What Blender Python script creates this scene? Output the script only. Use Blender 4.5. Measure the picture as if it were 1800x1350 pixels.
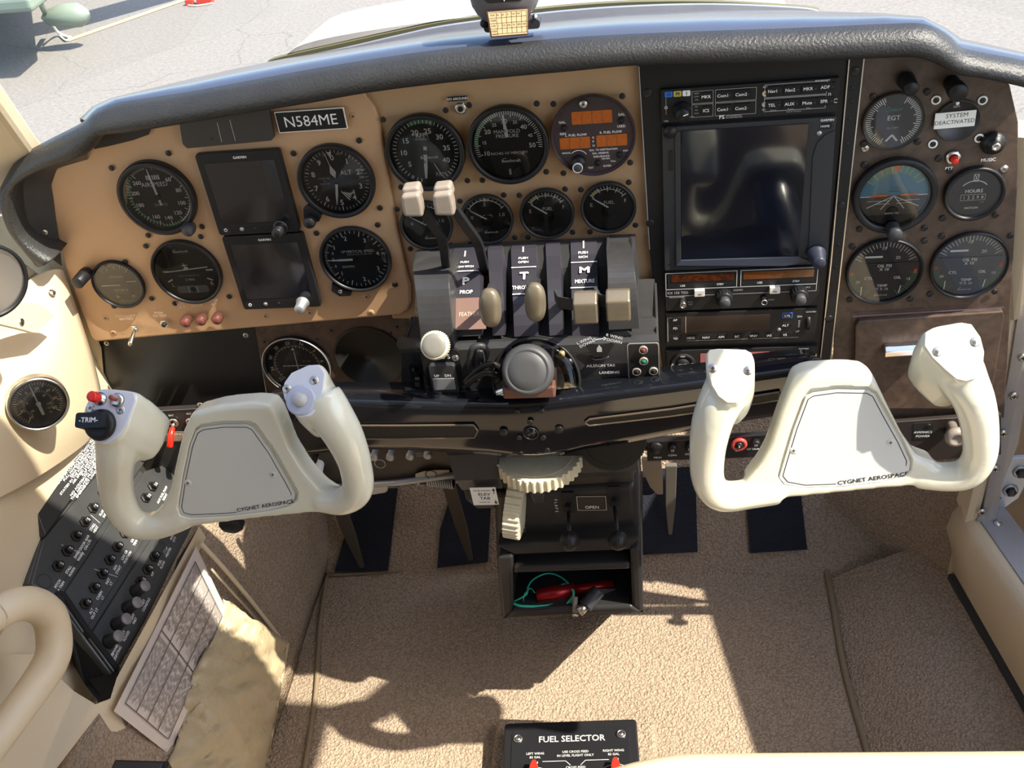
import bpy, math, random
from mathutils import Vector, Matrix, noise
random.seed(7)
for o in list(bpy.data.objects): bpy.data.objects.remove(o)
SC = bpy.context.scene; COL = SC.collection
PI = math.pi
# ------------------------------------------------------------ camera
FPX = 1734.6
a_, b_, c_ = math.radians(36.127), math.radians(10.151), math.radians(-7.604)
Rc = Matrix.Rotation(c_, 3, 'Z') @ Matrix.Rotation(a_, 3, 'X') @ Matrix.Rotation(b_, 3, 'Y')
CAM = Vector((0.0714, -0.8910, 0.4677))
RT = Rc.transposed()
def toW(v): return Vector((v[0], v[2], -v[1]))
right = toW(RT @ Vector((1, 0, 0))); down = toW(RT @ Vector((0, 1, 0))); fwd = toW(RT @ Vector((0, 0, 1)))
cam = bpy.data.objects.new('camera', bpy.data.cameras.new('camera')); COL.objects.link(cam)
mw = Matrix.Identity(4)
for i in range(3):
    mw[i][0] = right[i]; mw[i][1] = -down[i]; mw[i][2] = -fwd[i]; mw[i][3] = CAM[i]
cam.matrix_world = mw
cam.data.sensor_width = 36; cam.data.lens = FPX / 1800 * 36
cam.data.clip_start = 0.02; cam.data.clip_end = 300
SC.camera = cam
# ------------------------------------------------------------ light
SUN = Vector((-0.76, 0.18, -1.0)).normalized()
sun = bpy.data.objects.new('sun', bpy.data.lights.new('sun', 'SUN')); COL.objects.link(sun)
sun.rotation_euler = SUN.to_track_quat('-Z', 'Y').to_euler()
sun.data.energy = 10.0; sun.data.angle = math.radians(0.6); sun.data.color = (1.0, 0.93, 0.80)
sun.location = (2, -1, 3)
world = bpy.data.worlds.new('sky'); SC.world = world; world.use_nodes = True
wn = world.node_tree.nodes; wl = world.node_tree.links
sky = wn.new('ShaderNodeTexSky'); sky.sky_type = 'NISHITA'; sky.sun_disc = False
sky.sun_elevation = math.radians(50); sky.sun_rotation = math.radians(100); sky.air_density = 1.0; sky.dust_density = 1.5
wl.new(sky.outputs[0], wn['Background'].inputs[0]); wn['Background'].inputs[1].default_value = 0.42
SC.view_settings.view_transform = 'Standard'; SC.view_settings.look = 'None'
SC.view_settings.exposure = 0.15; SC.view_settings.gamma = 1.0
try: SC.view_settings.use_curve_mapping = False
except Exception: pass
# ------------------------------------------------------------ unprojection: a pixel's ray met with a real plane of the cockpit
def ray(px, py): return toW(RT @ Vector(((px - 900) / FPX, (py - 675) / FPX, 1.0)))
def on(ax, val, px, py):
    d = ray(px, py); k = (val - CAM[ax]) / d[ax]; return CAM + d * k
def W(px, py, y=0.0): return on(1, y, px, py)
def WZ(px, py, z): return on(2, z, px, py)
def WX(px, py, x): return on(0, x, px, py)
def WP(px, py, p0, n):
    d = ray(px, py); k = (p0 - CAM).dot(n) / d.dot(n); return CAM + d * k
# ------------------------------------------------------------ materials
MT = {}
def mat(name, col, rough=0.5, metal=0.0, bump=None, var=None, coat=0.0, spec=0.5, emit=None, sheen=0.0):
    if name in MT: return MT[name]
    m = bpy.data.materials.new(name); m.use_nodes = True; nt = m.node_tree; n = nt.nodes; l = nt.links
    p = n['Principled BSDF']; p.inputs['Base Color'].default_value = (*col, 1); p.inputs['Roughness'].default_value = rough
    p.inputs['Metallic'].default_value = metal; p.inputs['Coat Weight'].default_value = coat; p.inputs['Coat Roughness'].default_value = 0.05
    p.inputs['Specular IOR Level'].default_value = spec; p.inputs['Sheen Weight'].default_value = sheen
    if emit: p.inputs['Emission Color'].default_value = (*emit[:3], 1); p.inputs['Emission Strength'].default_value = emit[3]
    tc = n.new('ShaderNodeTexCoord')
    if var:   # (scale, second colour, amount)
        t = n.new('ShaderNodeTexNoise'); t.inputs['Scale'].default_value = var[0]; t.inputs['Detail'].default_value = 6; t.inputs['Roughness'].default_value = 0.65
        l.new(tc.outputs['Object'], t.inputs['Vector'])
        r = n.new('ShaderNodeValToRGB'); r.color_ramp.elements[0].position = 0.5 - var[2]; r.color_ramp.elements[1].position = 0.5 + var[2]
        r.color_ramp.elements[0].color = (*col, 1); r.color_ramp.elements[1].color = (*var[1], 1)
        l.new(t.outputs['Fac'], r.inputs['Fac']); l.new(r.outputs['Color'], p.inputs['Base Color'])
    if bump:  # (kind, scale, strength, distance)
        if bump[0] == 'noise':
            t = n.new('ShaderNodeTexNoise'); t.inputs['Scale'].default_value = bump[1]; t.inputs['Detail'].default_value = 4; out = t.outputs['Fac']
        else:
            t = n.new('ShaderNodeTexVoronoi'); t.inputs['Scale'].default_value = bump[1]; out = t.outputs['Distance']
        l.new(tc.outputs['Object'], t.inputs['Vector'])
        b = n.new('ShaderNodeBump'); b.inputs['Strength'].default_value = bump[2]; b.inputs['Distance'].default_value = bump[3]
        l.new(out, b.inputs['Height']); l.new(b.outputs['Normal'], p.inputs['Normal'])
    MT[name] = m; return m
TAN = mat('tan_paint', (.50, .305, .165), .40, bump=('noise', 900, .04, .0005), var=(14, (.54, .335, .185), .3))
TAN2 = mat('tan_paint_worn', (.43, .27, .145), .42, var=(30, (.50, .315, .17), .3), bump=('noise', 700, .08, .0006))
VINYL = mat('black_vinyl', (.018, .018, .019), .48, bump=('noise', 420, .55, .0018), var=(60, (.034, .033, .032), .3))
PAD = mat('padded_shield', (.022, .022, .023), .42, bump=('noise', 420, .5, .0014), spec=.4, var=(18, (.034, .034, .033), .25))
PLB = mat('black_plastic', (.012, .012, .013), .42, spec=.32)
PLM = mat('matte_black', (.010, .010, .011), .62, spec=.3)
PED = mat('pedestal_black', (.028, .028, .030), .36, bump=('noise', 600, .15, .0006), var=(25, (.045, .044, .043), .22))
GLB = mat('gloss_black', (.005, .006, .009), .09, coat=.4, spec=.4, var=(9, (.010, .011, .014), .3))
GREYB = mat('grey_bezel', (.034, .035, .038), .45, spec=.35)
DIAL = mat('dial_black', (.012, .012, .012), .6, spec=.3)
DIALB = mat('dial_blue_black', (.008, .010, .020), .5)
DIALG = mat('dial_glare', (.17, .155, .12), .5, var=(40, (.24, .22, .17), .3))  # pale glare on the glass put into the dial's colour
WHT = mat('white_print', (.86, .86, .82), .6)
DIMW = mat('dim_print', (.50, .50, .48), .6)
FADE = mat('faded_print', (.66, .50, .36), .7)
GRN = mat('green_print', (.05, .28, .12), .6)
YEL = mat('yellow_print', (.55, .45, .08), .6)
REDP = mat('red_print', (.6, .05, .03), .6)
BLUP = mat('blue_print', (.02, .16, .62), .5)
TEAL = mat('teal_print', (.08, .40, .36), .6)
ORNG = mat('orange_print', (.75, .17, .03), .6)
AMB = mat('amber_window', (.50, .12, .012), .35, var=(300, (.34, .08, .010), .2))
AMBD = mat('dark_amber_window', (.11, .028, .008), .18, var=(260, (.035, .012, .006), .12))
SKYB = mat('horizon_blue', (.07, .24, .36), .5)
GNDB = mat('horizon_ground', (.07, .06, .05), .6)
SCREW = mat('dark_screw', (.035, .032, .03), .35, metal=.6)
STEEL = mat('bright_steel', (.62, .60, .56), .28, metal=1)
ALU = mat('dull_aluminium', (.42, .42, .44), .45, metal=.75, var=(20, (.52, .52, .53), .3))
CREAM = mat('cream_yoke_paint', (.69, .665, .53), .20, coat=.5, spec=.5)
CREAMP = mat('cream_plate', (.60, .60, .55), .36)
WPLATE = mat('white_switch_plate', (.66, .67, .72), .30)
LEATH = mat('cream_leather', (.63, .51, .34), .48, bump=('noise', 350, .22, .001), var=(6, (.68, .56, .38), .3))
LEATH2 = mat('tan_leather', (.43, .35, .215), .45, bump=('noise', 55, .5, .006), var=(10, (.49, .40, .25), .3))
KNOBW = mat('bone_knob', (.23, .19, .155), .38, var=(80, (.30, .255, .21), .3))
BRASS = mat('worn_bronze_knob', (.135, .112, .075), .32, metal=.3, var=(60, (.20, .165, .115), .3))
WHEEL = mat('ivory_wheel', (.70, .65, .48), .42, var=(60, (.60, .54, .38), .2))
NAVY = mat('navy_heel_pad', (.008, .010, .018), .9, bump=('noise', 500, .8, .003))
REDK = mat('red_plastic', (.75, .025, .012), .32)
REDA = mat('red_anodised', (.30, .008, .012), .32, metal=.5)
BROWN = mat('brown_bracket', (.16, .075, .055), .4, metal=.3)
GREYK = mat('grey_cap', (.055, .055, .056), .5)
PINK = mat('pink_lamp', (.17, .045, .038), .3)
PAPER = mat('paper_sheet', (.56, .49, .43), .4, var=(7, (.66, .60, .55), .3), coat=.3)
WHTC = mat('white_cowl', (.80, .80, .80), .25, coat=.5)
RUBR = mat('seal_olive', (.13, .12, .06), .6)
CORD = mat('green_cord', (.03, .50, .34), .35)
GOLD = mat('gold_placard', (.72, .55, .30), .4)
WLAB = mat('white_label', (.80, .79, .74), .5)
BLK = mat('black_print', (.008, .008, .008), .6)
PURP = mat('dark_placard', (.032, .030, .038), .34)
ROPE = mat('rope_white', (.7, .68, .62), .8)
PAINTY = mat('yellow_line_paint', (.85, .58, .16), .7, var=(20, (.8, .62, .3), .3))
DGRN = mat('silver_green_paint', (.20, .25, .20), .4)

def burl_mat():
    m = bpy.data.materials.new('burl_veneer'); m.use_nodes = True; nt = m.node_tree; n = nt.nodes; l = nt.links
    p = n['Principled BSDF']; p.inputs['Roughness'].default_value = .42
    tc = n.new('ShaderNodeTexCoord'); a = n.new('ShaderNodeTexNoise'); a.inputs['Scale'].default_value = 9; a.inputs['Detail'].default_value = 8; a.inputs['Distortion'].default_value = 2.2
    b = n.new('ShaderNodeTexNoise'); b.inputs['Scale'].default_value = 55; b.inputs['Detail'].default_value = 6; b.inputs['Distortion'].default_value = 1.5
    l.new(tc.outputs['Object'], a.inputs['Vector']); l.new(tc.outputs['Object'], b.inputs['Vector'])
    mx = n.new('ShaderNodeMath'); mx.operation = 'MULTIPLY_ADD'; mx.inputs[1].default_value = .55; l.new(b.outputs['Fac'], mx.inputs[0])
    h = n.new('ShaderNodeMath'); h.operation = 'MULTIPLY'; h.inputs[1].default_value = .5; l.new(a.outputs['Fac'], h.inputs[0]); l.new(h.outputs[0], mx.inputs[2])
    r = n.new('ShaderNodeValToRGB'); e = r.color_ramp.elements
    e[0].position = .36; e[0].color = (.045, .028, .019, 1); e[1].position = .70; e[1].color = (.125, .082, .055, 1)
    k = e.new(.52); k.color = (.080, .051, .035, 1)
    l.new(mx.outputs[0], r.inputs['Fac']); l.new(r.outputs['Color'], p.inputs['Base Color'])
    return m
BURL = burl_mat()
def carpet_mat():
    m = bpy.data.materials.new('loop_carpet'); m.use_nodes = True; nt = m.node_tree; n = nt.nodes; l = nt.links
    p = n['Principled BSDF']; p.inputs['Roughness'].default_value = .95; p.inputs['Specular IOR Level'].default_value = .1
    tc = n.new('ShaderNodeTexCoord'); v = n.new('ShaderNodeTexVoronoi'); v.inputs['Scale'].default_value = 300
    d = n.new('ShaderNodeTexNoise'); d.inputs['Scale'].default_value = 160; d.inputs['Detail'].default_value = 3
    mx = n.new('ShaderNodeMixRGB'); mx.inputs[0].default_value = .006; l.new(tc.outputs['Object'], mx.inputs[1]); l.new(d.outputs['Color'], mx.inputs[2]); l.new(tc.outputs['Object'], d.inputs['Vector'])
    l.new(mx.outputs[0], v.inputs['Vector'])
    big = n.new('ShaderNodeTexNoise'); big.inputs['Scale'].default_value = 5; big.inputs['Detail'].default_value = 5; l.new(tc.outputs['Object'], big.inputs['Vector'])
    r = n.new('ShaderNodeValToRGB'); e = r.color_ramp.elements
    e[0].position = .0; e[0].color = (.50, .395, .29, 1); e[1].position = .75; e[1].color = (.30, .228, .162, 1)
    l.new(v.outputs['Distance'], r.inputs['Fac'])
    r2 = n.new('ShaderNodeValToRGB'); e = r2.color_ramp.elements
    e[0].position = .3; e[0].color = (.86, .85, .84, 1); e[1].position = .7; e[1].color = (1, 1, 1, 1); l.new(big.outputs['Fac'], r2.inputs['Fac'])
    mm = n.new('ShaderNodeMixRGB'); mm.blend_type = 'MULTIPLY'; mm.inputs[0].default_value = 1; l.new(r.outputs[0], mm.inputs[1]); l.new(r2.outputs[0], mm.inputs[2])
    l.new(mm.outputs[0], p.inputs['Base Color'])
    b = n.new('ShaderNodeBump'); b.invert = True; b.inputs['Strength'].default_value = .85; b.inputs['Distance'].default_value = .0026
    l.new(v.outputs['Distance'], b.inputs['Height']); l.new(b.outputs['Normal'], p.inputs['Normal'])
    return m
CARPET = carpet_mat()
def tarmac_mat():
    m = bpy.data.materials.new('tarmac'); m.use_nodes = True; nt = m.node_tree; n = nt.nodes; l = nt.links
    p = n['Principled BSDF']; p.inputs['Roughness'].default_value = .9
    tc = n.new('ShaderNodeTexCoord')
    a = n.new('ShaderNodeTexNoise'); a.inputs['Scale'].default_value = 38; a.inputs['Detail'].default_value = 9; a.inputs['Roughness'].default_value = .75; l.new(tc.outputs['Object'], a.inputs['Vector'])
    r = n.new('ShaderNodeValToRGB'); e = r.color_ramp.elements
    e[0].position = .3; e[0].color = (.15, .138, .122, 1); e[1].position = .68; e[1].color = (.25, .235, .212, 1); l.new(a.outputs['Fac'], r.inputs['Fac'])
    w = n.new('ShaderNodeTexNoise'); w.inputs['Scale'].default_value = 1.6; w.inputs['Detail'].default_value = 5; l.new(tc.outputs['Object'], w.inputs['Vector'])
    mxv = n.new('ShaderNodeMixRGB'); mxv.inputs[0].default_value = .35; l.new(tc.outputs['Object'], mxv.inputs[1]); l.new(w.outputs['Color'], mxv.inputs[2])
    v = n.new('ShaderNodeTexVoronoi'); v.feature = 'DISTANCE_TO_EDGE'; v.inputs['Scale'].default_value = .8; l.new(mxv.outputs[0], v.inputs['Vector'])
    r2 = n.new('ShaderNodeValToRGB'); e = r2.color_ramp.elements; e[0].position = .0; e[0].color = (.74, .73, .72, 1); e[1].position = .004; e[1].color = (1, 1, 1, 1); l.new(v.outputs['Distance'], r2.inputs['Fac'])
    mm = n.new('ShaderNodeMixRGB'); mm.blend_type = 'MULTIPLY'; mm.inputs[0].default_value = 1; l.new(r.outputs[0], mm.inputs[1]); l.new(r2.outputs[0], mm.inputs[2])
    l.new(mm.outputs[0], p.inputs['Base Color'])
    b = n.new('ShaderNodeBump'); b.inputs['Strength'].default_value = .5; b.inputs['Distance'].default_value = .01; l.new(a.outputs['Fac'], b.inputs['Height']); l.new(b.outputs['Normal'], p.inputs['Normal'])
    return m
TARMAC = tarmac_mat()
def glass_mat(name, tint=(1, 1, 1), ior=1.45, rough=0.02):
    m = bpy.data.materials.new(name); m.use_nodes = True; nt = m.node_tree; n = nt.nodes; l = nt.links
    for x in list(n): n.remove(x)
    o = n.new('ShaderNodeOutputMaterial'); t = n.new('ShaderNodeBsdfTransparent'); t.inputs[0].default_value = (*tint, 1)
    g = n.new('ShaderNodeBsdfGlossy'); g.inputs['Roughness'].default_value = rough
    f = n.new('ShaderNodeFresnel'); f.inputs[0].default_value = ior; mx = n.new('ShaderNodeMixShader')
    l.new(f.outputs[0], mx.inputs[0]); l.new(t.outputs[0], mx.inputs[1]); l.new(g.outputs[0], mx.inputs[2]); l.new(mx.outputs[0], o.inputs[0])
    return m
GLASS = glass_mat('gauge_glass', (.93, .93, .93), 1.5, .03)
WSHLD = glass_mat('windshield_glass', (.97, .975, .97), 1.35)
SCREEN = mat('dark_screen', (.006, .007, .012), .10, coat=.6)
LENS = glass_mat('clear_plastic', (.75, .74, .70), 1.5, .06)
# ------------------------------------------------------------ mesh builder
_txt = {}
def text_mesh(s):
    if s not in _txt:
        c = bpy.data.curves.new('t', 'FONT'); c.body = s; c.resolution_u = 2
        o = bpy.data.objects.new('t', c); m = bpy.data.meshes.new_from_object(o)
        vs = [tuple(v.co) for v in m.vertices]; fs = [tuple(p.vertices) for p in m.polygons]
        bpy.data.objects.remove(o); bpy.data.curves.remove(c); bpy.data.meshes.remove(m)
        x1 = max([v[0] for v in vs] or [1]); x0 = min([v[0] for v in vs] or [0])
        _txt[s] = ([(v[0] - (x0 + x1) / 2, v[1] - .34, 0) for v in vs], fs, x1 - x0)
    return _txt[s]
def cr(pts, n=6, closed=False):
    P = [Vector(p) for p in pts]; out = []; L = len(P)
    for i in range(L if closed else L - 1):
        g = lambda k: P[k % L] if closed else P[min(max(k, 0), L - 1)]
        p0, p1, p2, p3 = g(i - 1), g(i), g(i + 1), g(i + 2)
        for j in range(n):
            t = j / n
            out.append(.5 * ((2 * p1) + (p2 - p0) * t + (2 * p0 - 5 * p1 + 4 * p2 - p3) * t * t + (3 * p1 - p0 - 3 * p2 + p3) * t ** 3))
    if not closed: out.append(P[-1])
    return out
def rrect(w, h, r, n=4, cx=0, cy=0):
    out = []
    for (sx, sy, a0) in ((1, 1, 0), (-1, 1, 90), (-1, -1, 180), (1, -1, 270)):
        for k in range(n + 1):
            a = math.radians(a0 + 90 * k / n); out.append((cx + sx * (w / 2 - r) + r * math.cos(a), cy + sy * (h / 2 - r) + r * math.sin(a)))
    return out
class M:
    def __init__(s, sc=1.0): s.v = []; s.f = []; s.mi = []; s.sm = []; s.mats = []; s.sc = sc; s.T = Matrix.Identity(4)
    def add(s, vs, fs, m, smooth=False, T=None):
        if m not in s.mats: s.mats.append(m)
        k = s.mats.index(m); b = len(s.v); TT = s.T @ T if T is not None else s.T
        for v in vs: s.v.append(TT @ (Vector(v) * s.sc))
        for f in fs: s.f.append([b + i for i in f]); s.mi.append(k); s.sm.append(smooth)
        return s
    def box(s, cx, cy, cz, sx, sy, sz, m, T=None):
        vs = [(cx + a * sx / 2, cy + b * sy / 2, cz + c * sz / 2) for a in (-1, 1) for b in (-1, 1) for c in (-1, 1)]
        return s.add(vs, [(0, 1, 3, 2), (4, 6, 7, 5), (0, 4, 5, 1), (2, 3, 7, 6), (0, 2, 6, 4), (1, 5, 7, 3)], m, T=T)
    def prism(s, poly, z0, z1, m, smooth=False, T=None):
        poly = list(poly); n = len(poly)
        if sum(poly[i][0] * poly[(i + 1) % n][1] - poly[(i + 1) % n][0] * poly[i][1] for i in range(n)) * (z1 - z0) < 0: poly = poly[::-1]
        vs = [(p[0], p[1], z0) for p in poly] + [(p[0], p[1], z1) for p in poly]
        fs = [list(range(n))[::-1], list(range(n, 2 * n))] + [(i, (i + 1) % n, n + (i + 1) % n, n + i) for i in range(n)]
        return s.add(vs, fs, m, smooth, T)
    def flat(s, poly, z, m, T=None): return s.add([(p[0], p[1], z) for p in poly], [list(range(len(poly)))], m, T=T)
    def lathe(s, prof, m, n=40, T=None, smooth=True, cx=0, cy=0):
        vs = []; fs = []
        for (r, z) in prof:
            for k in range(n): a = 2 * PI * k / n; vs.append((cx + r * math.cos(a), cy + r * math.sin(a), z))
        for i in range(len(prof) - 1):
            for k in range(n): fs.append((i * n + k, i * n + (k + 1) % n, (i + 1) * n + (k + 1) % n, (i + 1) * n + k))
        if prof[0][0] > 1e-6: fs.append(list(range(n))[::-1])
        if prof[-1][0] > 1e-6: fs.append([(len(prof) - 1) * n + k for k in range(n)])
        return s.add(vs, fs, m, smooth, T)
    def ring(s, prof, m, n=48, T=None, cx=0, cy=0):     # closed profile revolved
        vs = []; fs = []; L = len(prof)
        for (r, z) in prof:
            for k in range(n): a = 2 * PI * k / n; vs.append((cx + r * math.cos(a), cy + r * math.sin(a), z))
        for i in range(L):
            j = (i + 1) % L
            for k in range(n): fs.append((i * n + k, i * n + (k + 1) % n, j * n + (k + 1) % n, j * n + k))
        return s.add(vs, fs, m, True, T)
    def tube(s, pts, r, m, n=10, caps=True, flat=1.0):
        P = [Vector(p) for p in pts]; R = r if isinstance(r, (list, tuple)) else [r] * len(P)
        vs = []; fs = []; up = None
        for i, p in enumerate(P):
            t = (P[min(i + 1, len(P) - 1)] - P[max(i - 1, 0)]).normalized()
            if up is None: up = t.orthogonal().normalized()
            up = (up - t * up.dot(t)).normalized(); sd = t.cross(up)
            for k in range(n): a = 2 * PI * k / n; vs.append(p + (up * math.cos(a) + sd * math.sin(a) * flat) * R[i])
        for i in range(len(P) - 1):
            for k in range(n): fs.append((i * n + k, i * n + (k + 1) % n, (i + 1) * n + (k + 1) % n, (i + 1) * n + k))
        if caps: fs.append(list(range(n))[::-1]); fs.append([(len(P) - 1) * n + k for k in range(n)])
        return s.add(vs, fs, m, True)
    def loft(s, secs, m, closed=True, caps=True, smooth=True):
        n = len(secs[0]); vs = [p for sec in secs for p in sec]; fs = []
        for i in range(len(secs) - 1):
            for k in range(n if closed else n - 1): fs.append((i * n + k, i * n + (k + 1) % n, (i + 1) * n + (k + 1) % n, (i + 1) * n + k))
        if caps and closed: fs.append(list(range(n))[::-1]); fs.append([(len(secs) - 1) * n + k for k in range(n)])
        return s.add(vs, fs, m, smooth)
    def text(s, t, x, y, h, m, z=.15, rot=0, sx=1.0, T=None, align='c', bold=0):
        vs, fs, w = text_mesh(t); k = h / .70; c, q = math.cos(rot), math.sin(rot); ox = 0 if align == 'c' else (w / 2 if align == 'l' else -w / 2)
        for off in ((0, 0),) if not bold else ((0, 0), (bold, 0), (0, bold)):
            out = []
            for v in vs:
                a, b = (v[0] + ox) * k * sx + off[0] * h, v[1] * k + off[1] * h; out.append((x + a * c - b * q, y + a * q + b * c, z + (off[0] + 2 * off[1]) * .1 * h))
            s.add(out, fs, m, T=T)
        return s
    def bar(s, x0, y0, x1, y1, w, m, z=.12, T=None):
        d = Vector((x1 - x0, y1 - y0)); L = d.length or 1; nx, ny = -d.y / L * w / 2, d.x / L * w / 2
        return s.add([(x0 + nx, y0 + ny, z), (x0 - nx, y0 - ny, z), (x1 - nx, y1 - ny, z), (x1 + nx, y1 + ny, z)], [(0, 1, 2, 3)], m, T=T)
    def frame(s, x0, y0, x1, y1, w, m, z=.12, T=None):
        s.bar(x0, y0, x1, y0, w, m, z, T); s.bar(x1, y0, x1, y1, w, m, z + .01, T); s.bar(x1, y1, x0, y1, w, m, z, T); return s.bar(x0, y1, x0, y0, w, m, z + .01, T)
    def arc(s, r0, r1, a0, a1, m, z=.12, n=24, cx=0, cy=0, T=None):
        vs = []
        for i in range(n + 1):
            a = math.radians(a0 + (a1 - a0) * i / n)
            vs += [(cx + r0 * math.sin(a), cy + r0 * math.cos(a), z), (cx + r1 * math.sin(a), cy + r1 * math.cos(a), z)]
        return s.add(vs, [(2 * i, 2 * i + 1, 2 * i + 3, 2 * i + 2) for i in range(n)], m, T=T)
    def ticks(s, r0, r1, a0, a1, n, w, m, z=.14, cx=0, cy=0, every=0, r0b=0, wb=0):
        for i in range(n + 1):
            a = math.radians(a0 + (a1 - a0) * i / max(n, 1)); q0, ww = (r0b, wb or w) if every and i % every == 0 else (r0, w)
            s.bar(cx + q0 * math.sin(a), cy + q0 * math.cos(a), cx + r1 * math.sin(a), cy + r1 * math.cos(a), ww, m, z)
        return s
    def disc(s, r, z, m, n=40, cx=0, cy=0, T=None): return s.flat([(cx + r * math.cos(2 * PI * k / n), cy + r * math.sin(2 * PI * k / n)) for k in range(n)], z, m, T)
    def mesh(s, name):
        me = bpy.data.meshes.new(name); me.from_pydata([tuple(v) for v in s.v], [], s.f)
        for m in s.mats: me.materials.append(m)
        me.polygons.foreach_set('material_index', s.mi); me.polygons.foreach_set('use_smooth', s.sm); me.update(); return me
def tag(o, label=None, cat=None, group=None, kind=None):
    if label: o['label'] = label
    if cat: o['category'] = cat
    if group: o['group'] = group
    if kind: o['kind'] = kind
    return o
def obj(name, m, parent=None, bevel=0, seg=2, sub=0, label=None, cat=None, group=None, kind=None):
    o = bpy.data.objects.new(name, m.mesh(name) if isinstance(m, M) else m); COL.objects.link(o)
    if parent: o.parent = parent
    if bevel:
        b = o.modifiers.new('bevel', 'BEVEL'); b.width = bevel; b.segments = seg; b.limit_method = 'ANGLE'; b.angle_limit = math.radians(35); b.harden_normals = False
    if sub: b = o.modifiers.new('sub', 'SUBSURF'); b.levels = sub; b.render_levels = sub
    return tag(o, label, cat, group, kind)
RX90 = Matrix.Rotation(PI / 2, 4, 'X')
def thing(name, loc, label, cat, group=None, tilt=0.0, rotm=None):   # panel-facing frame: x right, y up, z towards the pilot
    o = bpy.data.objects.new(name, None); COL.objects.link(o); o.empty_display_size = .02
    m = rotm.to_4x4() if rotm is not None else Matrix.Rotation(PI / 2 - tilt, 4, 'X')
    o.matrix_world = Matrix.Translation(loc) @ m
    return tag(o, label, cat, group)
def structure(name, m, **k): return obj(name, m, kind='structure', **k)
def FT(loc, tilt=0.0, roll=0.0): return Matrix.Translation(loc) @ Matrix.Rotation(PI / 2 - tilt, 4, 'X') @ Matrix.Rotation(roll, 4, 'Z')
def baked(m, dg_mods):
    o = bpy.data.objects.new('tmp', m.mesh('tmp') if isinstance(m, M) else m); COL.objects.link(o)
    for f in dg_mods: f(o)
    dg = bpy.context.evaluated_depsgraph_get(); dg.update()
    me = bpy.data.meshes.new_from_object(o.evaluated_get(dg)); bpy.data.objects.remove(o); return me
# shared screw meshes
def screw_mesh(r, ring=None, head=SCREW):
    m = M(.001)
    if ring: m.lathe([(r * 1.45, 0), (r * 1.45, .35), (r * 1.05, .6), (0, .6)], ring, 20)
    m.lathe([(r, 0), (r, .5), (r * .8, .8), (0, .85)], head, 18)
    m.box(0, 0, .80, r * 1.2, r * .26, .3, BLK); m.box(0, 0, .81, r * .26, r * 1.2, .3, BLK)
    return m.mesh('screw')
SM = {'dark': screw_mesh(3.0), 'big': screw_mesh(4.2), 'tan': screw_mesh(2.6, TAN, TAN2), 'steel': screw_mesh(2.6, STEEL, STEEL), 'white': screw_mesh(3.0, WHT, SCREW), 'cream': screw_mesh(2.4, CREAMP, CREAMP), 'alu': screw_mesh(4.0, ALU, STEEL), 'small': screw_mesh(1.8)}
SM['steel2'] = screw_mesh(3.2, None, STEEL)
def screws(parent, pts, kind='dark', z=0, name='screw'):
    for (x, y) in pts:
        o = bpy.data.objects.new(name, SM[kind]); COL.objects.link(o); o.parent = parent; o.location = (x * .001, y * .001, z * .001); o.rotation_euler = (0, 0, random.uniform(0, 1.5))
def loc2(parent_loc, px, py, y=0.0):   # a pixel on the plane y, in a panel frame's own millimetres
    p = W(px, py, y) - parent_loc; return (p.x * 1000, p.z * 1000)
# ============================================================ SETTING
def quadgrid(fn, nu, nv):
    vs = [fn(i / nu, j / nv) for i in range(nu + 1) for j in range(nv + 1)]
    fs = [(i * (nv + 1) + j, (i + 1) * (nv + 1) + j, (i + 1) * (nv + 1) + j + 1, i * (nv + 1) + j + 1) for i in range(nu) for j in range(nv)]
    return vs, fs
def sheet(rows, m, thick=0, smooth=True):   # rows of points -> skin
    b = M(); n = len(rows[0]); vs = [p for r in rows for p in r]
    b.add(vs, [(i * n + j, (i + 1) * n + j, (i + 1) * n + j + 1, i * n + j + 1) for i in range(len(rows) - 1) for j in range(n - 1)], m, smooth); return b
def solidify(o, t, off=-1): s = o.modifiers.new('solid', 'SOLIDIFY'); s.thickness = t; s.offset = off; return o
GZ = -1.42
g = M(); g.add([(-40, -40, GZ), (40, -40, GZ), (40, 60, GZ), (-40, 60, GZ)], [(0, 1, 2, 3)], TARMAC); structure('ground', g)
# cabin floor: flat mat area
FZ = -.65
g = M(); g.box(-.05, -.90, FZ - .02, 1.14, 2.10, .04, CARPET); structure('floor', g)
# toe board rising forward, carpeted
g = M()
g.loft([[Vector((x, y, z)) for (y, z) in ((.120, -.660), (.130, -.65), (.44, -.33), (.46, -.10), (.50, -.10), (.50, -.66))] for x in (-.60, .52)], CARPET, smooth=False)
structure('wall_front', g)
PIPE = mat('carpet_binding', (.22, .165, .10), .7, bump=('noise', 900, .5, .001))
# bound edge of the floor carpet in front and at both sides
e = M(); pts = [WZ(575, 1012, FZ + .002), WZ(700, 1004, FZ + .002), WZ(870, 990, FZ + .002), WZ(1130, 978, FZ + .002), WZ(1300, 972, FZ + .002), WZ(1445, 968, FZ + .002)]
e.tube(cr(pts, 5), .0030, PIPE, 8); e.tube(cr([WZ(575, 1012, FZ + .002), WZ(562, 1100, FZ + .002), WZ(555, 1220, FZ + .002), WZ(535, 1352, FZ + .002)], 5), .0036, PIPE, 8)
e.tube(cr([WZ(1445, 968, FZ + .002), WZ(1462, 1050, FZ + .002), WZ(1485, 1180, FZ + .002), WZ(1530, 1340, FZ + .002)], 5), .0045, PIPE, 8)
structure('trim_1', e)
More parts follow.
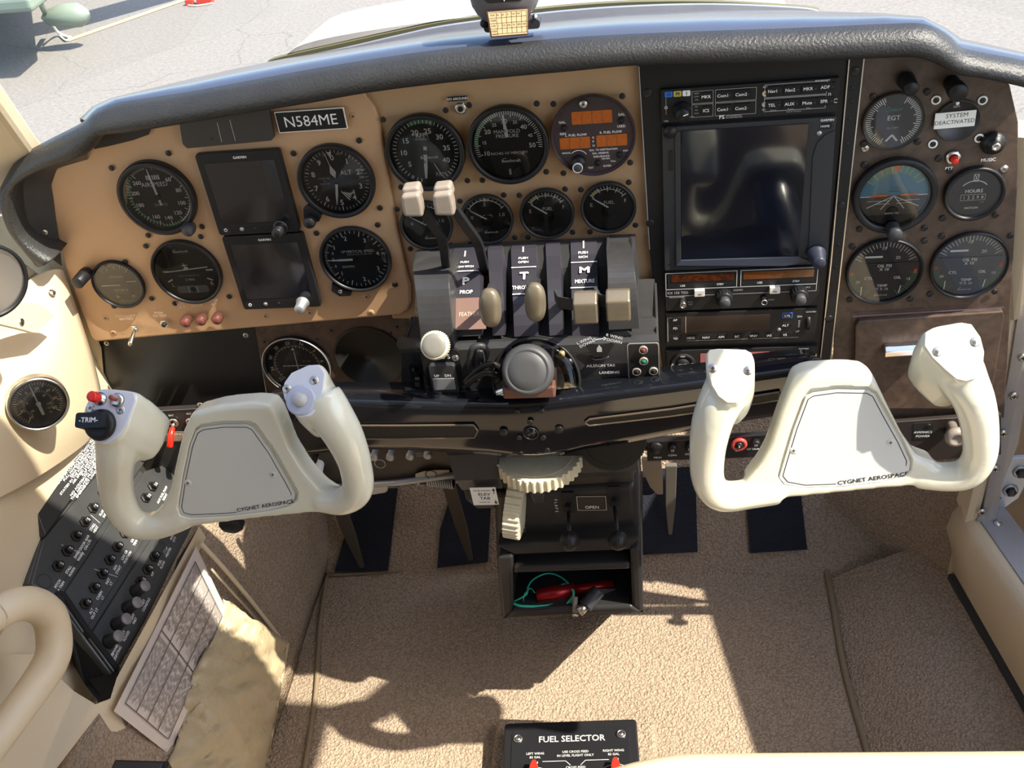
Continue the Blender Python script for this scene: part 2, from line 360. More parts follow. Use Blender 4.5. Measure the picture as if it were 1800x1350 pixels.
# left side wall: upper upholstery, lower carpeted kick side
def wl(y, z):
    if z > -.12: return -.592 - .02 * max(0, z)
    if z > -.36: return -.592 + (-.12 - z) * .06
    return -.578 + (-.36 - z) * .30
rows = []
for i in range(24):
    y = -2.2 + 2.7 * i / 23
    zt_ = .10 if y < -.04 else -.08
    rows.append([Vector((wl(y, z), y, z)) for z in [(zt_ + (-.37 - zt_) * k / 18) for k in range(19)]])
o = structure('wall_left', sheet(rows, LEATH)); solidify(o, .02, 1)
def dent(x, y, z, a): return a * noise.noise(Vector((x * 7, y * 7, z * 7)))
rows = []
for i in range(40):
    t = i / 39; y = -1.5 + 2.0 * t
    f = max(0, min(1, (y + .075) / .2)); xin = -.50 + .057 * f
    rows.append([Vector((xin + (-.443 - xin) * k / 12 + dent(y, k * .1, 0, .006), y, -.355 + (FZ + .355) * k / 12)) for k in range(13)])
# footwell side, closing towards the toe board
o = structure('baseboard_left', sheet(rows, CARPET)); solidify(o, .02, 1)
# right side: slanted carpet, kick wall and door sill
rows = [[Vector((.315, y, FZ + .001)), Vector((.325, y, FZ + .006)), Vector((.36, y, FZ + .028)), Vector((.41, y, FZ + .058)), Vector((.464 + (.063 - max(y, -.5)) * .16, y, FZ + .087))] for y in [-1.5 + 1.62 * i / 30 for i in range(31)]]
for i, r in enumerate(rows):
    for p in r[1:4]: p.z += dent(p.x, p.y, 0, .008)
structure('baseboard_right', sheet(rows, CARPET))
k0, k1 = Vector((.452, .060, 0)), Vector((.315, .205, 0))
rows = []
for i in range(17):
    t = i / 16; p = k0.lerp(k1, t); p = p + Vector((.012, .012, 0)) * math.sin(t * PI)
    rows.append([Vector((p.x + .03 * (1 - abs(2 * t - 1)) * 0, p.y, z)) for z in [(-.64 + .42 * k / 8) for k in range(9)]])
structure('wall_right', sheet(rows, CARPET))
b = M(); b.tube(cr([Vector((.455, .057, z)) for z in (-.575, -.5, -.4, -.3, -.2)], 4), .005, LEATH2, 8)
b.tube(cr([Vector((.462, .050, z)) for z in (-.575, -.5, -.4, -.3, -.2)], 4), .0065, LEATH, 8); structure('trim_2', b)
# door sill: upholstered inner face and cap, metal tread on top, rail along the carpet
def sxt(y): return .447 + (.018 - max(y, -.5)) * .20
def sill_sec(y):
    xb = .455 + (.063 - max(y, -.5)) * .16; xt = sxt(y)
    return [Vector(p) for p in ((xb, y, -.566), (xb - .006, y, -.53), (min(xt, xb) - .004, y, -.48), (xt, y, -.452), (xt + .006, y, -.442), (xt + .014, y, -.440), (xt + .020, y, -.444), (xt + .024, y, -.46), (xt + .05, y, -.66), (xb, y, -.66))]
b = M(); b.loft([sill_sec(.055 - 1.5 * i / 30) for i in range(31)], LEATH); structure('trim_3', b)
b = M(); b.loft([[Vector((.457 + (.063 - max(y, -.5)) * .16 - dx, y, z)) for (dx, z) in ((.010, -.573), (.010, -.562), (0, -.560), (0, -.573))] for y in (.05, -.1, -.3, -.5, -1.4)], GREYB, smooth=False); structure('trim_4', b)
b = M(); b.loft([[Vector((sxt(y) + dx, y, z)) for (dx, z) in ((.017, -.448), (.017, -.4395), (.056, -.4395), (.056, -.50))] for y in (.05, -.1, -.3, -.5, -1.4)], ALU, smooth=False)
for i in range(8): y = .02 - .08 * i; b.lathe([(.005, 0), (.005, .001), (.003, .0025), (0, .003)], STEEL, 14, Matrix.Translation((sxt(y) + .034, y, -.4395)))
structure('trim_5', b)
# forward door post: cream inner strip and riveted aluminium jamb
pA, pB = (1700, 905), (1797, 300)
b = M()
jo = [(1722, 885, -.02), (1700, 905, .04)]
def post(pts_l, pts_r, Yl, Yr, m, name, riv=None, depth=.05):
    b = M(); rl = [W(x, y, Yl) for x, y in pts_l]; rr = [W(x, y, Yr) for x, y in pts_r]; secs = []
    for p, q in zip(rl, rr): secs.append([p, (p + q) / 2 + Vector((0, -.003, 0)), q, q + Vector((.0, depth, 0)), p + Vector((0, depth, 0))])
    b.loft(secs, m, smooth=False)
    if riv:
        for (x, y) in riv:
            c = W(x, y, (Yl + Yr) / 2 - .003); b.lathe([(.0052, 0), (.0052, .001), (.003, .002), (0, .002)], STEEL, 16, Matrix.Translation(c) @ RX90); b.box(c.x, c.y - .002, c.z, .005, .001, .0012, BLK); b.box(c.x, c.y - .0021, c.z, .0012, .001, .005, BLK)
    return structure(name, b)
post([(1762, 560), (1742, 700), (1725, 800), (1700, 905), (1696, 918)], [(1790, 560), (1768, 700), (1748, 800), (1722, 900), (1716, 920)], .03, .03, LEATH, 'door_1')
post([(1798, 500), (1775, 650), (1752, 780), (1728, 900), (1716, 917)], [(1850, 500), (1812, 650), (1790, 780), (1762, 850), (1752, 917)], .025, .025, ALU, 'trim_6', riv=[(1798, 628), (1782, 696), (1763, 762), (1749, 824), (1726, 900)])
post([(1770, 240), (1776, 320), (1778, 420), (1770, 560)], [(1830, 240), (1830, 320), (1826, 420), (1792, 560)], .03, .02, LEATH, 'trim_12', depth=.04)
# hinge bracket low on the post, seen against the tarmac
t = thing('door_hinge', W(1780, 850, .05), 'weathered metal hinge bracket with two bolts low on the door post at right edge', 'hinge')
b = M(.001); b.prism([(-12, 42), (14, 46), (16, 10), (10, -22), (-8, -44), (-16, -20)], -3, 3, ALU); obj('bracket', b, t, bevel=.001)
for (x, y) in ((4, 22), (-2, -8)):
    b = M(.001); b.lathe([(9, 0), (9, 1.5), (6.5, 1.6)], ALU, 20); b.lathe([(6.2, 0), (6.2, 6), (3, 7), (0, 7)], SCREW, 6, smooth=False); o = obj('bolt', b, t); o.location = (x * .001, y * .001, .003)
b = M(.001); b.tube(cr([(-14, -18, 4), (-20, -34, 5), (-16, -52, 4), (-10, -66, 3)], 5), 3.2, BLK, 8); b.tube(cr([(-18, -26, 8), (-17, -42, 8)], 4), 2, WLAB, 8); obj('seal_strip', b, t)
# open door, unseen beyond the right edge, sized and turned to shade the carpet
b = M(); b.box(0, -.42, 0, .05, .84, .64, LEATH); b.box(-.03, -.40, -.05, .02, .5, .06, LEATH2); o = structure('door_2', b, bevel=.02); o.location = (.64, .05, -.312); o.rotation_euler = (0, 0, math.atan2(.15, .80))
# windshield base and glass, roof behind it
b = M(); secs = []
WX0, WX1 = -.70, .58
def wsbase(t): x = WX0 + (WX1 - WX0) * t; return Vector((x, .30 - 1.25 * (x + .06) ** 2 * .9, .135 + .05 * (1 - ((x + .06) / .64) ** 2)))
rows = []
for i in range(25):
    t = i / 24; p = wsbase(t); q = Vector((-.06 + (p.x + .06) * .80, -.33, .60 - .10 * ((p.x + .06) / .64) ** 2)); rows.append([p.lerp(q, k / 10) + Vector((0, 0, .06 * math.sin(PI * k / 10))) for k in range(11)])
structure('window_1', sheet(rows, WSHLD))
rows = []
for i in range(17):
    x = -.60 + 1.08 * i / 16; z = .62 - .14 * ((x + .06) / .54) ** 2; rows.append([Vector((x, y, z)) for y in (-.31, -.8, -2.2)])
o = structure('ceiling', sheet(rows, LEATH)); solidify(o, .03, 1)
g = M(); g.box(-.06, -2.22, 0, 1.2, .04, 1.4, LEATH2); structure('wall_back', g)
g = M(); g.box(.50, -1.62, 0, .03, 1.2, 1.1, LEATH); structure('trim_13', g)
g = M(); g.box(-.61, -1.75, .3, .03, .9, .5, LEATH); structure('trim_14', g)
g = M(); g.box(.555, .165, -.27, .03, .27, .66, LEATH); g.tube([Vector((.568, .05, .02)), Vector((.575, .03, .08)), Vector((.58, -.12, .33)), Vector((.56, -.32, .50))], .022, LEATH, 12); structure('trim_15', g)
# left window post strip, cream, at the far left edge
e0, e1 = W(52, 266, -.03), W(0, 193, -.09); dv = e1 - e0; b = M()
b.loft([[e, e + Vector((-.16, -.01, -.03)), e + Vector((-.165, .035, 0)), e + Vector((-.005, .03, .004))] for e in [e0 + dv * k for k in (-1.4, -.15, 0, .5, 1, 2, 3.2, 4.5)]], LEATH, smooth=False); structure('trim_7', b, bevel=.006)
# ============================================================ OUTSIDE
def cowl(y, hw, zs, zt):
    dp = .12 if y < .62 else .42; h = [(-hw - .07, zs - dp), (-hw - .045, zs - dp * .6), (-hw - .012, zs - .035), (-hw + .015, zs), (-hw * .8, zs + .55 * (zt - zs)), (-hw * .4, zt - .003), (0, zt)]
    return cr([Vector((-.06 + x, y, z)) for (x, z) in h + [(-x, z) for (x, z) in h[:-1][::-1]]], 4)
b = M(); b.loft([cowl(.162, .275, .143, .170), cowl(.4, .305, .106, .135), cowl(.6, .30, .046, .085), cowl(1.0, .335, -.052, -.01), cowl(1.5, .40, -.19, -.14), cowl(2.0, .38, -.36, -.30)], WHTC, caps=False, closed=False)
tag(obj('nose_cowl', b), 'white painted nose of the aircraft beyond the windshield', 'aircraft nose')
b = M(); P = cr([W(x, y, .16) for (x, y) in ((470, 112), (493, 103), (600, 79), (700, 57), (780, 41), (900, 24), (1000, 13), (1120, 6), (1260, 6), (1400, 15), (1440, 20))], 5)
b.loft([[p + Vector((0, 0, -.012)), p + Vector((0, 0, .0015)), p + Vector((0, .006, .002)), p + Vector((0, .01, -.012))] for p in P], RUBR, smooth=False); structure('trim_8', b)
b = M(); P = cr([W(x, y, .15) for (x, y) in ((480, 114), (517, 107), (600, 90), (700, 67), (780, 50), (900, 34), (1000, 23), (1120, 15), (1260, 12), (1400, 18), (1440, 24))], 5)
b.loft([[p + Vector((0, -.004, -.03)), p + Vector((0, 0, .002)), p + Vector((0, .004, .0025)), p + Vector((0, .004, -.03))] for p in P], ALU, smooth=False); structure('trim_9', b)
# yellow line painted on the apron
p0, p1 = WZ(118, 71, GZ + .004), WZ(345, -8, GZ + .004); d = (p1 - p0).normalized(); n_ = Vector((-d.y, d.x, 0)) * .035
b = M(); b.add([p0 - n_, p0 + n_, p1 + n_, p1 - n_], [(0, 1, 2, 3)], PAINTY); tag(obj('painted_line', b), 'thin yellow line painted on the apron at upper left', 'painted line')
# neighbouring aircraft: tail end of a wing with a float like tip, tie down rope
t = thing('parked_aircraft', WZ(60, 40, GZ), 'silver green wing tip of a parked aircraft at the top left corner', 'aircraft')
LL = t.matrix_world.inverted()
def hang(name, b, par, **k):
    for i, v in enumerate(b.v): b.v[i] = par.matrix_world.inverted() @ v
    return obj(name, b, par, **k)
zA = GZ + .42
b = M(); P = [WZ(-260, -10, zA), WZ(-250, 45, zA), WZ(60, 22, zA), WZ(95, -5, zA), WZ(70, -120, zA), WZ(-250, -160, zA)]
b.loft([[p for p in P], [p + Vector((0, 0, .10)) for p in P]], DGRN, smooth=False); hang('wing', b, t, bevel=.03, seg=3)
c1 = WZ(118, 28, GZ + .22); b = M(); b.lathe([(.0, -.20), (.05, -.15), (.08, -.03), (.08, .09), (.04, .15), (0, .17)], DGRN, 20, Matrix.Translation(c1) @ Matrix.Rotation(PI / 2, 4, 'Y')); hang('tail_cone', b, t)
b = M(); b.tube([WZ(70, 4, zA), WZ(84, 32, GZ + .15)], .018, DGRN, 10); hang('strut', b, t)
b = M(); b.tube(cr([WZ(84, 30, GZ + .2), WZ(98, 52, GZ + .06), WZ(108, 60, GZ + .02), WZ(122, 66, GZ + .01)], 6), .009, ROPE, 8); b.tube(cr([WZ(86, 32, GZ + .2), WZ(100, 56, GZ + .03), WZ(116, 71, GZ + .012), WZ(124, 64, GZ + .012)], 6), .007, ROPE, 8)
tag(obj('tie_down_rope', b), 'white tie down rope hanging from the parked wing tip to the ground', 'rope')
b = M(); c0 = WZ(360, -2, GZ + .03); b.box(c0.x, c0.y, c0.z, .12, .06, .06, REDP); b.box(c0.x - .12, c0.y - .02, c0.z - .01, .06, .04, .04, REDP); b.tube(cr([c0 + Vector((-.12, -.06, -.02)), c0 + Vector((-.03, -.09, -.022)), c0 + Vector((.08, -.06, -.02))], 5), .006, ROPE, 8)
tag(obj('wheel_chock', b, bevel=.02), 'red wheel chocks with a white cord on the apron at the top edge', 'chock')
# unseen slab for the parked aircraft's wing, shaped to cast the apron's shadow band
P = [(-60, 92), (330, -2), (420, -60), (-60, 66)]
hh = 1.15; b = M(); Q = [WZ(x, y, GZ) - SUN * (hh / -SUN.z) for x, y in [(-60, 90), (150, 45), (330, -6), (260, -8), (120, 30), (-60, 66)]]
b.loft([Q, [q + Vector((0, 0, .05)) for q in Q]], DGRN, smooth=False)
tag(obj('wing_shade_slab', b), 'unseen slab added as a parked wing to cast the shadow band on the apron', 'shadow slab')

# ============================================================ GLARESHIELD
ST = [  # outer crest px, inner edge px, back edge px
 ((66, 462), (98, 452), None), ((40, 425), (72, 438), None), ((14, 385), (42, 405), None), ((1, 345), (31, 350), None), ((8, 316), (40, 318), None), ((33, 277), (87, 293), None), ((83, 247), (150, 272), None),
 ((143, 216), (180, 240), (141, 213)), ((165, 196), (198, 234), (163, 191)), ((200, 182), (240, 231), (196, 175)), ((260, 172), (293, 222), (250, 160)), ((333, 161), (365, 210), (320, 142)), ((430, 143), (450, 196), (410, 121)), ((533, 124), (550, 180), (500, 103)),
 ((640, 106), (650, 162), (610, 84)), ((780, 86), (785, 145), (770, 57)), ((900, 75), (900, 134), (890, 44)), ((1000, 66), (1010, 124), (1000, 33)), ((1100, 60), (1120, 114), (1100, 24)), ((1250, 54), (1300, 109), (1250, 18)), ((1400, 49), (1430, 107), (1400, 18)),
 ((1555, 42), (1530, 102), (1555, 24)), ((1625, 42), (1600, 100), (1620, 32)), ((1667, 62), (1640, 110), (1660, 52)), ((1689, 82), (1678, 129), (1690, 70)), ((1722, 91), (1722, 136), (1733, 78)), ((1800, 106), (1800, 153), (1815, 98)), ((1860, 125), (1850, 175), (1875, 118))]
t = thing('glareshield', W(900, 100, -.03), 'long black padded shield overhanging the whole instrument panel', 'glareshield')
secs = []; tops = []
for (oc, ic, bk) in ST:
    A = W(*oc, -.020); B = W(*ic, -.028); mid = (A + B) / 2; d = (A - B); L = d.length; u = d / L
    out = Vector((0, -1, 0))
    secs.append([B + Vector((0, .036, 0)) + u * .004, B + Vector((0, .012, 0)), B, B + u * L * .08 + out * .008, B + u * L * .30 + out * .014, mid + out * .014 + u * L * .12, A - u * L * .10 + out * .008, A, A - u * .003 + Vector((0, .006, 0)), A - u * L * .3 + Vector((0, .03, 0)), B + u * L * .35 + Vector((0, .05, 0))])
    if bk: tops.append((A, W(bk[0], bk[1], .10)))
S2 = []
for i in range(len(secs) - 1):
    n = 4
    for j in range(n):
        tt = j / n
        def crp(k):
            g = lambda q: secs[min(max(q, 0), len(secs) - 1)][k]
            p0, p1, p2, p3 = g(i - 1), g(i), g(i + 1), g(i + 2)
            return .5 * ((2 * p1) + (p2 - p0) * tt + (2 * p0 - 5 * p1 + 4 * p2 - p3) * tt * tt + (3 * p1 - p0 - 3 * p2 + p3) * tt ** 3)
        S2.append([crp(k) for k in range(len(secs[0]))])
S2.append(secs[-1])
b = M(); b.loft(S2, PAD); hang('padded_lip', b, t)
rows = []
for (A, B) in tops:
    A2 = A + Vector((0, .002, -.0005)); m1 = A2.lerp(B, .35) + Vector((0, 0, .004)); rows.append([A2 + Vector((0, -.001, -.004)), A2 + Vector((0, .005, .0005)), m1, A2.lerp(B, .7) + Vector((0, 0, .003)), B, B + Vector((0, .02, -.03))])
b = sheet(rows, mat('shield_top', (.05, .065, .11), .16, spec=1.0, bump=('noise', 500, .2, .0008), var=(12, (.06, .065, .085), .3))); hang('top_cover', b, t)  # blue sky reflection put into the top cover's base colour
# side return of the shield on the left, inside the lip
b = M(); A = [W(ic[0] + .25 * (oc[0] - ic[0]), ic[1] + .25 * (oc[1] - ic[1]), -.022) for (oc, ic, _) in ST[:7]]; Bk = [W(*p, .0035) for p in [(109, 468), (107, 450), (101, 405), (94, 350), (90, 325), (100, 296), (155, 280)]]
b = sheet([[a, (a + q) / 2 + Vector((0, 0, 0)), q] for a, q in zip(A, Bk)], PED); hang('side_return', b, t)
for (x, y) in ((79, 408),):
    o = bpy.data.objects.new('screw', SM['steel2']); COL.objects.link(o); o.parent = t; o.matrix_world = FT(W(x, y, -.014), 0) 
# magnetic compass on the shield with its placard
cl = W(892, 40, -.005)
t = thing('magnetic_compass', cl, 'grey magnetic compass standing on the middle of the black shield', 'compass')
b = M(.001); b.loft([[Vector((x, y, z)) for (x, y) in rrect(w, h, r, 5, 0, oy)] for (w, h, r, oy, z) in ((40, 44, 16, 40, -32), (56, 62, 24, 34, -24), (62, 70, 26, 34, -8), (60, 68, 26, 34, 6), (52, 60, 22, 34, 12))], mat('compass_grey', (.11, .105, .11), .45)); obj('case', b, t)
b = M(.001); b.prism(rrect(36, 30, 6, 5, 1, 36), 11.5, 12.4, DIAL);
for i in range(13): b.bar(-14 + i * 2.4, 36, -14 + i * 2.4, 40 if i % 3 else 42, .6, WHT, 12.6)
b.bar(1, 22, 1, 50, .8, WHT, 12.9); obj('card_window', b, t)
b = M(.001); b.prism([(-16, 2), (18, 4), (18, 0), (-16, -2)], -6, 8, SCREW); b.prism(rrect(50, 8, 3, 3, 4, -2), -12, 4, GREYB); obj('foot', b, t)
b = M(.001); b.lathe([(4, 0), (4, 4), (3, 6), (0, 6)], BLK, 14, cx=-20, cy=2); obj('mount_screw', b, t); b = M(.001); b.lathe([(2.4, 0), (2.4, 4), (0, 5)], STEEL, 14, cx=25, cy=4); obj('mount_screw', b, t)
t = thing('deviation_card', W(894, 41, -.022), 'small gold deviation card in a frame below the compass window', 'placard', tilt=math.radians(12))
b = M(.001); b.prism([(-17, -11), (16, -11), (18.5, 11), (-18.5, 11)], -1.5, 0, BROWN); b.prism([(-15.5, -9.5), (15.5, -9.5), (17.3, 10.3), (-17.3, 10.3)], 0, .4, GOLD); obj('frame', b, t)
b = M(.001)
for k in range(5): b.bar(-16.5, 9.6 - k * 4.4, 16.5, 9.6 - k * 4.4, .3, BROWN, .5)
for k in range(7): b.bar(-10 + k * 4.4, 9.5, -10 + k * 4.2, -8, .3, BROWN, .52)
for r, row in enumerate((('FOR', '30', '60', 'E', '120', '150'), ('STEER', '', '', '', '', ''), ('FOR', 'S', '210', '240', 'W', '300', '330'), ('STEER', '', '', '', '', ''))):
    for k, w in enumerate(row): b.text(w, -13.3 + k * 4.5, 7.6 - r * 4.4, 1.5, BROWN, .55)
b.text('DATE', -12, -8.2, 1.4, BROWN, .55); obj('lettering', b, t)

# ============================================================ PANELS (each in the panel frame, millimetres)
def px_poly(pts, loc, y=0.0): return [loc2(loc, x, yy, y) for (x, yy) in pts]
def panel(name, c, pts, y, th, m, label, cat, bevel=.0015, round_=None):
    loc = W(c[0], c[1], y); t = thing(name, loc, label, cat); b = M(.001); P = px_poly(pts, loc, y)
    b.prism(P, -th, 0, m); obj('face_plate', b, t, bevel=bevel, seg=3); return t, loc
LP, LPl = panel('dashboard', (400, 380), [(90, 300), (150, 262), (240, 215), (400, 150), (625, 140), (645, 172), (657, 186), (667, 212), (694, 380), (706, 440), (722, 505), (722, 532), (717, 546), (704, 554), (500, 572), (167, 602), (157, 592), (135, 530), (105, 440), (84, 335)], .004, 7, TAN, 'left instrument panel painted tan carrying the flight instruments', 'instrument panel', bevel=.003)
screws(LP, [loc2(LPl, x, y) for x, y in ((619, 207), (643, 525), (651, 553), (465, 559), (543, 553), (183, 562), (197, 588))], 'tan', 0)
CP, CPl = panel('dashboard', (900, 300), [(600, 120), (1135, 90), (1175, 660), (1115, 660), (1100, 470), (735, 470), (728, 560), (690, 560)], .010, 3, TAN2, 'middle tan panel with worn edges above the levers', 'instrument panel', bevel=.0008)
RP, RPl = panel('dashboard', (1620, 430), [(1500, 80), (1700, 100), (1775, 150), (1790, 215), (1790, 300), (1772, 620), (1765, 735), (1460, 742), (1470, 500)], .004, 3, BURL, 'right instrument panel in dark burl wood veneer', 'instrument panel', bevel=.0008)
BP, BPl = panel('dashboard', (590, 620), [(446, 560), (720, 545), (716, 690), (470, 700)], .016, 3, BURL, 'small burl wood panel below the tan panel with a large empty hole', 'instrument panel', bevel=.0005)
KP, KPl = panel('blank_cover', (300, 650), [(155, 585), (448, 572), (470, 712), (180, 718)], .020, 2, mat('blank_black', (.014, .014, .015), .32, var=(10, (.022, .021, .020), .3)), 'plain black cover panel under the left tan panel', 'cover', bevel=.0005)
screws(KP, [loc2(KPl, x, y, .018) for x, y in ((186, 605), (431, 591))], 'steel2', 0)
# loose hole: rim and dark well
c = W(650, 628, .015); t = thing('instrument_hole', c, 'large empty round instrument hole in the burl panel left of the levers', 'hole')
b = M(.001); b.lathe([(41, .6), (40.2, .9), (39.6, .6), (39.6, .2), (0, .2)], mat('dark_well', (.010, .009, .008), .5), 56); b.ring([(41.4, 0), (41.4, 1), (40.2, 1.2), (40, 0)], SCREW, 56); obj('well', b, t)
screws(BP, [loc2(BPl, x, y, .013) for x, y in ((581, 584), (686, 588), (697, 577), (463, 603), (556, 598))], 'small', 0)
structure('trim_16', sheet([[W(x - 160, y, .0165), W(x, y, .0165), W(x + 2, y, .03)] for (x, y) in ((98, 380), (118, 450), (152, 545), (178, 612), (184, 680), (200, 770))], LEATH2, smooth=False))  # shade on the cream wall put in with the darker leather colour
# bare post between panels at left
b = M(); b.loft([[W(165, 600, .03), W(178, 600, .02), W(178, 600, .05)], [W(178, 690, .03), W(196, 690, .02), W(196, 690, .05)]], BROWN, smooth=False); structure('trim_10', b)

# radio stack
RS, RSl = panel('radio_rack', (1310, 380), [(1119, 85), (1500, 85), (1492, 110), (1457, 460), (1438, 660), (1166, 660), (1141, 430)], .002, 6, PLB, 'tall black radio rack panel in the middle of the cockpit', 'radio rack', bevel=.001)
P = lambda x, y: loc2(RSl, x, y, .0)
for (a, c_) in (((1123, 118), (1142, 440)),): b = M(.001); b.bar(*P(*a), *P(*c_), .9, ALU, .4); obj('edge_trim', b, RS)
screws(RS, [P(1138, 165), P(1143, 394), P(1137, 165)], 'big', 0)
t = thing('edge_rail', W(1480, 380, .0), 'narrow black screwed rail with two bright edges right of the radio rack', 'rail')
b = M(.001); pl = lambda x, y: loc2(W(1480, 380, .0), x, y, 0); b.prism([pl(1494, 90), pl(1520, 90), pl(1478, 470), pl(1459, 650), pl(1440, 650), pl(1457, 460)], -6, .5, PLB); obj('rail_bar', b, t, bevel=.0004)
b = M(.001)
for (a, c_) in (((1493, 100), (1461, 460)), ((1461, 460), (1441, 640)), ((1519, 100), (1478, 470)), ((1478, 470), (1459, 640))): b.bar(*pl(*a), *pl(*c_), 1.0, STEEL, .75)
obj('bright_edge', b, t)
screws(t, [pl(1503, 125), pl(1479, 361), pl(1457, 560)], 'big', .5); screws(t, [pl(1498, 155), pl(1497, 178), pl(1493, 208), pl(1489, 253), pl(1473, 430), pl(1468, 470)], 'small', .2)
# ============================================================ ROUND INSTRUMENTS
def pm(x, z, y=0.0): return Vector((x * .001, y, z * .001))
def gauge(name, x, z, R, label, face, cat='gauge', dial=DIAL, rim=4.5, wall=None, scr=None, sk='dark', bez=PLB, glass=GLASS, y=0.0, rt=4, s45=None, depth=0):
    t = thing(name, pm(x, z, y), label, cat); w = wall or R * .11
    b = M(.001); b.ring([(R, -3), (R, rim - 1), (R - 1, rim), (R - w + 1, rim), (R - w, rim - 1), (R - w - 1.2, -1.2), (R - w - 1.2, -3)], bez, 64); bz = obj('bezel', b, t)
    b = M(.001); b.disc(R - w + .2, -1.9, dial, 56); b.T = Matrix.Translation((0, 0, -.0019)); nd = M(.001); nd.T = b.T; face(b, nd, R - w - 1.4)
    dl = obj('dial', b, t)
    if nd.v: obj('needle', nd, dl)
    if glass: g = M(.001); g.disc(R - w - .6, rim - 2.0, glass, 48); obj('cover_glass', g, bz)
    if scr is None: a = R * .94 * .93; scr = [(a, a), (-a, a), (a, -a), (-a, -a)]
    if scr: screws(t, scr, sk, -2.6 if rt else 0)
    return t
def num(b, s, ang, r, h, m=WHT, **k): k.setdefault('bold', .05); a = math.radians(ang); b.text(s, r * math.sin(a), r * math.cos(a), h, m, .16, **k)
def needle(n, ang, L, w, m=WHT, z=1.2, tail=4, tipw=.3):
    a = math.radians(ang); T = Matrix.Rotation(-a, 4, 'Z'); n.prism([(-w / 2, -tail), (w / 2, -tail), (w / 2, L * .55), (tipw, L), (-tipw, L), (-w / 2, L * .55)], z, z + .4, m, T=T)
def hubcap(n, r=3, z=1.2, m=DIAL, cx=0, cy=0): n.lathe([(r, z), (r, z + .9), (r * .7, z + 1.3), (0, z + 1.3)], m, 20, cx=cx, cy=cy)
def script(b, x, y, w, m=DIMW, z=.16):       # the maker's handwritten style mark on the dials
    b.text('Beechcraft', x, y, w * .19, m, z, bold=.03); b.bar(x - w * .5, y + w * .15, x - w * .28, y + w * .17, .35, m, z); return b
def f_asi(b, n, r):
    b.ticks(r * .90, r * .99, 5, 45, 8, .5, WHT); b.ticks(r * .90, r * .99, 45, 320, 44, .55, WHT, every=4, r0b=r * .82, wb=.8); b.ticks(r * .91, r * .99, 320, 350, 10, .4, WHT)
    b.arc(r * .93, r * .99, 140, 190, GRN, .12); b.arc(r * .95, r * .99, 100, 150, WHT, .13); b.arc(r * .86, r * .92, 190, 300, GRN, .125)
    for s, a in (('60', 42), ('80', 76), ('100', 110), ('120', 141), ('140', 172), ('160', 204), ('180', 250), ('200', 282), ('260', 312)): num(b, s, a, r * .72, 4.3)
    b.text('AIRSPEED', 0, 14, 4.8, WHT, .2); b.text('KNOTS', 0, -9, 3, DIMW, .2)
    for k in range(7): b.bar(-6 + k * 2.2, 19, -6 + k * 2.2, 24, 1.3, WHT, .13)
    needle(n, -4, r * .93, 2.4, tail=9); hubcap(n)
gauge('airspeed_indicator', -431, 59.5, 41, 'round airspeed indicator with a white needle, top left on the tan panel', f_asi, rim=6, wall=5.5, scr=[(-40, 34), (26, 46), (36, -37), (-27, -44)])
def f_alt(b, n, r):
    b.ticks(r * .88, r * .97, 0, 360, 50, .45, WHT, every=5, r0b=r * .84, wb=.9)
    for k in range(10): num(b, str(k), k * 36, r * .72, 5.6)
    b.text('ALT', 11, 8, 4.8, WHT, .2); b.text('100', -7, 27, 2, DIMW); b.text('FEET', 8, 28, 2, DIMW)
    for i, s in enumerate(('CALIBRATED', 'TO', '20,000 FEET')): b.text(s, -13, 3 - i * 3, 1.5, DIMW)
    b.prism(rrect(8, 12, 1, 2, 26, 6), .0, .1, BLK); 
    for i, s in enumerate(('296', '297', '298')): b.text(s, 26, 10 - i * 4, 2.4, WHT, .2)
    for i in range(6): b.bar(2 + i * 2.6, -12 - i * .8, 9 + i * 1.2, -22 + i * 2.2, 1.1, WHT, .14)
    T = Matrix.Rotation(math.radians(12), 4, 'Z'); n.prism([(0, 3), (3.2, 9), (0, 18), (-3.2, 9)], .8, 1.1, WHT, T=T); n.prism([(-.4, 2), (.4, 2), (.25, r * .9), (-.25, r * .9)], .9, 1.1, WHT, T=T)
    n.flat([(-2.5, 31), (2.5, 31), (0, 25)], 1.3, WHT, T=Matrix.Rotation(math.radians(3), 4, 'Z')); needle(n, 191, r * .78, 2.6, z=1.6, tail=0); hubcap(n, 3.4, 1.4)
t = gauge('altimeter', -238, 66, 39.5, 'round altimeter with white hands beside the upper flight display', f_alt, scr=[(-38, 31), (31, 40), (38, -33)])
b = M(.001); b.prism([(-34, -22), (-22, -34), (-26, -41), (-36, -44), (-42, -36), (-40, -26)], -2, 5, PLB); obj('knob_lug', b, t, bevel=.001); b = M(.001); b.lathe([(6, 4), (6.5, 12), (5.5, 15), (0, 15)], PLB, 24, cx=-34, cy=-38); obj('setting_knob', b, t)
b = M(.001); b.lathe([(5.5, 2), (7, 8), (6.5, 14), (4.5, 16), (0, 16)], GREYB, 24, cx=27, cy=-33); obj('setting_knob', b, bpy.data.objects['airspeed_indicator'])
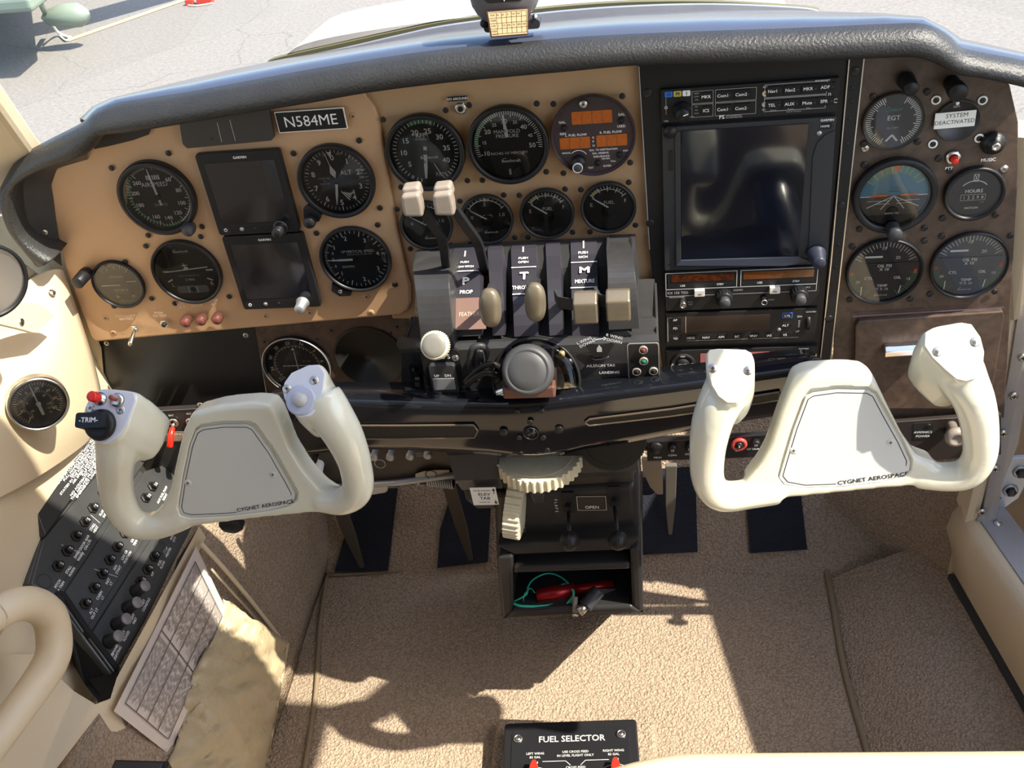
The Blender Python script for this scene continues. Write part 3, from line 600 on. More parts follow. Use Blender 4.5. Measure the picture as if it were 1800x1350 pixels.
def f_turn(b, n, r):
    script(b, 0, 25, 15, WHT); b.bar(-r * .80, 1, -r * .60, 1, 1.8, WHT); b.bar(r * .62, 1, r * .85, 1, 1.8, WHT)
    for sx in (-1, 1): b.bar(sx * 20, -9, sx * 26, -12, 1.8, WHT)
    b.text('TURN COORDINATOR', 0, -5, 1.7, DIMW); b.text('2 MIN', 0, -10, 3, WHT, .2); b.text('L', -21, -16, 4.6, WHT, .2); b.text('R', 24, -16, 4.6, WHT, .2)
    b.prism(rrect(36, 9, 3, 3, 0, -22), .05, .5, mat('inclinometer', (.13, .14, .16), .3, var=(200, (.24, .25, .27), .3))); b.bar(-5, -18, -5, -26.5, .8, WHT, .6); b.bar(5, -18, 5, -26.5, .8, WHT, .6); b.lathe([(3.4, .4), (2.4, 1.6), (0, 2)], DIAL, 20, cx=0, cy=-22.5)
    n.prism([(-25, .2), (25, 4.6), (25, 5.8), (3, 4), (2, 6.5), (-2, 6), (-3, 3.4), (-25, 1.5)], .8, 1.3, WHT); n.bar(0, 5, -1, 11, 1.1, WHT, 1.35); n.bar(-4, 8, 3, 9, .9, WHT, 1.36)
gauge('turn_coordinator', -428, -30, 39.2, 'turn coordinator with a small white aeroplane figure, below the airspeed indicator', f_turn, rim=3, wall=3, scr=[(-37, 33), (28, 41), (38, -34), (-28, -40)])
def f_vsi(b, n, r):
    b.ticks(r * .90, r * .98, 270, 305, 10, .4, WHT, every=5, r0b=r * .85, wb=.8); b.ticks(r * .90, r * .98, 235, 270, 10, .4, WHT, every=5, r0b=r * .85); b.ticks(r * .88, r * .98, 305, 450, 16, .7, WHT, every=4, r0b=r * .80, wb=1); b.ticks(r * .88, r * .98, 90, 235, 16, .7, WHT, every=4, r0b=r * .80, wb=1)
    for s, a in (('1', 305), ('2', 345), ('3', 33), ('4', 78), ('3', 120), ('2', 170), ('.5', 288), ('.5', 252), ('1', 228)): num(b, s, a, r * .74, 4.8 if len(s) == 1 else 2.8)
    b.text('0', -r * .72, 0, 4.4, WHT); b.text('UP', -12, 9, 2.8, WHT); b.text('VERTICAL SPEED', 6, 9, 2.9, WHT); b.text('THOUSAND FT PER MIN', 5, 5.4, 1.8, DIMW); b.text('DOWN', -10, -9, 2.8, WHT); b.frame(r * .86, -3, r * .93, 6, .5, WHT)
    needle(n, 270, r * .90, 2.4, tail=2); hubcap(n)
t = gauge('vertical_speed_indicator', -237, -24, 38.5, 'vertical speed indicator with its needle on zero, right of the lower flight display', f_vsi, rim=3, wall=3, scr=[(-36, 32), (31, 38), (36, -34)])
b = M(.001); b.prism([(-31, -26), (-20, -36), (-12, -38), (-14, -43), (-26, -43), (-34, -36)], -2, 2, PLB); b.lathe([(2.4, 1), (2.4, 2.6), (1.4, 2.6), (1.4, 2.2), (0, 2.2)], STEEL, 16, cx=-24, cy=-37); obj('knob_lug', b, t, bevel=.0008)
def f_pp(b, n, r):
    b.ticks(r * .84, r * .97, 318, 402, 12, .5, WHT, every=3, r0b=r * .74)
    b.text('PRESSURE', 0, 9, 2.6, WHT); b.text('SOURCE', 0, -8, 3, WHT); b.text('INSTRUMENT AIR', 0, -12, 1.6, DIMW); b.text('4', -8, 18, 3, WHT); b.text('5', 2, 20, 3, WHT); b.text('IN. OF MERCURY', 0, 5, 1.4, DIMW)
    for sx in (-1, 1): b.lathe([(2.6, 0), (2.2, 1), (0, 1.4)], GOLD, 16, cx=sx * 9 + 3, cy=-16)
    script(b, 2, -22, 13); n.bar(-21, -1, 2, -1, 1.5, WHT, 1.2); n.bar(10, 3, 22, 3, 1, WHT, 1.2)
t = gauge('pressure_gauge', -512, -41.5, 29.9, 'small instrument air pressure gauge with pale glare, lowest at left on the tan panel', f_pp, dial=DIALG, rim=2.5, wall=2, scr=[(17, 27), (31, -21), (-17, -29)])
b = M(.001); b.lathe([(6.5, 0), (7.2, 6), (6.8, 24), (5.5, 25), (0, 25)], PLB, 24, cx=-30, cy=18); obj('setting_knob', b, t)
def f_rpm(b, n, r):
    b.ticks(r * .86, r * .97, 196, 212, 2, .8, WHT); b.ticks(r * .86, r * .97, 215, 236 + 241.5 + 35, 42, .75, WHT); b.arc(r * .86, r * .97, 335, 382, GRN, .12)
    for k, s in enumerate(('5', '10', '15', '20', '25', '30', '35', '40')): num(b, s, 236 + 34.5 * k, r * .64, 5.2)
    b.text('RPM', -1, 17, 4.6, WHT, .2); b.text('HUNDREDS', -1, 13, 1.9, DIMW); script(b, 3, -6, 15, WHT); b.text('RPM', 12, -24, 4, DIMW); b.disc(10, .05, BLK, 30, 3, -2)
    needle(n, 187, r * .82, 3.4, tail=6, tipw=1); n.text('R', -1.5, -10, 3.4, BLK, 1.7); n.bar(7, -12, 13, -26, .7, WHT, 1.3); hubcap(n, 2.4)
gauge('tachometer', -143, 90.5, 39.4, 'dual tachometer, leftmost large gauge on the middle tan panel', f_rpm, rim=4.5, wall=4.5, scr=[(-36, 35), (26, 40), (37, -33), (-31, -36)])
def f_mp(b, n, r):
    b.ticks(r * .86, r * .97, 250, 458, 52, .75, WHT, every=5, r0b=r * .80); b.arc(r * .86, r * .97, 268, 345, GRN, .12)
    for s, a, h in (('10', 249, 4.4), ('15', 277, 3.2), ('20', 306, 4.4), ('25', 330, 3.2), ('30', 356, 4.4), ('35', 22, 3.2), ('40', 45, 4.4), ('45', 71, 3.2), ('50', 96, 4.6)): num(b, s, a, r * .68, h)
    b.text('MANIFOLD', 0, 13, 3.6, WHT, .2); b.text('PRESSURE', 0, 8.5, 3.6, WHT, .22); b.text('INCHES OF MERCURY', 0, -9, 2.6, WHT); script(b, 1, -17, 16, WHT)
    needle(n, -4, r * .88, 3.2, tail=-8, tipw=.8); n.text('R', -1.2, 14, 3.4, BLK, 1.7); n.bar(-1, -25, -1, -31, 2.2, DIMW, 1.2)
gauge('manifold_pressure_gauge', -61, 93, 39.6, 'dual manifold pressure gauge, large dial between the tachometer and the fuel flow display', f_mp, rim=4.5, wall=4.2, scr=[(-33, 41), (31, 38), (34, -31), (-30, -36)])
def f_ff(b, n, r):
    b.prism(rrect(38, 12.5, 1, 2, 0, 18), .05, .5, AMB); b.prism(rrect(29, 11.5, 1, 2, -17.5, -6.5), .05, .5, AMB); b.prism(rrect(29, 11.5, 1, 2, 17.5, -6), .05, .5, AMB)
    for x in (-9.5, 0, 9.5): b.bar(x, 12, x, 24, .5, BROWN, .6)
    for x in (-22.5, -12.8, 12.7, 22.3): b.bar(x, -12, x, -1, .5, BROWN, .6)
    for s, x, y, h in (('GAL.', -28, 15, 2.4), ('REM.', -28, 3.5, 2.2), ('GAL.', 28, 19, 2.4), ('USED', 27, 7.5, 2.3), ('L. FUEL FLOW', -16, 1.6, 2.3), ('R. FUEL FLOW', 17, 2.4, 2.3), ('G', 0, -2, 2), ('P', 0, -6, 2), ('H', 0, -10, 2), ('GAL. TO DESTINATION', 9, -14.6, 1.8), ('GAL. RESERVE', 6, -18, 1.8), ('ENDURANCE', 7, -21.4, 1.8), ('HRS-MIN.', 11, -24, 1.4), ('NM/GAL.', -26, -16, 1.6), ('TEST', -4, -32.5, 1.8), ('ENTER', 12, -31.5, 1.8), ('FULL', 18, -27, 1.6), ('ADD', 30, -17, 1.6)): b.text(s, x, y, h, WHT, .7, bold=.03)
    b.arc(8.5, 9.1, -45, 60, WHT, .2, cx=-15, cy=-23)
    for (x, y) in ((-27, 9), (27, 13), (24, -21), (3, -28)): b.lathe([(3, 0), (2.6, 2.4), (0, 2.8)], PLM, 18, cx=x, cy=y)
    n.lathe([(6.5, 0), (6.2, 8), (0, 8)], PLB, 28, cx=-15, cy=-25); n.lathe([(4.6, 8), (4.6, 10), (0, 10.2)], GREYK, 24, cx=-16, cy=-28); n.ring([(4.9, 8), (4.9, 10.4), (4.2, 10.4), (4.2, 8)], WHT, 28, cx=-16, cy=-28)
t = gauge('fuel_flow_computer', 20.6, 96.5, 40.3, 'round fuel computer with three amber digit windows, rightmost large dial on the tan panel', f_ff, cat='fuel computer', rim=2, wall=1.5, glass=None, dial=mat('maroon_black', (.040, .028, .030), .4), bez=mat('maroon_bezel', (.055, .034, .038), .35), scr=[(-35, 33), (29, 36), (34, -30), (-31, -37)])
screws(t, [(-7, 32)], 'steel', 1)
def f_load(b, n, r):
    b.arc(r * .86, r * .90, -55, 55, WHT, .12); b.ticks(r * .86, r * 1.0, -55, 55, 10, .55, WHT, every=5, r0b=r * .80, wb=.8, z=.14)
    b.text('0', -15, 2, 3.8, WHT); b.text('.5', -1, 16, 3.6, WHT); b.text('1.0', 16, 4, 3.8, WHT); b.text('LOAD', 0, 3, 3.2, WHT); b.flat([(-r, -3), (r, -3), (r * .75, -r * .68), (0, -r), (-r * .75, -r * .68)], .3, PLM); b.lathe([(6, .2), (6, .8), (0, .8)], PLM, 24, cx=0, cy=-2)
    script(b, 3, -15, 12, WHT, .5); needle(n, -57, r * .82, 1.3, tail=0, z=.9)
gauge('load_meter', -91.6, 14.8, 27.4, 'round load meter fully in view, between the hidden load meter and the fuel gauges', f_load, rim=3, wall=2.6, scr=[(20, 25), (-25, 21), (26, -23), (-20, -27)])
gauge('load_meter', -154.5, 11.5, 27.4, 'round load meter half hidden behind the two pale lever knobs', f_load, rim=3, wall=2.6, scr=[(-28, 19), (22, -25), (-22, -27), (25, 22)])
def f_fuel(b, n, r):
    b.arc(r * .80, r * .83, -52, 52, WHT, .12); b.arc(r * .83, r * .93, -52, -26, YEL, .12); b.ticks(r * .80, r * .96, -52, 52, 12, .5, WHT, every=3, wb=.8, r0b=r * .72)
    b.text('E', -16.5, 3, 4, WHT); b.text('F', 17, 6, 4, WHT); b.text('FUEL', 1, 5, 3.4, WHT); b.text('1/2', 1, 20, 2.4, WHT); b.text('1/4', -9, 19, 2, WHT); b.text('3/4', 11, 18, 2, WHT)
    b.flat([(-r, -4), (r, -4), (r * .75, -r * .68), (0, -r), (-r * .75, -r * .68)], .3, PLM); b.lathe([(7, .2), (7, .8), (0, .8)], PLM, 24, cx=0, cy=-4); needle(n, -55, r * .80, 1.5, tail=0, z=.9)
gauge('fuel_gauge', -30, 17.6, 27.6, 'left one of the two round fuel gauges above the levers', f_fuel, rim=3, wall=2.6, scr=[(20, 25), (-26, 21), (24, -23), (-22, -26)])
gauge('fuel_gauge', 31.4, 21, 27.6, 'right one of the two round fuel gauges, next to the radio rack', f_fuel, rim=3, wall=2.6, scr=[(21, 25), (-26, 20), (26, -22), (-20, -27)])
def f_egt(b, n, r):
    b.ticks(r * .80, r * .98, 205, 335, 26, .8, WHT, every=5, r0b=r * .72); b.ticks(r * .80, r * .98, 25, 155, 26, .8, WHT, every=5, r0b=r * .72)
    b.text('Alcor', 2, 11, 3.2, TEAL, rot=.1); b.ring([(2.2, 0), (2.2, .4), (1.7, .4), (1.7, 0)], TEAL, 20, cx=-6, cy=11.5); b.text('EGT', 0, 3, 4.4, WHT, .2, bold=.05); b.text('REL. SHIFT', 0, -6.5, 1.6, DIMW); n.bar(-5, -19, 0, -13, 1.7, WHT, .8); n.bar(5, -19, 0, -13, 1.7, WHT, .82)
t = gauge('egt_gauge', 294, 92, 27.5, 'blue black exhaust temperature gauge reading EGT, top of the burl panel', f_egt, dial=DIALB, rim=1.5, wall=1.4, bez=mat('egt_bezel', (.05, .045, .04), .4), scr=[(-20, 24), (26, 25), (24, -22), (-24, -21)])
b = M(.001); b.lathe([(8, 0), (7.2, 7), (6.4, 21), (5.5, 22), (0, 22)], PLB, 26, cx=6, cy=38); obj('pointer_knob', b, t)
def f_att(b, n, r):
    b.disc(r, .05, SKYB, 48); v = [(r * math.sin(math.radians(a)), r * math.cos(math.radians(a))) for a in range(92, 269, 4)]; b.flat([(r, -1)] + v + [(-r, -1)], .12, GNDB)
    b.arc(r * .70, r * .96, -62, 62, mat('att_teal', (.10, .30, .28), .5), .14); 
    for a in (-60, -45, -30, -20, -10, 10, 20, 30, 45, 60): b.arc(r * .74, r * .97, a - .9, a + .9, YEL, .16, 2)
    b.flat([(-3, r * .98), (3, r * .98), (2.2, r * .76), (-2.2, r * .76)], .2, ORNG)
    for sx in (-1, 1):
        b.bar(sx * 6, 0, sx * 22, 0, 2.2, ORNG, .9); b.bar(sx * 20, -1, sx * 31, -1, .9, WHT, .5); b.bar(0, -1.2, sx * 24, -13, .7, WHT, .3); b.bar(0, -1.2, sx * 11, -15, .7, WHT, .3); b.bar(sx * 3, -6, sx * 24, -6, .4, WHT, .31); b.bar(sx * 3, -9, sx * 17, -9, .4, WHT, .31)
    b.bar(-5, 4, 5, 4, .5, BLK, .3); b.bar(-4, 7, 4, 7, .4, BLK, .3); b.lathe([(6, .4), (6, 1), (0, 1)], PLM, 24, cx=0, cy=-18); b.flat([(-r * .72, -r * .66), (r * .72, -r * .66), (r * .4, -r * .93), (0, -r * .99), (-r * .4, -r * .93)], .8, PLB); b.text('SIGMA-TEK', 0, -19, 1.9, WHT, 1.2)
t = gauge('attitude_indicator', 303, 18, 38.6, 'attitude indicator with blue sky and orange wing bars, on the burl panel', f_att, rim=5, wall=6, scr=[(-30, 32), (36, 34), (33, -38), (-28, -36)])
b = M(.001); b.lathe([(7, 0), (7, 18), (6.2, 20), (0, 20)], GREYB, 28, cx=1, cy=-33); obj('adjust_knob', b, t)
def f_hrs(b, n, r):
    b.arc(r * .62, r * .66, -48, 48, WHT, .12, cx=0, cy=-2); b.frame(-2, 12, 2, 19, .6, WHT); b.bar(-1.6, 12, 1.6, 19, .5, WHT, .16); b.bar(1.6, 12, -1.6, 19, .5, WHT, .17)
    b.text('HOURS', 0, 2, 3.4, WHT, bold=.06); b.frame(-11, -7.5, 11, -1.6, .5, DIMW); b.prism(rrect(21, 5.2, .4, 2, 0, -4.5), .02, .1, BLK)
    for i, c in enumerate('1229.8'.replace('.', '')): b.text(c, -8 + i * 4.1, -4.6, 3.3, WHT, .2)
    b.text('1/10', 9, -10, 1.4, DIMW); b.text('DATCON', 0, -15.5, 2.0, WHT, bold=.05)
gauge('hour_meter', 375.5, 15.5, 27.5, 'hour meter with a row of small digits and HOURS, right edge of the burl panel', f_hrs, rim=3, wall=3.4, dial=DIALB, scr=[(-25, 24), (-24, -26), (24, -25)])
def f_oil(b, n, r):
    b.ticks(r * .82, r * .97, -62, 62, 20, .5, WHT, every=5, r0b=r * .76); b.ticks(r * .82, r * .97, 95, 150, 12, .6, GRN, every=4, r0b=r * .76); b.ticks(r * .82, r * .97, 210, 265, 12, .6, GRN, every=4, r0b=r * .76)
    b.text('10', -2, 26, 3.4, WHT); b.text('20', 12, 15, 3.4, WHT); b.text('OIL PSI', 0, 6, 3.2, WHT, bold=.04); b.text('X 10', 0, 2, 3.2, WHT, bold=.04); b.text('CYL', -14, -8, 3.2, WHT, bold=.04); b.text('OIL', 14, -8, 3.2, WHT, bold=.04); b.text('TEMP', 0, -17, 3, WHT, bold=.04); b.text('\u00b0F X 10', 0, -21, 2.8, WHT)
    b.text('30', -24, -12, 3, WHT); b.text('15', 25, -10, 3, WHT); script(b, 0, -28, 11); b.arc(r * .86, r * .95, 88, 97, REDP, .13); b.arc(r * .86, r * .95, 262, 270, REDP, .13)
    n.bar(-20, 17, -3, 17, 2.2, WHT, .9); n.bar(-20, -17, -20, -27, .9, WHT, .9); n.bar(18, -17, 17, -26, .9, WHT, .9)
    b.bar(-r * .9, 9.5, r * .9, 9.5, .6, PLM, .5)
gauge('engine_gauge', 303, -66, 37.3, 'left engine gauge for oil and cylinder readings, bottom of the burl panel beside the rack', f_oil, dial=DIALB, rim=2.5, wall=2.2, scr=[(-33, 29), (35, 32), (30, -35), (-30, -33)])
gauge('engine_gauge', 383.4, -63, 37.3, 'right engine gauge for oil and cylinder readings, hazed with glare near the cabin wall', f_oil, dial=mat('glare_dial', (.10, .105, .11), .35, var=(18, (.045, .05, .06), .3)), rim=2.5, wall=2.2, scr=[(-30, 33), (-32, -33), (30, -33), (34, 30)])  # glare is put into this dial's lighter colour
def f_hsi(b, n, r):
    b.ticks(r * .72, r * .78, 0, 360, 72, .55, WHT, every=2, r0b=r * .69, wb=.8)
    for k, s in enumerate(('N', '3', '6', 'E', '12', '15', 'S', '21', '24', 'W', '30', '33')):
        a = math.radians(k * 30 + 22); b.text(s, r * .87 * math.sin(a), r * .87 * math.cos(a), 4.2, WHT, .16, rot=-a, bold=.03)
    b.flat([(-2.4, r * .58), (2.4, r * .58), (0, r * .69)], .3, WHT); n.bar(1, 20, 0, -20, .9, WHT, 1.4); n.bar(-17, 0, 17, 0, .9, WHT, 1.5)
    b.text('GS', 9, 5, 1.8, DIMW); b.text('NAV', 15, 5, 1.8, DIMW)
    for i in range(-3, 4): b.disc(.5, .3, WHT, 8, 0, i * 5.2); b.disc(.5, .3, WHT, 8, i * 5.2, 0)
c = W(521, 645, .010)
gauge('course_indicator', c.x * 1000, c.z * 1000, 40.5, 'round course indicator with a compass ring, on the small burl panel behind the left yoke', f_hsi, y=.012, rim=3, wall=3, scr=False)
bpy.data.objects['course_indicator'].data  # no-op
# annular silver rims
def srim(o, R):
    b = M(.001); b.ring([(R + .2, 1.5), (R + .2, 3.2), (R - .6, 3.6), (R - .9, 3.2)], ALU, 60); obj('silver_rim', b, o)
srim(bpy.data.objects['course_indicator'], 40.5)
# vacuum disc with a SYSTEM DEACTIVATED label
c = W(1684, 213, 0)
t = thing('deactivated_gauge', c, 'round black blanking gauge behind a white label reading SYSTEM DEACTIVATED', 'gauge')
b = M(.001); b.lathe([(19.5, -3), (19.5, -.4), (18.6, .2), (18.6, -.2), (0, -.2)], mat('blank_gauge', (.035, .032, .030), .45), 48); b.text('LEFT', -3, 14, 2, DIMW, .1); b.lathe([(1.6, 0), (1.6, .6), (0, .6)], WHT, 12, cx=-3, cy=17); obj('dial', b, t)
b = M(.001); b.prism(rrect(35, 15, .5, 2, -3, 2), .3, .9, WLAB, T=Matrix.Rotation(.03, 4, 'Z')); b.text('SYSTEM', -2, 6, 4, BLK, 1.0, rot=.03); b.text('DEACTIVATED', -3, 0, 3.7, BLK, 1.0, rot=.03); b.v = [v for v in b.v]; obj('label', b, t)
screws(t, [(-21, 20), (19, 17), (22, -19), (-18, -22)], 'white', -3)
b = M(.001); b.lathe([(7, -3), (7, 9), (8.2, 11), (8.2, 21), (7.4, 22), (0, 22)], PLB, 30); o = tag(obj('knob', b), 'short black knob above the white SYSTEM DEACTIVATED label', 'knob'); o.matrix_world = FT(W(1674, 148, 0))
# music jack and push-to-talk button
t = thing('music_jack', W(1745, 250, .002), 'black audio jack with a steel nut, MUSIC printed below it', 'audio jack')
b = M(.001); b.lathe([(11, 0), (11, 3), (9, 7), (6.5, 8), (6.5, 10), (0, 10)], PLB, 26); b.lathe([(3.8, 10), (3.8, 11.5), (1.6, 11.6), (1.6, 10.5), (0, 10.5)], STEEL, 20); obj('socket', b, t); b = M(.001); b.text('MUSIC', -1, -17, 3.2, WHT, .4, rot=.03, bold=.04); obj('lettering', b, t)
t = thing('push_to_talk_button', W(1675, 277, .002), 'small red push button in a steel ring, PTT printed below', 'button')
b = M(.001); b.ring([(7, 0), (7, 1.5), (5, 2.5), (3.4, 2.5), (3.4, 0)], STEEL, 26); b.lathe([(3.6, 0), (3.6, 1.4), (0, 1.4)], SCREW, 18); obj('collar', b, t); b = M(.001); b.lathe([(3.2, 1), (3.2, 9), (2.4, 10), (0, 10)], REDK, 20); obj('button', b, t); b = M(.001); b.text('PTT', -2, -10.5, 2.8, WHT, .4, bold=.05); obj('lettering', b, t)
screws(RP, [loc2(RPl, x, y, .004) for x, y in ((1521, 261), (1765, 297))], 'steel', 0); 
b = M(.001); b.prism(rrect(16, 6, 1, 2), 0, .2, SCREW)
# go around button
t = thing('go_around_button', W(810, 190, .004), 'small push button under a black GO AROUND label on the tan panel', 'button')
b = M(.001); b.lathe([(6.2, 0), (6.2, 1.2), (4.6, 2.6), (3, 2.6), (3, 1.4), (0, 1.4)], STEEL, 6, smooth=False); b.ring([(5.6, 1), (5.6, 1.8), (3.8, 2.9), (3.2, 1.4)], STEEL, 26); obj('collar', b, t); b = M(.001); b.lathe([(2.7, 0), (2.7, 3), (0, 3.4)], PLM, 18); obj('button', b, t)
b = M(.001); b.prism(rrect(19.5, 4.6, .8, 3, -2, 9.5), 0, .5, PLB); b.text('GO AROUND', -2, 9.5, 2.3, WHT, .7, bold=.03); obj('label', b, t)
# registration plate
t = thing('registration_plate', W(547, 211, -.001), 'black plate with white edge reading N584ME at the top of the tan panel', 'placard')
b = M(.001); b.prism(rrect(69, 21, .6, 2), -1, 1, WHT); b.prism(rrect(67.4, 19.4, .4, 2), 1, 1.25, PLB); obj('plate', b, t); b = M(.001); b.text('N584ME', 0, 0, 10.6, WHT, 1.4, sx=1.0); obj('lettering', b, t)
# black annunciator plate under the lip
t = thing('annunciator_cover', W(405, 232, -.003), 'flat dark grey cover plate under the shield lip on the tan panel', 'cover')
pl = lambda x, y: loc2(W(405, 232, -.003), x, y, -.003)
b = M(.001); b.prism([pl(316, 215), pl(470, 170), pl(483, 240), pl(478, 246), pl(330, 260), pl(322, 252)], -3, 2, mat('cover_grey', (.035, .032, .030), .45)); b.bar(*pl(383, 214), *pl(391, 248), .5, DIMW, 2.2); b.bar(*pl(405, 209), *pl(415, 246), .5, DIMW, 2.2); b.disc(1.6, 2.2, BLK, 16, *pl(374, 242)); b.disc(1.2, 2.2, GREYB, 12, *pl(384, 246)); obj('plate', b, t, bevel=.0006)
# shadow under the shield at far upper left, put in as dark plate
b = M(.001); L0 = W(215, 240, .0); pl = lambda x, y: loc2(L0, x, y, 0); b.prism([pl(165, 262), pl(180, 225), pl(270, 215), pl(262, 236), pl(235, 246), pl(190, 257)], .0, .8, mat('shadow_dark', (.008, .006, .006), .6)); o = obj('painted_shadow', b, bevel=.0003); o.matrix_world = FT(L0); o.parent = LP; o.matrix_parent_inverse = LP.matrix_world.inverted()
# small warning lamps, toggle and test button along the lower left edge
for (x, y, s1, s2, lab) in ((327, 565, 'LEFT', 'ALT', 'left of the three small dark red lamps, LEFT ALT above it'), (354, 562, 'REAR', 'DOOR', 'middle of the three small dark red lamps, REAR DOOR above it'), (382, 560, 'RIGHT', 'ALT', 'right of the three small dark red lamps, RIGHT ALT above it')):
    t = thing('warning_lamp', W(x + 3, y - 5, 0), lab, 'lamp', 'warning lamps on the tan panel')
    b = M(.001); b.lathe([(6, 0), (6, 9), (5.4, 10), (0, 10)], mat('lamp_body', (.09, .035, .025), .4), 26); obj('body', b, t); b = M(.001); b.lathe([(5.2, 9.9), (4.6, 11), (0, 11.6)], PINK, 24); obj('lens', b, t)
    b = M(.001); b.text(s1, -2, 20, 3.2, FADE, .1, bold=.03); b.text(s2, -2, 15.5, 3.2, FADE, .1, bold=.03); obj('lettering', b, t)
t = thing('push_to_test_button', W(290, 568, 0), 'small hexagonal test button with PUSH TO TEST above, left of the red lamps', 'button')
b = M(.001); b.lathe([(5, 0), (5, 2), (4, 2.6), (0, 2.6)], STEEL, 6, smooth=False); b.lathe([(2.4, 2), (2.4, 5), (0, 5.4)], PLB, 16); obj('button', b, t); b = M(.001); b.text('PUSH', -3, 14, 3, FADE, .1, bold=.03); b.text('TO TEST', -3, 10, 3, FADE, .1, bold=.03); obj('lettering', b, t)
t = thing('toggle_switch', W(238, 577, 0), 'steel toggle switch pointing down near the bottom left corner of the tan panel', 'switch')
b = M(.001); b.lathe([(5, 0), (5, 2), (3.6, 3), (0, 3)], STEEL, 6, smooth=False); obj('nut', b, t); b = M(.001); b.tube([(0, 0, 2), (0, -3, 9), (0, -7, 19), (0, -8, 22)], [1.6, 2.2, 3, 2.4], STEEL, 14); obj('lever', b, t); b = M(.001); b.text('EMERGENCY', -6, 17, 3, FADE, .1, bold=.03); b.text('BATTERY', -6, 13, 3, FADE, .1, bold=.03); obj('lettering', b, t)
# ============================================================ FLIGHT DISPLAYS AND RADIOS
def quad_frame(tl, tr, bl, y):   # real rectangle from three corner pixels on a vertical plane
    a, b_, c = W(*tl, y), W(*tr, y), W(*bl, y); ctr = (b_ + c) / 2; return ctr, (b_ - a).length * 1000, (c - a).length * 1000
def flightdisp(tl, tr, bl, lab, kn):
    c, w, h = quad_frame(tl, tr, bl, -.002); t = thing('flight_display', c, lab, 'display', 'square flight displays on the tan panel')
    b = M(.001); b.prism(rrect(w, h, 3, 3), -4, 3, PLB); obj('case', b, t, bevel=.0008); b = M(.001); b.prism(rrect(w * .83, h * .74, 1, 2, 0, h * .02), 2.9, 3.2, SCREEN); obj('screen', b, t)
    b = M(.001); b.text('GARMIN', 2, h * .44, 2.6, WHT, 3.2, bold=.06); b.bar(-w * .5 + 3, -h * .385, w * .5 - 3, -h * .385, .4, GREYB, 3.3); b.disc(4.6, 3.3, GREYB, 24, -w * .40, -h * .43); b.disc(4, 3.35, PLB, 24, -w * .40, -h * .43); b.ring([(1.9, 3.4), (1.9, 3.6), (1.4, 3.6), (1.4, 3.4)], WHT, 20, cx=-w * .40, cy=-h * .43); b.bar(-w * .4, -h * .43, -w * .4, -h * .41, .5, WHT, 3.7); obj('lettering', b, t)
    b = M(.001); b.lathe([(2.2, 3), (2.2, 3.4), (0, 3.6)], ALU, 16, cx=-w * .20, cy=-h * .43); b.lathe([(1.8, 3), (1.8, 3.2), (0, 3.2)], BLK, 16, cx=-w * .03, cy=-h * .43); obj('light_sensor', b, t)
    b = M(.001); k = PLB if not kn else ALU; b.lathe([(7.5, 3), (7.5, 4), (6, 5), (5.8, 17), (5, 18.5), (0, 18.5)], k, 28, cx=w * .28, cy=-h * .43); b.ring([(7.2, 3.2), (7.2, 4.3), (6.6, 4.3), (6.6, 3.2)], ALU, 28, cx=w * .28, cy=-h * .43); obj('knob', b, t)
    return t
flightdisp((341, 273), (488, 258.5), (391, 414), 'square black flight display, upper one, with a black knob', 0)
flightdisp((392, 419), (531, 403), (432, 546), 'square black flight display, lower one, with a silver knob', 1)
def unit(name, tl, tr, bl, y, m, th, lab, cat):
    c, w, h = quad_frame(tl, tr, bl, y); t = thing(name, c, lab, cat); b = M(.001); b.prism(rrect(w, h, 1.2, 2), -8, th, m); obj('case', b, t, bevel=.0006); return t, c, w, h
FACE = mat('radio_face', (.014, .014, .015), .45, spec=.3)
def key(b, x, y, w, h, s, z, th=None, m=PLM, tm=WHT): b.prism(rrect(w, h, .8, 2, x, y), z, z + 1.0, m); b.text(s, x - (1.5 if th else 0), y, th or h * .42, tm, z + 1.15, bold=.03)
# audio panel
t, c, w, h = unit('audio_controller', (1161, 155.3), (1476, 138), (1163, 214), -.002, FACE, 1, 'audio control panel with blue, amber and white marker lamps, top of the radio rack', 'audio panel')
b = M(.001); x0 = -w / 2; T_ = h / 2
for i, (s, m, tm) in enumerate((('O', BLUP, BLK), ('M', YEL, BLK), ('I', WHT, BLK))): b.prism(rrect(7, 5.2, .8, 2, x0 + 7 + i * 8, T_ - 4.5), 1, 1.8, m); b.text(s, x0 + 7 + i * 8, T_ - 4.5, 3.2, tm, 2, bold=.06)
obj('marker_lamps', b, t)
b = M(.001)
for k, (s, x, y) in enumerate((('MKR', 46, 7), ('Com1', 62, 7), ('Com2', 80, 7), ('ICS', 46, -6), ('Com1', 62, -6), ('Com2', 80, -6), ('Nav1', 110, 8), ('Nav2', 127, 8), ('MKR', 144, 8), ('ADF', 160, 8.5), ('TEL', 110, -5), ('AUX', 127, -5), ('Mute', 144, -5), ('SPR', 160, -4.5))):
    xx = x0 + x * w / 172.0; key(b, xx, y, 8.5 if x == 46 else 14.5, 8, s, 1, 2.9)
    if x != 46: b.prism(rrect(2.2, 1.6, .4, 2, xx + 5, y), 2, 2.4, GREYB)
obj('keys', b, t)
b = M(.001); b.frame(x0 + 28, 1, x0 + 47, 12.5, .3, DIMW, 1.3); b.frame(x0 + 28, -12, x0 + 47, 0, .3, DIMW, 1.3); b.frame(x0 + 49, 1, x0 + 93 * w / 172, 12.5, .3, DIMW, 1.3); b.frame(x0 + 49, -12, x0 + 93 * w / 172, 0, .3, DIMW, 1.3); b.frame(x0 + 101 * w / 172, 2, w / 2 - 11, 14, .4, DIMW, 1.3); b.frame(x0 + 101 * w / 172, -11, w / 2 - 11, 1, .4, DIMW, 1.3)
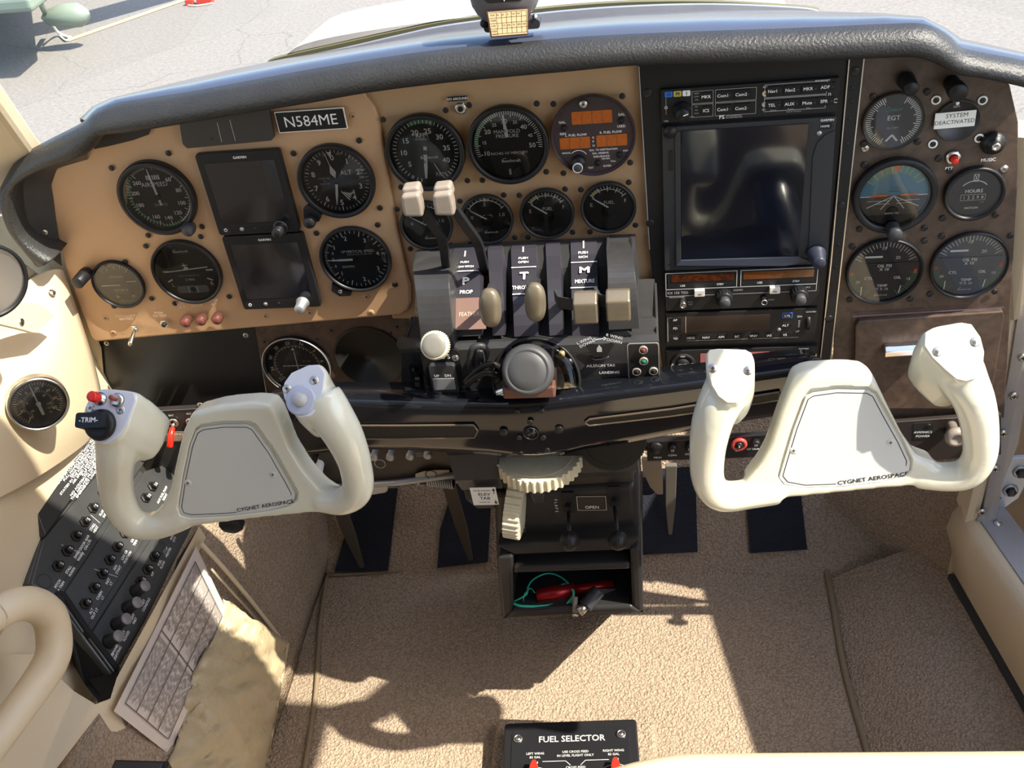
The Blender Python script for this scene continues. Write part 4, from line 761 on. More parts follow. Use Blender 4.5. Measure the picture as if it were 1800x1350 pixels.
b.text('PMA8000BT', w / 2 - 15, T_ + 0 - 1.6, 1.8, WHT, 1.3); b.text('PS', x0 + 55, -T_ + 2.4, 3.6, WHT, 1.3, bold=.05); b.text('ENGINEERING', x0 + 66, -T_ + 3.4, 1.5, DIMW, 1.3); b.text('INCORPORATED', x0 + 66, -T_ + 1.5, 1.4, DIMW, 1.3); b.text('VOL', x0 + 4.5, -T_ + 2, 1.5, WHT, 1.3); b.bar(x0 + 4.5, 8, x0 + 4.5, -8, .3, DIMW, 1.3); b.ring([(1.4, 1.2), (1.4, 1.5), (1, 1.5), (1, 1.2)], WHT, 16, cx=x0 + 4.5, cy=-1)
b.text('PUSH', x0 + 28, -T_ + 4.5, 1.2, DIMW, 1.4); b.text('RCV', x0 + 93, 12, 1.5, WHT, 1.3); b.text('XMT', x0 + 93, -9, 1.5, WHT, 1.3); b.prism(rrect(5, 5, 1, 2, w / 2 - 8, -5), 1, 1.4, BLUP); b.text('8', w / 2 - 8, -5, 3.2, WHT, 1.5)
for i, s in enumerate(('HIGH', 'LOW', 'T/M')): b.text(s, x0 + 32, 10.5 - i * 3, 1.3, DIMW, 1.3)
for i, s in enumerate(('ISO', 'ALL', 'CRW')): b.text(s, x0 + 32, -2 - i * 3.2, 1.3, DIMW, 1.3)
for i, s in enumerate(('Telecom', 'Monitor', 'Music')): b.text(s, x0 + (110 + i * 17) * w / 172, -10, 1.2, DIMW, 1.35)
b.text('Hold for Functions', x0 + 130 * w / 172, -12.4, 1.2, DIMW, 1.4); b.text('C', w / 2 - 2.5, -5, 4, WHT, 1.3); b.text('n', w / 2 - 8, 2, 4, WHT, 1.3); obj('lettering', b, t)
b = M(.001)
for (x, y, m) in ((w / 2 - 7, 7, ALU), (x0 + 93, 6, GOLD), (x0 + 93, -4, ALU)): b.lathe([(2.6, 1), (2.6, 1.8), (1.5, 1.9), (1.5, 1.2), (0, 1.2)], m, 20, cx=x, cy=y)
obj('jack', b, t)
b = M(.001); b.lathe([(8.5, 1), (8.2, 5), (6.8, 6), (6.4, 14), (5.6, 15), (0, 15)], PLB, 30, cx=x0 + 19, cy=-4.5); b.bar(x0 + 19.5, -4.5, x0 + 24, -3, 1, WHT, 15.3); obj('volume_knob', b, t)
# big touch screen navigator
t, c, w, h = unit('navigator', (1163.5, 221), (1470, 205.5), (1168, 473), -.002, mat('nav_case', (.030, .031, .033), .45, spec=.35), 2, 'large navigation unit with a tall blank touch screen in the radio rack', 'navigator')
pl = lambda x, y: loc2(c, x, y, -.004)
b = M(.001); b.prism([pl(1197, 230), pl(1421, 217), pl(1403, 448), pl(1198, 454)], 1.9, 3.2, SCREEN); obj('screen', b, t)
b = M(.001); b.prism([pl(1186, 231), pl(1196, 230), pl(1197, 456), pl(1188, 466)], 1.9, 3.6, GREYB); b.prism([pl(1188, 466), pl(1197, 456), pl(1403, 450), pl(1425, 458), pl(1380, 467)], 1.9, 3.6, mat('bezel_bluegrey', (.055, .062, .085), .35)); b.prism([pl(1452, 235), pl(1468, 228), pl(1454, 455), pl(1420, 455), pl(1428, 275), pl(1436, 250)], 1.9, 3.2, GREYB); obj('screen_surround', b, t, bevel=.0006)
b = M(.001); b.prism(rrect(3.6, 20, .8, 2, *pl(1179, 282)), 1.9, 2.8, PLB); obj('card_slot', b, t)
b = M(.001)
for (x, y, w_, h_, s) in ((1453, 221, 9, 5, 'HOME'), (1437, 398, 9, 5.4, '<')): q = pl(x, y); key(b, q[0], q[1], w_, h_, s, 1.9, 2)
obj('keys', b, t)
b = M(.001); q = pl(1454, 211); b.text('GARMIN', q[0], q[1], 2.2, WHT, 2.2, bold=.06); b.lathe([(2.5, 2), (2.2, 2.8), (0, 3)], ALU, 18, cx=pl(1440, 234)[0], cy=pl(1440, 234)[1]); b.disc(1.4, 2.2, BLK, 14, *pl(1178, 464)); obj('lettering', b, t)
b = M(.001); q = pl(1434, 443); b.lathe([(9.5, 2), (9.2, 8), (8, 9), (7.8, 16), (6.8, 17), (6.4, 25), (5.4, 26), (0, 26)], mat('navy_knob', (.028, .032, .05), .35), 30, cx=q[0], cy=q[1]); obj('knob', b, t)
q = pl(1178, 231); b = M(.001); b.lathe([(6.5, 1), (6, 5), (0, 6)], FACE, 26, cx=q[0], cy=q[1]); obj('knob', b, t)
# com nav radio
t, c, w, h = unit('com_nav_radio', (1169, 477.5), (1444, 466), (1169, 546), -.002, FACE, 1, 'communication radio with two amber display windows and cream buttons, below the navigator', 'radio')
x0 = -w / 2; T_ = h / 2
b = M(.001)
for (a, e_) in ((x0 + 3, -6.5), (-2, w / 2 - 5)): b.prism(rrect(e_ - a, 17, .8, 2, (a + e_) / 2, T_ - 11), .9, 1.3, BLK); b.prism(rrect(e_ - a - 5, 8.5, .8, 2, (a + e_) / 2 + 1, T_ - 8), 1.2, 1.6, AMBD if a < -20 else mat('amber_window_right', (.17, .05, .010), .2, var=(260, (.11, .034, .008), .2)))
obj('display', b, t)
b = M(.001)
for (a, e_) in ((x0 + 1, -5), (-1, w / 2 - 3)): b.frame(a, T_ - 20.5, e_, T_ - 1.5, .7, DIMW, 1.7)
b.frame(x0 + 1, T_ - 29, w / 2 - 3, T_ - 21, .5, DIMW, 1.5)
for (s, x) in (('USE', x0 + 18), ('STBY', x0 + 56), ('USE', 18), ('STBY', 54)): b.text(s, x, T_ - 16.5, 2.2, WHT, 1.9, bold=.05)
b.text('KX 155 TSO', x0 + 13, T_ - 25, 2.8, DIMW, 1.6, bold=.04); b.text('BENDIX/KING', x0 + 12, T_ - 30.5, 1.7, DIMW, 1.3, bold=.03); b.text('COMM', x0 + 74, T_ - 24.5, 2.2, DIMW, 1.6); b.text('NAV', w / 2 - 12, T_ - 24.5, 2.2, DIMW, 1.6); b.text('PULL', x0 + 26, T_ - 37, 1.6, DIMW, 1.3); b.text('IDENT', x0 + 108, T_ - 38, 1.6, DIMW, 1.3); b.text('TEST', x0 + 26, T_ - 40, 1.6, DIMW, 1.3); obj('lettering', b, t)
for x in (x0 + 35, 33): b = M(.001); b.prism(rrect(10.5, 7.5, 1, 3, x, T_ - 24.5), 1, 6, mat('cream_key', (.78, .72, .62), .4)); b.text('<>', x, T_ - 25.5, 2.5, BLK, 6.2, bold=.1); obj('transfer_button', b, t, bevel=.0005)
for i, (x, y, r, m1, m2) in enumerate(((x0 + 18, T_ - 35, 3.4, STEEL, STEEL), (x0 + 60, T_ - 31, 8.5, PLB, GREYK), (x0 + 100, T_ - 35, 3.2, PLB, ALU), (w / 2 - 20, T_ - 31, 8.5, PLB, GREYK))):
    b = M(.001); n = 26
    if r > 5:
        b.lathe([(r + .6 * (k % 2 == 0), 1) for k in (0,)] + [(r, 10), (r - 1, 11)], m1, 30, cx=x, cy=y); b.lathe([(r * .66, 10), (r * .66, 17), (r * .58, 18), (0, 18)], m2, 24, cx=x, cy=y)
        for k in range(18): a = k * PI / 9; b.box(x + r * math.cos(a), y + r * math.sin(a), 6, 1, 1, 8, m1)
    else: b.lathe([(r, 1), (r, 10), (r * .8, 11), (0, 11)], m1, 22, cx=x, cy=y); b.ring([(r, 10.6), (r, 11.4), (r * .7, 11.4), (r * .7, 10.6)], m2, 20, cx=x, cy=y)
    obj('knob', b, t)
# autopilot controller
t, c, w, h = unit('autopilot_controller', (1170, 551), (1438, 540), (1171, 607), -.002, FACE, 1, 'autopilot controller with a dark red window and square keys, under the amber radio', 'autopilot controller')
x0 = -w / 2; b = M(.001); b.prism(rrect(92, 20, .6, 2, -16, 6), .9, 1.4, mat('red_dark_window', (.022, .010, .010), .15, var=(200, (.012, .007, .007), .3))); obj('display', b, t)
b = M(.001)
for (s, x, y) in (('AP', 12, 12.5), ('FD', 12, 2), ('YD', 12, -11), ('HDG', 29, -11), ('NAV', 46, -11), ('APR', 63, -11), ('BC', 80, -11), ('VNV', 98, -11), ('IAS', 115, -11), ('VS', 132, -11), ('ALT', 132, 1)): key(b, x0 + x * w / 164, y, 9.6, 6, s, 1, 2.7)
b.prism(rrect(10.5, 6.6, 1, 2, x0 + 132 * w / 164, 13), 1, 1.5, BLUP); b.prism(rrect(8.6, 4.8, .8, 2, x0 + 132 * w / 164, 13), 1.5, 1.9, BLK); b.text('LVL', x0 + 132 * w / 164, 13, 2.7, WHT, 2.1, bold=.03); obj('keys', b, t)
b = M(.001); b.bar(x0 + 2, -15, x0 + 2, 15, .6, DIMW, 1.3); b.bar(x0 + 22 * w / 164, -4.5, x0 + 22 * w / 164, 16, .8, ALU, 1.5); b.bar(x0 + 2, 15, x0 + 20, 15.6, .4, DIMW, 1.3); b.bar(x0 + 22, -15, x0 + 86, -15, .4, DIMW, 1.3); b.bar(x0 + 90, -15, x0 + 138, -15, .4, DIMW, 1.3)
b.text('DN', w / 2 - 18, 11, 2.2, WHT, 1.3); b.text('UP', w / 2 - 19, -7.5, 2.2, WHT, 1.3); b.text('N O S E', w / 2 - 18, 2, 1.8, WHT, 1.3, rot=PI / 2); b.text('GARMIN', w / 2 - 7, 16.3, 1.9, WHT, 1.3, bold=.04); b.lathe([(2.2, 1), (2, 1.6), (0, 1.7)], ALU, 18, cx=x0 + 124 * w / 164, cy=-4.5); obj('lettering', b, t)
b = M(.001); b.prism(rrect(7, 24, 1, 2, w / 2 - 9, 2), .9, 1.4, BLK); b.lathe([(8, -2.4), (9.6, -2), (9.6, 2), (8, 2.4)], PLB, 30, Matrix.Translation(((w / 2 - 9) * .001, .002, -.004)) @ Matrix.Rotation(PI / 2, 4, 'Y')); obj('pitch_wheel', b, t)
# transponder, its lower half behind the control beam
c = W(1300, 640, -.002); t = thing('transponder', c, 'transponder with a pink lit window, lowest in the rack, mostly behind the right yoke', 'transponder')
b = M(.001); b.prism(rrect(159, 42, 1, 2, 1, 0), -8, 1, FACE); obj('case', b, t, bevel=.0006)
b = M(.001); b.prism(rrect(88, 22, .6, 2, 2, 5), .9, 1.4, mat('pink_window', (.42, .15, .15), .25, var=(40, (.34, .10, .10), .3))); obj('display', b, t)
b = M(.001); xk, yk = -61, 3
b.ring([(14, 1), (14, 2.2), (8.5, 2.2), (8.5, 1)], PLM, 40, cx=xk, cy=yk); b.lathe([(7.6, 1), (7.6, 2.4), (0, 2.6)], PLM, 30, cx=xk, cy=yk); b.text('IDNT', xk, yk, 2.6, WHT, 2.8, bold=.04); b.text('ON', xk, yk + 11, 2.2, WHT, 2.5, bold=.04); b.text('ALT', xk + 11, yk, 2.0, WHT, 2.5, rot=-1.2, bold=.04); b.text('SBY', xk - 11, yk, 2.0, WHT, 2.5, rot=1.2, bold=.04); b.text('GARMIN', 66, 18.5, 1.9, WHT, 1.3, bold=.04); b.text('1', xk - 14, yk - 14, 2.6, WHT, 1.3); obj('keys', b, t)
# glove box with its chrome pull
t = thing('glove_box', W(1625, 640, .0), 'glove box door in burl wood below the right engine gauges', 'glove box door')
L0 = W(1625, 640, 0); pl = lambda x, y: loc2(L0, x, y, 0)
b = M(.001); b.prism([pl(1503, 572), pl(1509, 562), pl(1762, 545), pl(1764, 556), pl(1738, 716), pl(1500, 716)], -6, 3, BURL); obj('door_panel', b, t, bevel=.0012)
b = M(.001); q0, q1 = pl(1551, 609), pl(1640, 603); b.loft([[Vector((x, yv + dy, dz)) for (dy, dz) in ((6, 3), (7, 10), (3, 15), (-3, 16), (-6, 13), (-5, 9), (0, 6))] for (x, yv) in (q0, ((q0[0] + q1[0]) / 2, (q0[1] + q1[1]) / 2), q1)], mat('chrome', (.75, .75, .80), .08, metal=1), smooth=False); obj('pull', b, t, bevel=.0008)
b = M(.001); b.bar(*pl(1498, 556), *pl(1765, 540), 1.6, mat('violet_edge', (.14, .10, .13), .25), .4); b.bar(*pl(1498, 556), *pl(1497, 715), 1.0, SCREW, .4); obj('gap_edge', b, t)
# ============================================================ POWER QUADRANT (pedestal)
def bulge(b, prof, m, back=.0, side=None, smooth=False):
    """prof: (pxLeft, pxRight, py, Y) down the front; closed back to y=back"""
    L = [W(a, y, Y) for (a, c, y, Y) in prof]; R = [W(c, y + (a - c) * .045, Y) for (a, c, y, Y) in prof]
    n = len(L); Lb = [Vector((p.x, back, min(p.z, L[0].z))) for p in L]; Rb = [Vector((p.x, back, min(p.z, R[0].z))) for p in R]
    vs = L + R + Lb + Rb; fs = []
    for i in range(n - 1): fs += [(i, i + 1, n + i + 1, n + i), (i, 2 * n + i, 2 * n + i + 1, i + 1), (n + i, n + i + 1, 3 * n + i + 1, 3 * n + i)]
    fs += [(0, n, 3 * n, 2 * n), (n - 1, 3 * n - 1, 4 * n - 1, 2 * n - 1)]
    b.add(vs, fs, m, smooth); return b
def chain(pts, n=5):     # smooth a profile of tuples
    P = [Vector(p[:3] + (0,)) if 0 else p for p in pts]; out = []
    for i in range(len(P) - 1):
        g = lambda k: P[min(max(k, 0), len(P) - 1)]
        for j in range(n):
            t = j / n; out.append(tuple(.5 * ((2 * g(i)[k]) + (g(i + 1)[k] - g(i - 1)[k]) * t + (2 * g(i - 1)[k] - 5 * g(i)[k] + 4 * g(i + 1)[k] - g(i + 2)[k]) * t * t + (3 * g(i)[k] - g(i - 1)[k] - 3 * g(i + 1)[k] + g(i + 2)[k]) * t ** 3) for k in range(4)))
    out.append(P[-1]); return out
Q = thing('power_quadrant', W(930, 560, -.05), 'black lever quadrant housing in the middle with P, T and M strips', 'lever quadrant')
b = M(); bulge(b, chain([(727, 786, 452, -.015), (725, 787, 470, -.055), (728, 790, 500, -.085), (735, 794, 560, -.105), (742, 800, 620, -.112), (750, 806, 690, -.114)]), PED, .0); hang('left_hump', b, Q, bevel=.004, seg=3)
b = M(); bulge(b, chain([(1065, 1106, 426, -.015), (1066, 1112, 446, -.055), (1068, 1116, 480, -.085), (1068, 1120, 530, -.102), (1070, 1124, 580, -.108)]), PED, .0); hang('right_hump', b, Q, bevel=.004, seg=3)
b = M(); bulge(b, [(790, 1152, 596, -.088), (788, 1154, 604, -.104), (786, 1158, 616, -.112), (784, 1160, 660, -.114), (784, 1160, 700, -.112), (790, 1150, 760, -.10)], PED, .0); bulge(b, [(1108, 1150, 556, -.070), (1110, 1153, 562, -.084), (1110, 1156, 610, -.1)], PED, .0); bulge(b, [(704, 742, 612, -.06), (705, 745, 620, -.075), (705, 745, 720, -.08)], PED, .0); hang('lower_housing', b, Q, bevel=.003, seg=3)
b = M(); bulge(b, [(780, 1075, 430, .0), (784, 1075, 480, -.030), (790, 1075, 600, -.070)], BLK, .0); hang('inner_well', b, Q)
def YS(py): # depth of the lever strips at a pixel row
    T = [(420, -.004), (445, -.016), (480, -.046), (520, -.071), (560, -.088), (590, -.097)]
    for (a, A), (c, C_) in zip(T, T[1:]):
        if py <= c: return A + (C_ - A) * (py - a) / (c - a)
    return T[-1][1]
def strip(b, l0, r0, l1, r1, y0, y1, m): bulge(b, [(l0 + (l1 - l0) * k / 8, r0 + (r1 - r0) * k / 8, y0 + (y1 - y0) * k / 8, YS(y0 + (y1 - y0) * k / 8)) for k in range(9)], m, .0, smooth=False)
def sframe(px, py, up=.0018):
    a, c = W(px, py - 6, YS(py - 6)), W(px, py + 6, YS(py + 6)); d = (a - c).normalized(); tl = math.atan2(d.y, d.z); p = W(px, py, YS(py)); n = Vector((0, -math.cos(tl), math.sin(tl)))
    return Matrix.Translation(p + n * up) @ Matrix.Rotation(PI / 2 - tl, 4, 'X')
def stext(b, s, px, py, h, m=WHT, **k): b.text(s, 0, 0, h * .001, m, 0, T=sframe(px, py), **k)
def sbar(b, px0, px1, py, w=.0012, m=WHT):
    T = sframe((px0 + px1) / 2, py); L = (W(px1, py, YS(py)) - W(px0, py, YS(py))).length / 2; b.bar(-L, 0, L, 0, w, m, 0.0001, T=T)
for (nm, l0, r0, l1, r1, y0, rows, lab) in (
    ('lever_strip', 795, 841, 802, 848, 447, [('PUSH', 817, 463, 2.9), ('LOW PITCH', 818, 471, 2.9), ('P', 819, 496, 8.2), ('PROP', 820, 515, 4.2)], 'strip marked P and PROP'),
    ('lever_strip', 898, 942, 904, 946, 438, [('PUSH', 920, 456, 3.2), ('OPEN', 920, 463, 3.2), ('T', 921, 487, 8.2), ('THROTTLE', 921, 507, 4.2)], 'strip marked T and THROTTLE'),
    ('lever_strip', 1003, 1049, 1006, 1053, 428, [('PUSH', 1025, 446, 3.2), ('RICH', 1025, 454, 3.2), ('M', 1027, 477, 8.2), ('MIXTURE', 1028, 496, 4.2)], 'strip marked M and MIXTURE')):
    b = M(); strip(b, l0, r0, l1, r1, y0, 592, PURP); cx_ = (l0 + r0) / 2
    b.bar(0, -.004, 0, .004, .0016, DIMW, 0, T=sframe(cx_, rows[0][2] - 15))
    sbar(b, l0 + 1, r0 + 1, rows[1][2] + (7.5 if 'LOW' in rows[1][0] else 9)); sbar(b, l1 - 3, r1 - 3, rows[3][2] + 11)
    for (s, px, py, h) in rows: stext(b, s, px, py, h * (1 if len(s) > 1 else 1), WHT, bold=.10 if len(s) == 1 else .05, sx=(1.25 if len(s) == 1 else .78 if len(s) > 6 else .9))
    if rows[2][0] == 'P':
        T = sframe(826, 553); b.prism([(-.0165, -.0155), (.0165, -.0155), (.0165, .0165), (-.0165, .0165)], -.0002, .0003, mat('brown_strip', (.20, .12, .10), .4), T=T); b.text('FEATHER', 0, 0, .0042, FADE, .0006, T=T, sx=.85)
    hang(nm, b, Q)['label'] = lab
b = M(); strip(b, 857, 882, 866, 888, 440, 590, PURP); hang('divider_strip', b, Q); b = M(); strip(b, 959, 984, 966, 990, 431, 590, PURP); hang('divider_strip', b, Q)
# LAND / aileron texts on the lower right of the housing, gap window, lamps
def lower(px, py, dz=.0008): return FT(W(px, py, -.1145 - dz), 0)
b = M(); T = lower(1063, 612)
w0 = loc2(W(1063, 612, -.1143), 1063, 612, -.1143)
wp = lambda x, y: (lambda p: ((p - W(1063, 612, -.1143)).x, (p - W(1063, 612, -.1143)).z))(W(x, y, -.1143))
b.prism([wp(1030, 608), wp(1033, 603), wp(1060, 606), wp(1077, 601), wp(1079, 606), wp(1066, 626), wp(1044, 628)], 0, .0004, BLK, T=T); b.prism([wp(1049, 618), wp(1049, 612), wp(1053, 606), wp(1058, 612), wp(1058, 618)], .0004, .0007, DIMW, T=T); hang('tab_window', b, Q)
b = M(); b.loft([[W(x, y, -.114), W(x, y, -.118), W(x, y + 3, -.116)] for (x, y) in ((1040, 630), (1046, 632), (1064, 630), (1070, 626))], PED); hang('window_lip', b, Q)
b = M()
for (s, x, y, h, r) in (('L WING', 1027, 598, 3.1, .42), ('DOWN', 1031, 604, 3.1, .42), ('R WING', 1080, 591, 3.1, -.30), ('DOWN', 1080, 599, 3.1, -.30), ('AILERON TAB', 1056, 642, 3.1, 0), ('LANDING', 1071, 654, 3.1, 0)): b.text(s, *wp(x, y), h * .001, WHT, .0006, T=T, rot=r, bold=.03)
b.bar(*wp(1043, 597), *wp(1063, 594), .0012, WHT, .0006, T=T); b.flat([wp(1040, 597), wp(1046, 593), wp(1046, 600)], .0006, WHT, T=T); b.flat([wp(1067, 594), wp(1061, 591), wp(1061, 598)], .0006, WHT, T=T)
hang('lettering', b, Q)
t = thing('gear_light_plate', W(1131, 628, -.1185), 'small framed plate with one red and one green light right of the wing down window', 'light plate')
b = M(.001); b.prism(rrect(30, 42, 3, 4, 0, -4), 0, 1, ALU); b.prism(rrect(28, 40, 2.5, 4, 0, -4), 1, 1.3, PLB); obj('plate', b, t)
for (x, y, m, k) in ((0, 10, PINK, 'red light'), (0, -3, mat('green_lens', (.02, .16, .08), .25), 'green light'), (-7, -15, PLB, None), (9, -15, PLB, None)):
    b = M(.001); b.ring([(4.4, 1), (4.4, 3), (3.2, 3.6), (3.2, 1)], KNOBW, 22); b.lathe([(3.4, 1), (3.2, 3.4), (0, 4.2)], m, 20); o = obj('light', b, t); o.location = (x * .001, y * .001, 0)
    if k: o['label'] = k
# levers
def lever(label, knobname, px, py, Y, kind, spx, spy, stem=None, group=None, cat='lever'):
    c = W(px, py, Y); t = thing(kind + '_lever', c, label, cat, group); return t, c
for (px, py, lab, sx, sy, rx, ry) in ((862, 541, 'left throttle lever with an oval bronze knob, set a little lower', 893, 535, 20, 36), (941, 531, 'right throttle lever with an oval bronze knob in front of the T strip', 952, 500, 19, 36)):
    c = W(px, py, -.15); t = thing('throttle_lever', c, lab, 'lever', tilt=math.radians(0))
    k = (c - CAM).dot(fwd) / FPX * 1000; b = M(.001); prof = []
    n, mm = 20, 28; vs = []; fs = []
    for i in range(n + 1):
        a = -PI / 2 + PI * i / n
        for j in range(mm):
            p = 2 * PI * j / mm; e = .82
            sg = lambda v: math.copysign(abs(v) ** e, v)
            vs.append((rx * k * sg(math.cos(a)) * sg(math.cos(p)), ry * k * 1.08 * sg(math.sin(a)), rx * .82 * k * sg(math.cos(a)) * sg(math.sin(p))))
    for i in range(n):
        for j in range(mm): fs.append((i * mm + j, i * mm + (j + 1) % mm, (i + 1) * mm + (j + 1) % mm, (i + 1) * mm + j))
    b.add(vs, fs, BRASS, True, Matrix.Rotation(math.radians(-3), 4, 'Z')); obj('knob', b, t)
    b = M(); s0 = W(sx, sy, -.03); b.loft([[p + Vector((dx, 0, dz)) for (dx, dz) in ((-.0015, -.006), (.0015, -.006), (.0015, .006), (-.0015, .006))] for p in (s0, s0.lerp(Vector((s0.x, -.12, c.z + .004)), .9), Vector((s0.x, -.128, c.z)), c + Vector((0, .01, 0)))], GREYB, smooth=False); hang('arm', b, t)
for (px, py, lab, sx) in ((1030, 540, 'left mixture lever with a faceted bronze knob in front of the M strip', 996), (1087, 536, 'right mixture lever with a faceted bronze knob at the right hump', 1058)):
    c = W(px, py, -.145); t = thing('mixture_lever', c, lab, 'lever'); b = M(.001); k = (c - CAM).dot(fwd) / FPX * 1000; R_ = 31 * k
    oc = [(R_ * .98 * math.sin(a) * (1 if abs(math.sin(a)) < .9 else .8), R_ * math.cos(a)) for a in [math.radians(q) for q in (0, 48, 75, 105, 132, 180, 228, 255, 285, 312)]]
    T = Matrix.Rotation(PI / 2, 4, 'Y'); w = 21 * k
    b.prism([(p[0], p[1]) for p in oc], -w, w, BRASS, T=T); obj('knob', b, t, bevel=.0016, seg=2)
    b = M(); s0 = W(sx, 545, -.04); b.loft([[p + Vector((dx, 0, dz)) for (dx, dz) in ((-.0015, -.006), (.0015, -.006), (.0015, .006), (-.0015, .006))] for p in (s0, Vector((s0.x, -.125, c.z + .002)), Vector((s0.x + .004, -.135, c.z)), c)], GREYB, smooth=False); hang('arm', b, t)
for (top, elbow, base, lab, w) in (((727, 350), (776, 424), (787, 500), 'left propeller lever with a pale square knob, pushed forward over the load meter', 0), ((782, 348), (838, 428), (851, 478), 'right propeller lever with a pale square knob, pushed forward beside its twin', 1)):
    c = W(*top, -.085); t = thing('propeller_lever', c, lab, 'lever'); b = M(.001)
    b.prism([(-8.5, 9), (8.5, 10), (9.4, -2), (9, -13), (-9, -12), (-9.4, -1)], -2, 12, KNOBW); b.prism([(-8.5, 13), (7.5, 14), (9, 2), (-9, 1)], -10, 5, KNOBW); obj('knob', b, t, bevel=.003, seg=4)
    b = M(); P = [W(top[0] + 14, top[1] + 20, -.085), W((top[0] + elbow[0]) / 2 + 6, (top[1] + elbow[1]) / 2 + 8, -.083), W(*elbow, -.078), W((elbow[0] + base[0]) / 2 + 1, (elbow[1] + base[1]) / 2, -.065), W(*base, -.04), W(base[0] + 2, base[1] + 22, -.02)]
    P = cr(P, 5); b.loft([[p + Vector((-.0042, 0, -.001)), p + Vector((.0042, 0, .001)), p + Vector((.0042, .007, .001)), p + Vector((-.0042, .007, -.001))] for p in P], PLB, smooth=False); hang('arm', b, t, bevel=.0008)
# flap lever, flap plate and small switch at the lower left of the quadrant
c = W(765, 607, -.150); t = thing('gear_lever', c, 'lever with a round white ribbed knob at the lower left of the quadrant', 'lever', tilt=math.radians(32))
b = M(.001); b.lathe([(11, -7), (13.2, -5), (13.4, 3), (12.4, 6), (11.6, 6.4)], WHEEL, 36); b.lathe([(11.8, 5.9), (10.5, 7.4), (6, 8), (0, 8.2)], mat('knob_grey', (.20, .19, .16), .45, bump=('noise', 800, .2, .0005)), 36)
for k in range(36): a = k * PI / 18; b.box(13.2 * math.cos(a), 13.2 * math.sin(a), -1, .9, .9, 8, WHEEL)
obj('knob', b, t); b = M(); b.tube([W(765, 612, -.146), W(740, 606, -.10), W(708, 604, -.07)], [.006, .006, .007], GREYB, 12); hang('arm', b, t)
t = thing('flap_switch', W(778, 650, -.117), 'square plate marked FLAPS with a wide paddle below the white round knob', 'switch')
b = M(.001); b.prism(rrect(38, 44, 4, 4, 0, 2), -3, 1, PLB); b.text('FLAPS', 1, 16.5, 5, WHT, 1.4, bold=.05); obj('plate', b, t); b = M(.001); b.prism(rrect(26, 36, 3, 3, 1, -8), 1, 7, GREYB); b.prism(rrect(22, 14, 1, 2, 1, -12), 7, 8, ALU); b.text('UP', -5, -2, 3, WHT, 7.3, bold=.05); b.text('DN', 6, -2, 3, WHT, 7.3, bold=.05); obj('paddle', b, t, bevel=.0008); screws(t, [(15, 14)], 'steel', 1)
t = thing('dimmer_switch', W(733, 660, -.083), 'narrow black rocker switch with a worn silver tip, left of the FLAPS plate', 'switch')
b = M(.001); b.prism(rrect(13, 30, 3, 3), 0, 1, PLB); b.prism(rrect(6, 14, 1, 2, 1, -3), 1, 4, SCREW); b.prism(rrect(5, 3, .6, 2, 1, -1), 4, 5, ALU); b.lathe([(2.4, 1), (2.2, 3), (0, 3.4)], PLB, 14, cx=-1, cy=9); obj('rocker', b, t)
# coiled cable left of the clear dial
b = M(); b.tube(cr([W(838, 668, -.118), W(826, 640, -.124), W(830, 614, -.126), W(846, 608, -.124), W(856, 618, -.122), W(850, 634, -.124), W(843, 618, -.128), W(838, 640, -.122), W(836, 668, -.12)], 8), .0032, GREYB, 10)
b.tube(cr([W(818, 672, -.13), W(842, 648, -.134), W(866, 640, -.13), W(882, 652, -.128), W(870, 672, -.13)], 8), .003, PLB, 10); b.tube(cr([W(820, 676, -.132), W(850, 656, -.138), W(880, 662, -.132)], 8), .0032, PLB, 10)
tag(obj('cable', b), 'coiled black and grey cable between the FLAPS plate and the clear dial', 'cable')
# clear round cover with coloured parts behind
c = W(943, 668, -.118); t = thing('clear_dial_cover', c + Vector((0, -.004, .002)), 'large round clear plastic dial behind the central grey knob, coloured parts inside', 'dial cover', tilt=math.radians(22))
R_ = 44
b = M(.001); b.ring([(R_, -2), (R_, 2), (R_ - 1.5, 3.5), (R_ - 3, 2.5), (R_ - 3, -2)], PLB, 60); b.disc(R_ - 2, .2, mat('dial_inner', (.13, .115, .09), .3, var=(60, (.22, .20, .16), .2)), 48); b.ring([(28, .3), (28, 3), (18, 3), (18, .3)], mat('dial_ring', (.30, .29, .28), .3), 48); obj('base', b, t)
b = M(.001); b.prism(rrect(26, 9, 1, 2, 0, 31), .5, 3, ALU); b.prism(rrect(9, 10, 1, 2, 13, 29), .6, 4, mat('violet', (.10, .09, .25), .3)); b.prism(rrect(10, 12, 1, 2, 24, 20), .6, 3, GREYB); b.lathe([(4, .5), (3, 3), (0, 4)], GOLD, 16, cx=-18, cy=26); b.lathe([(4, .5), (3, 3), (0, 4)], GOLD, 16, cx=27, cy=27); b.lathe([(4.6, .5), (4.2, 3.5), (0, 4)], SCREW, 20, cx=33, cy=18); obj('inner_parts', b, t)
g = M(.001); g.lathe([(R_ - 3, 3), (R_ - 6, 5.5), (22, 7), (0, 7.5)], LENS, 60); obj('clear_lens', g, t)
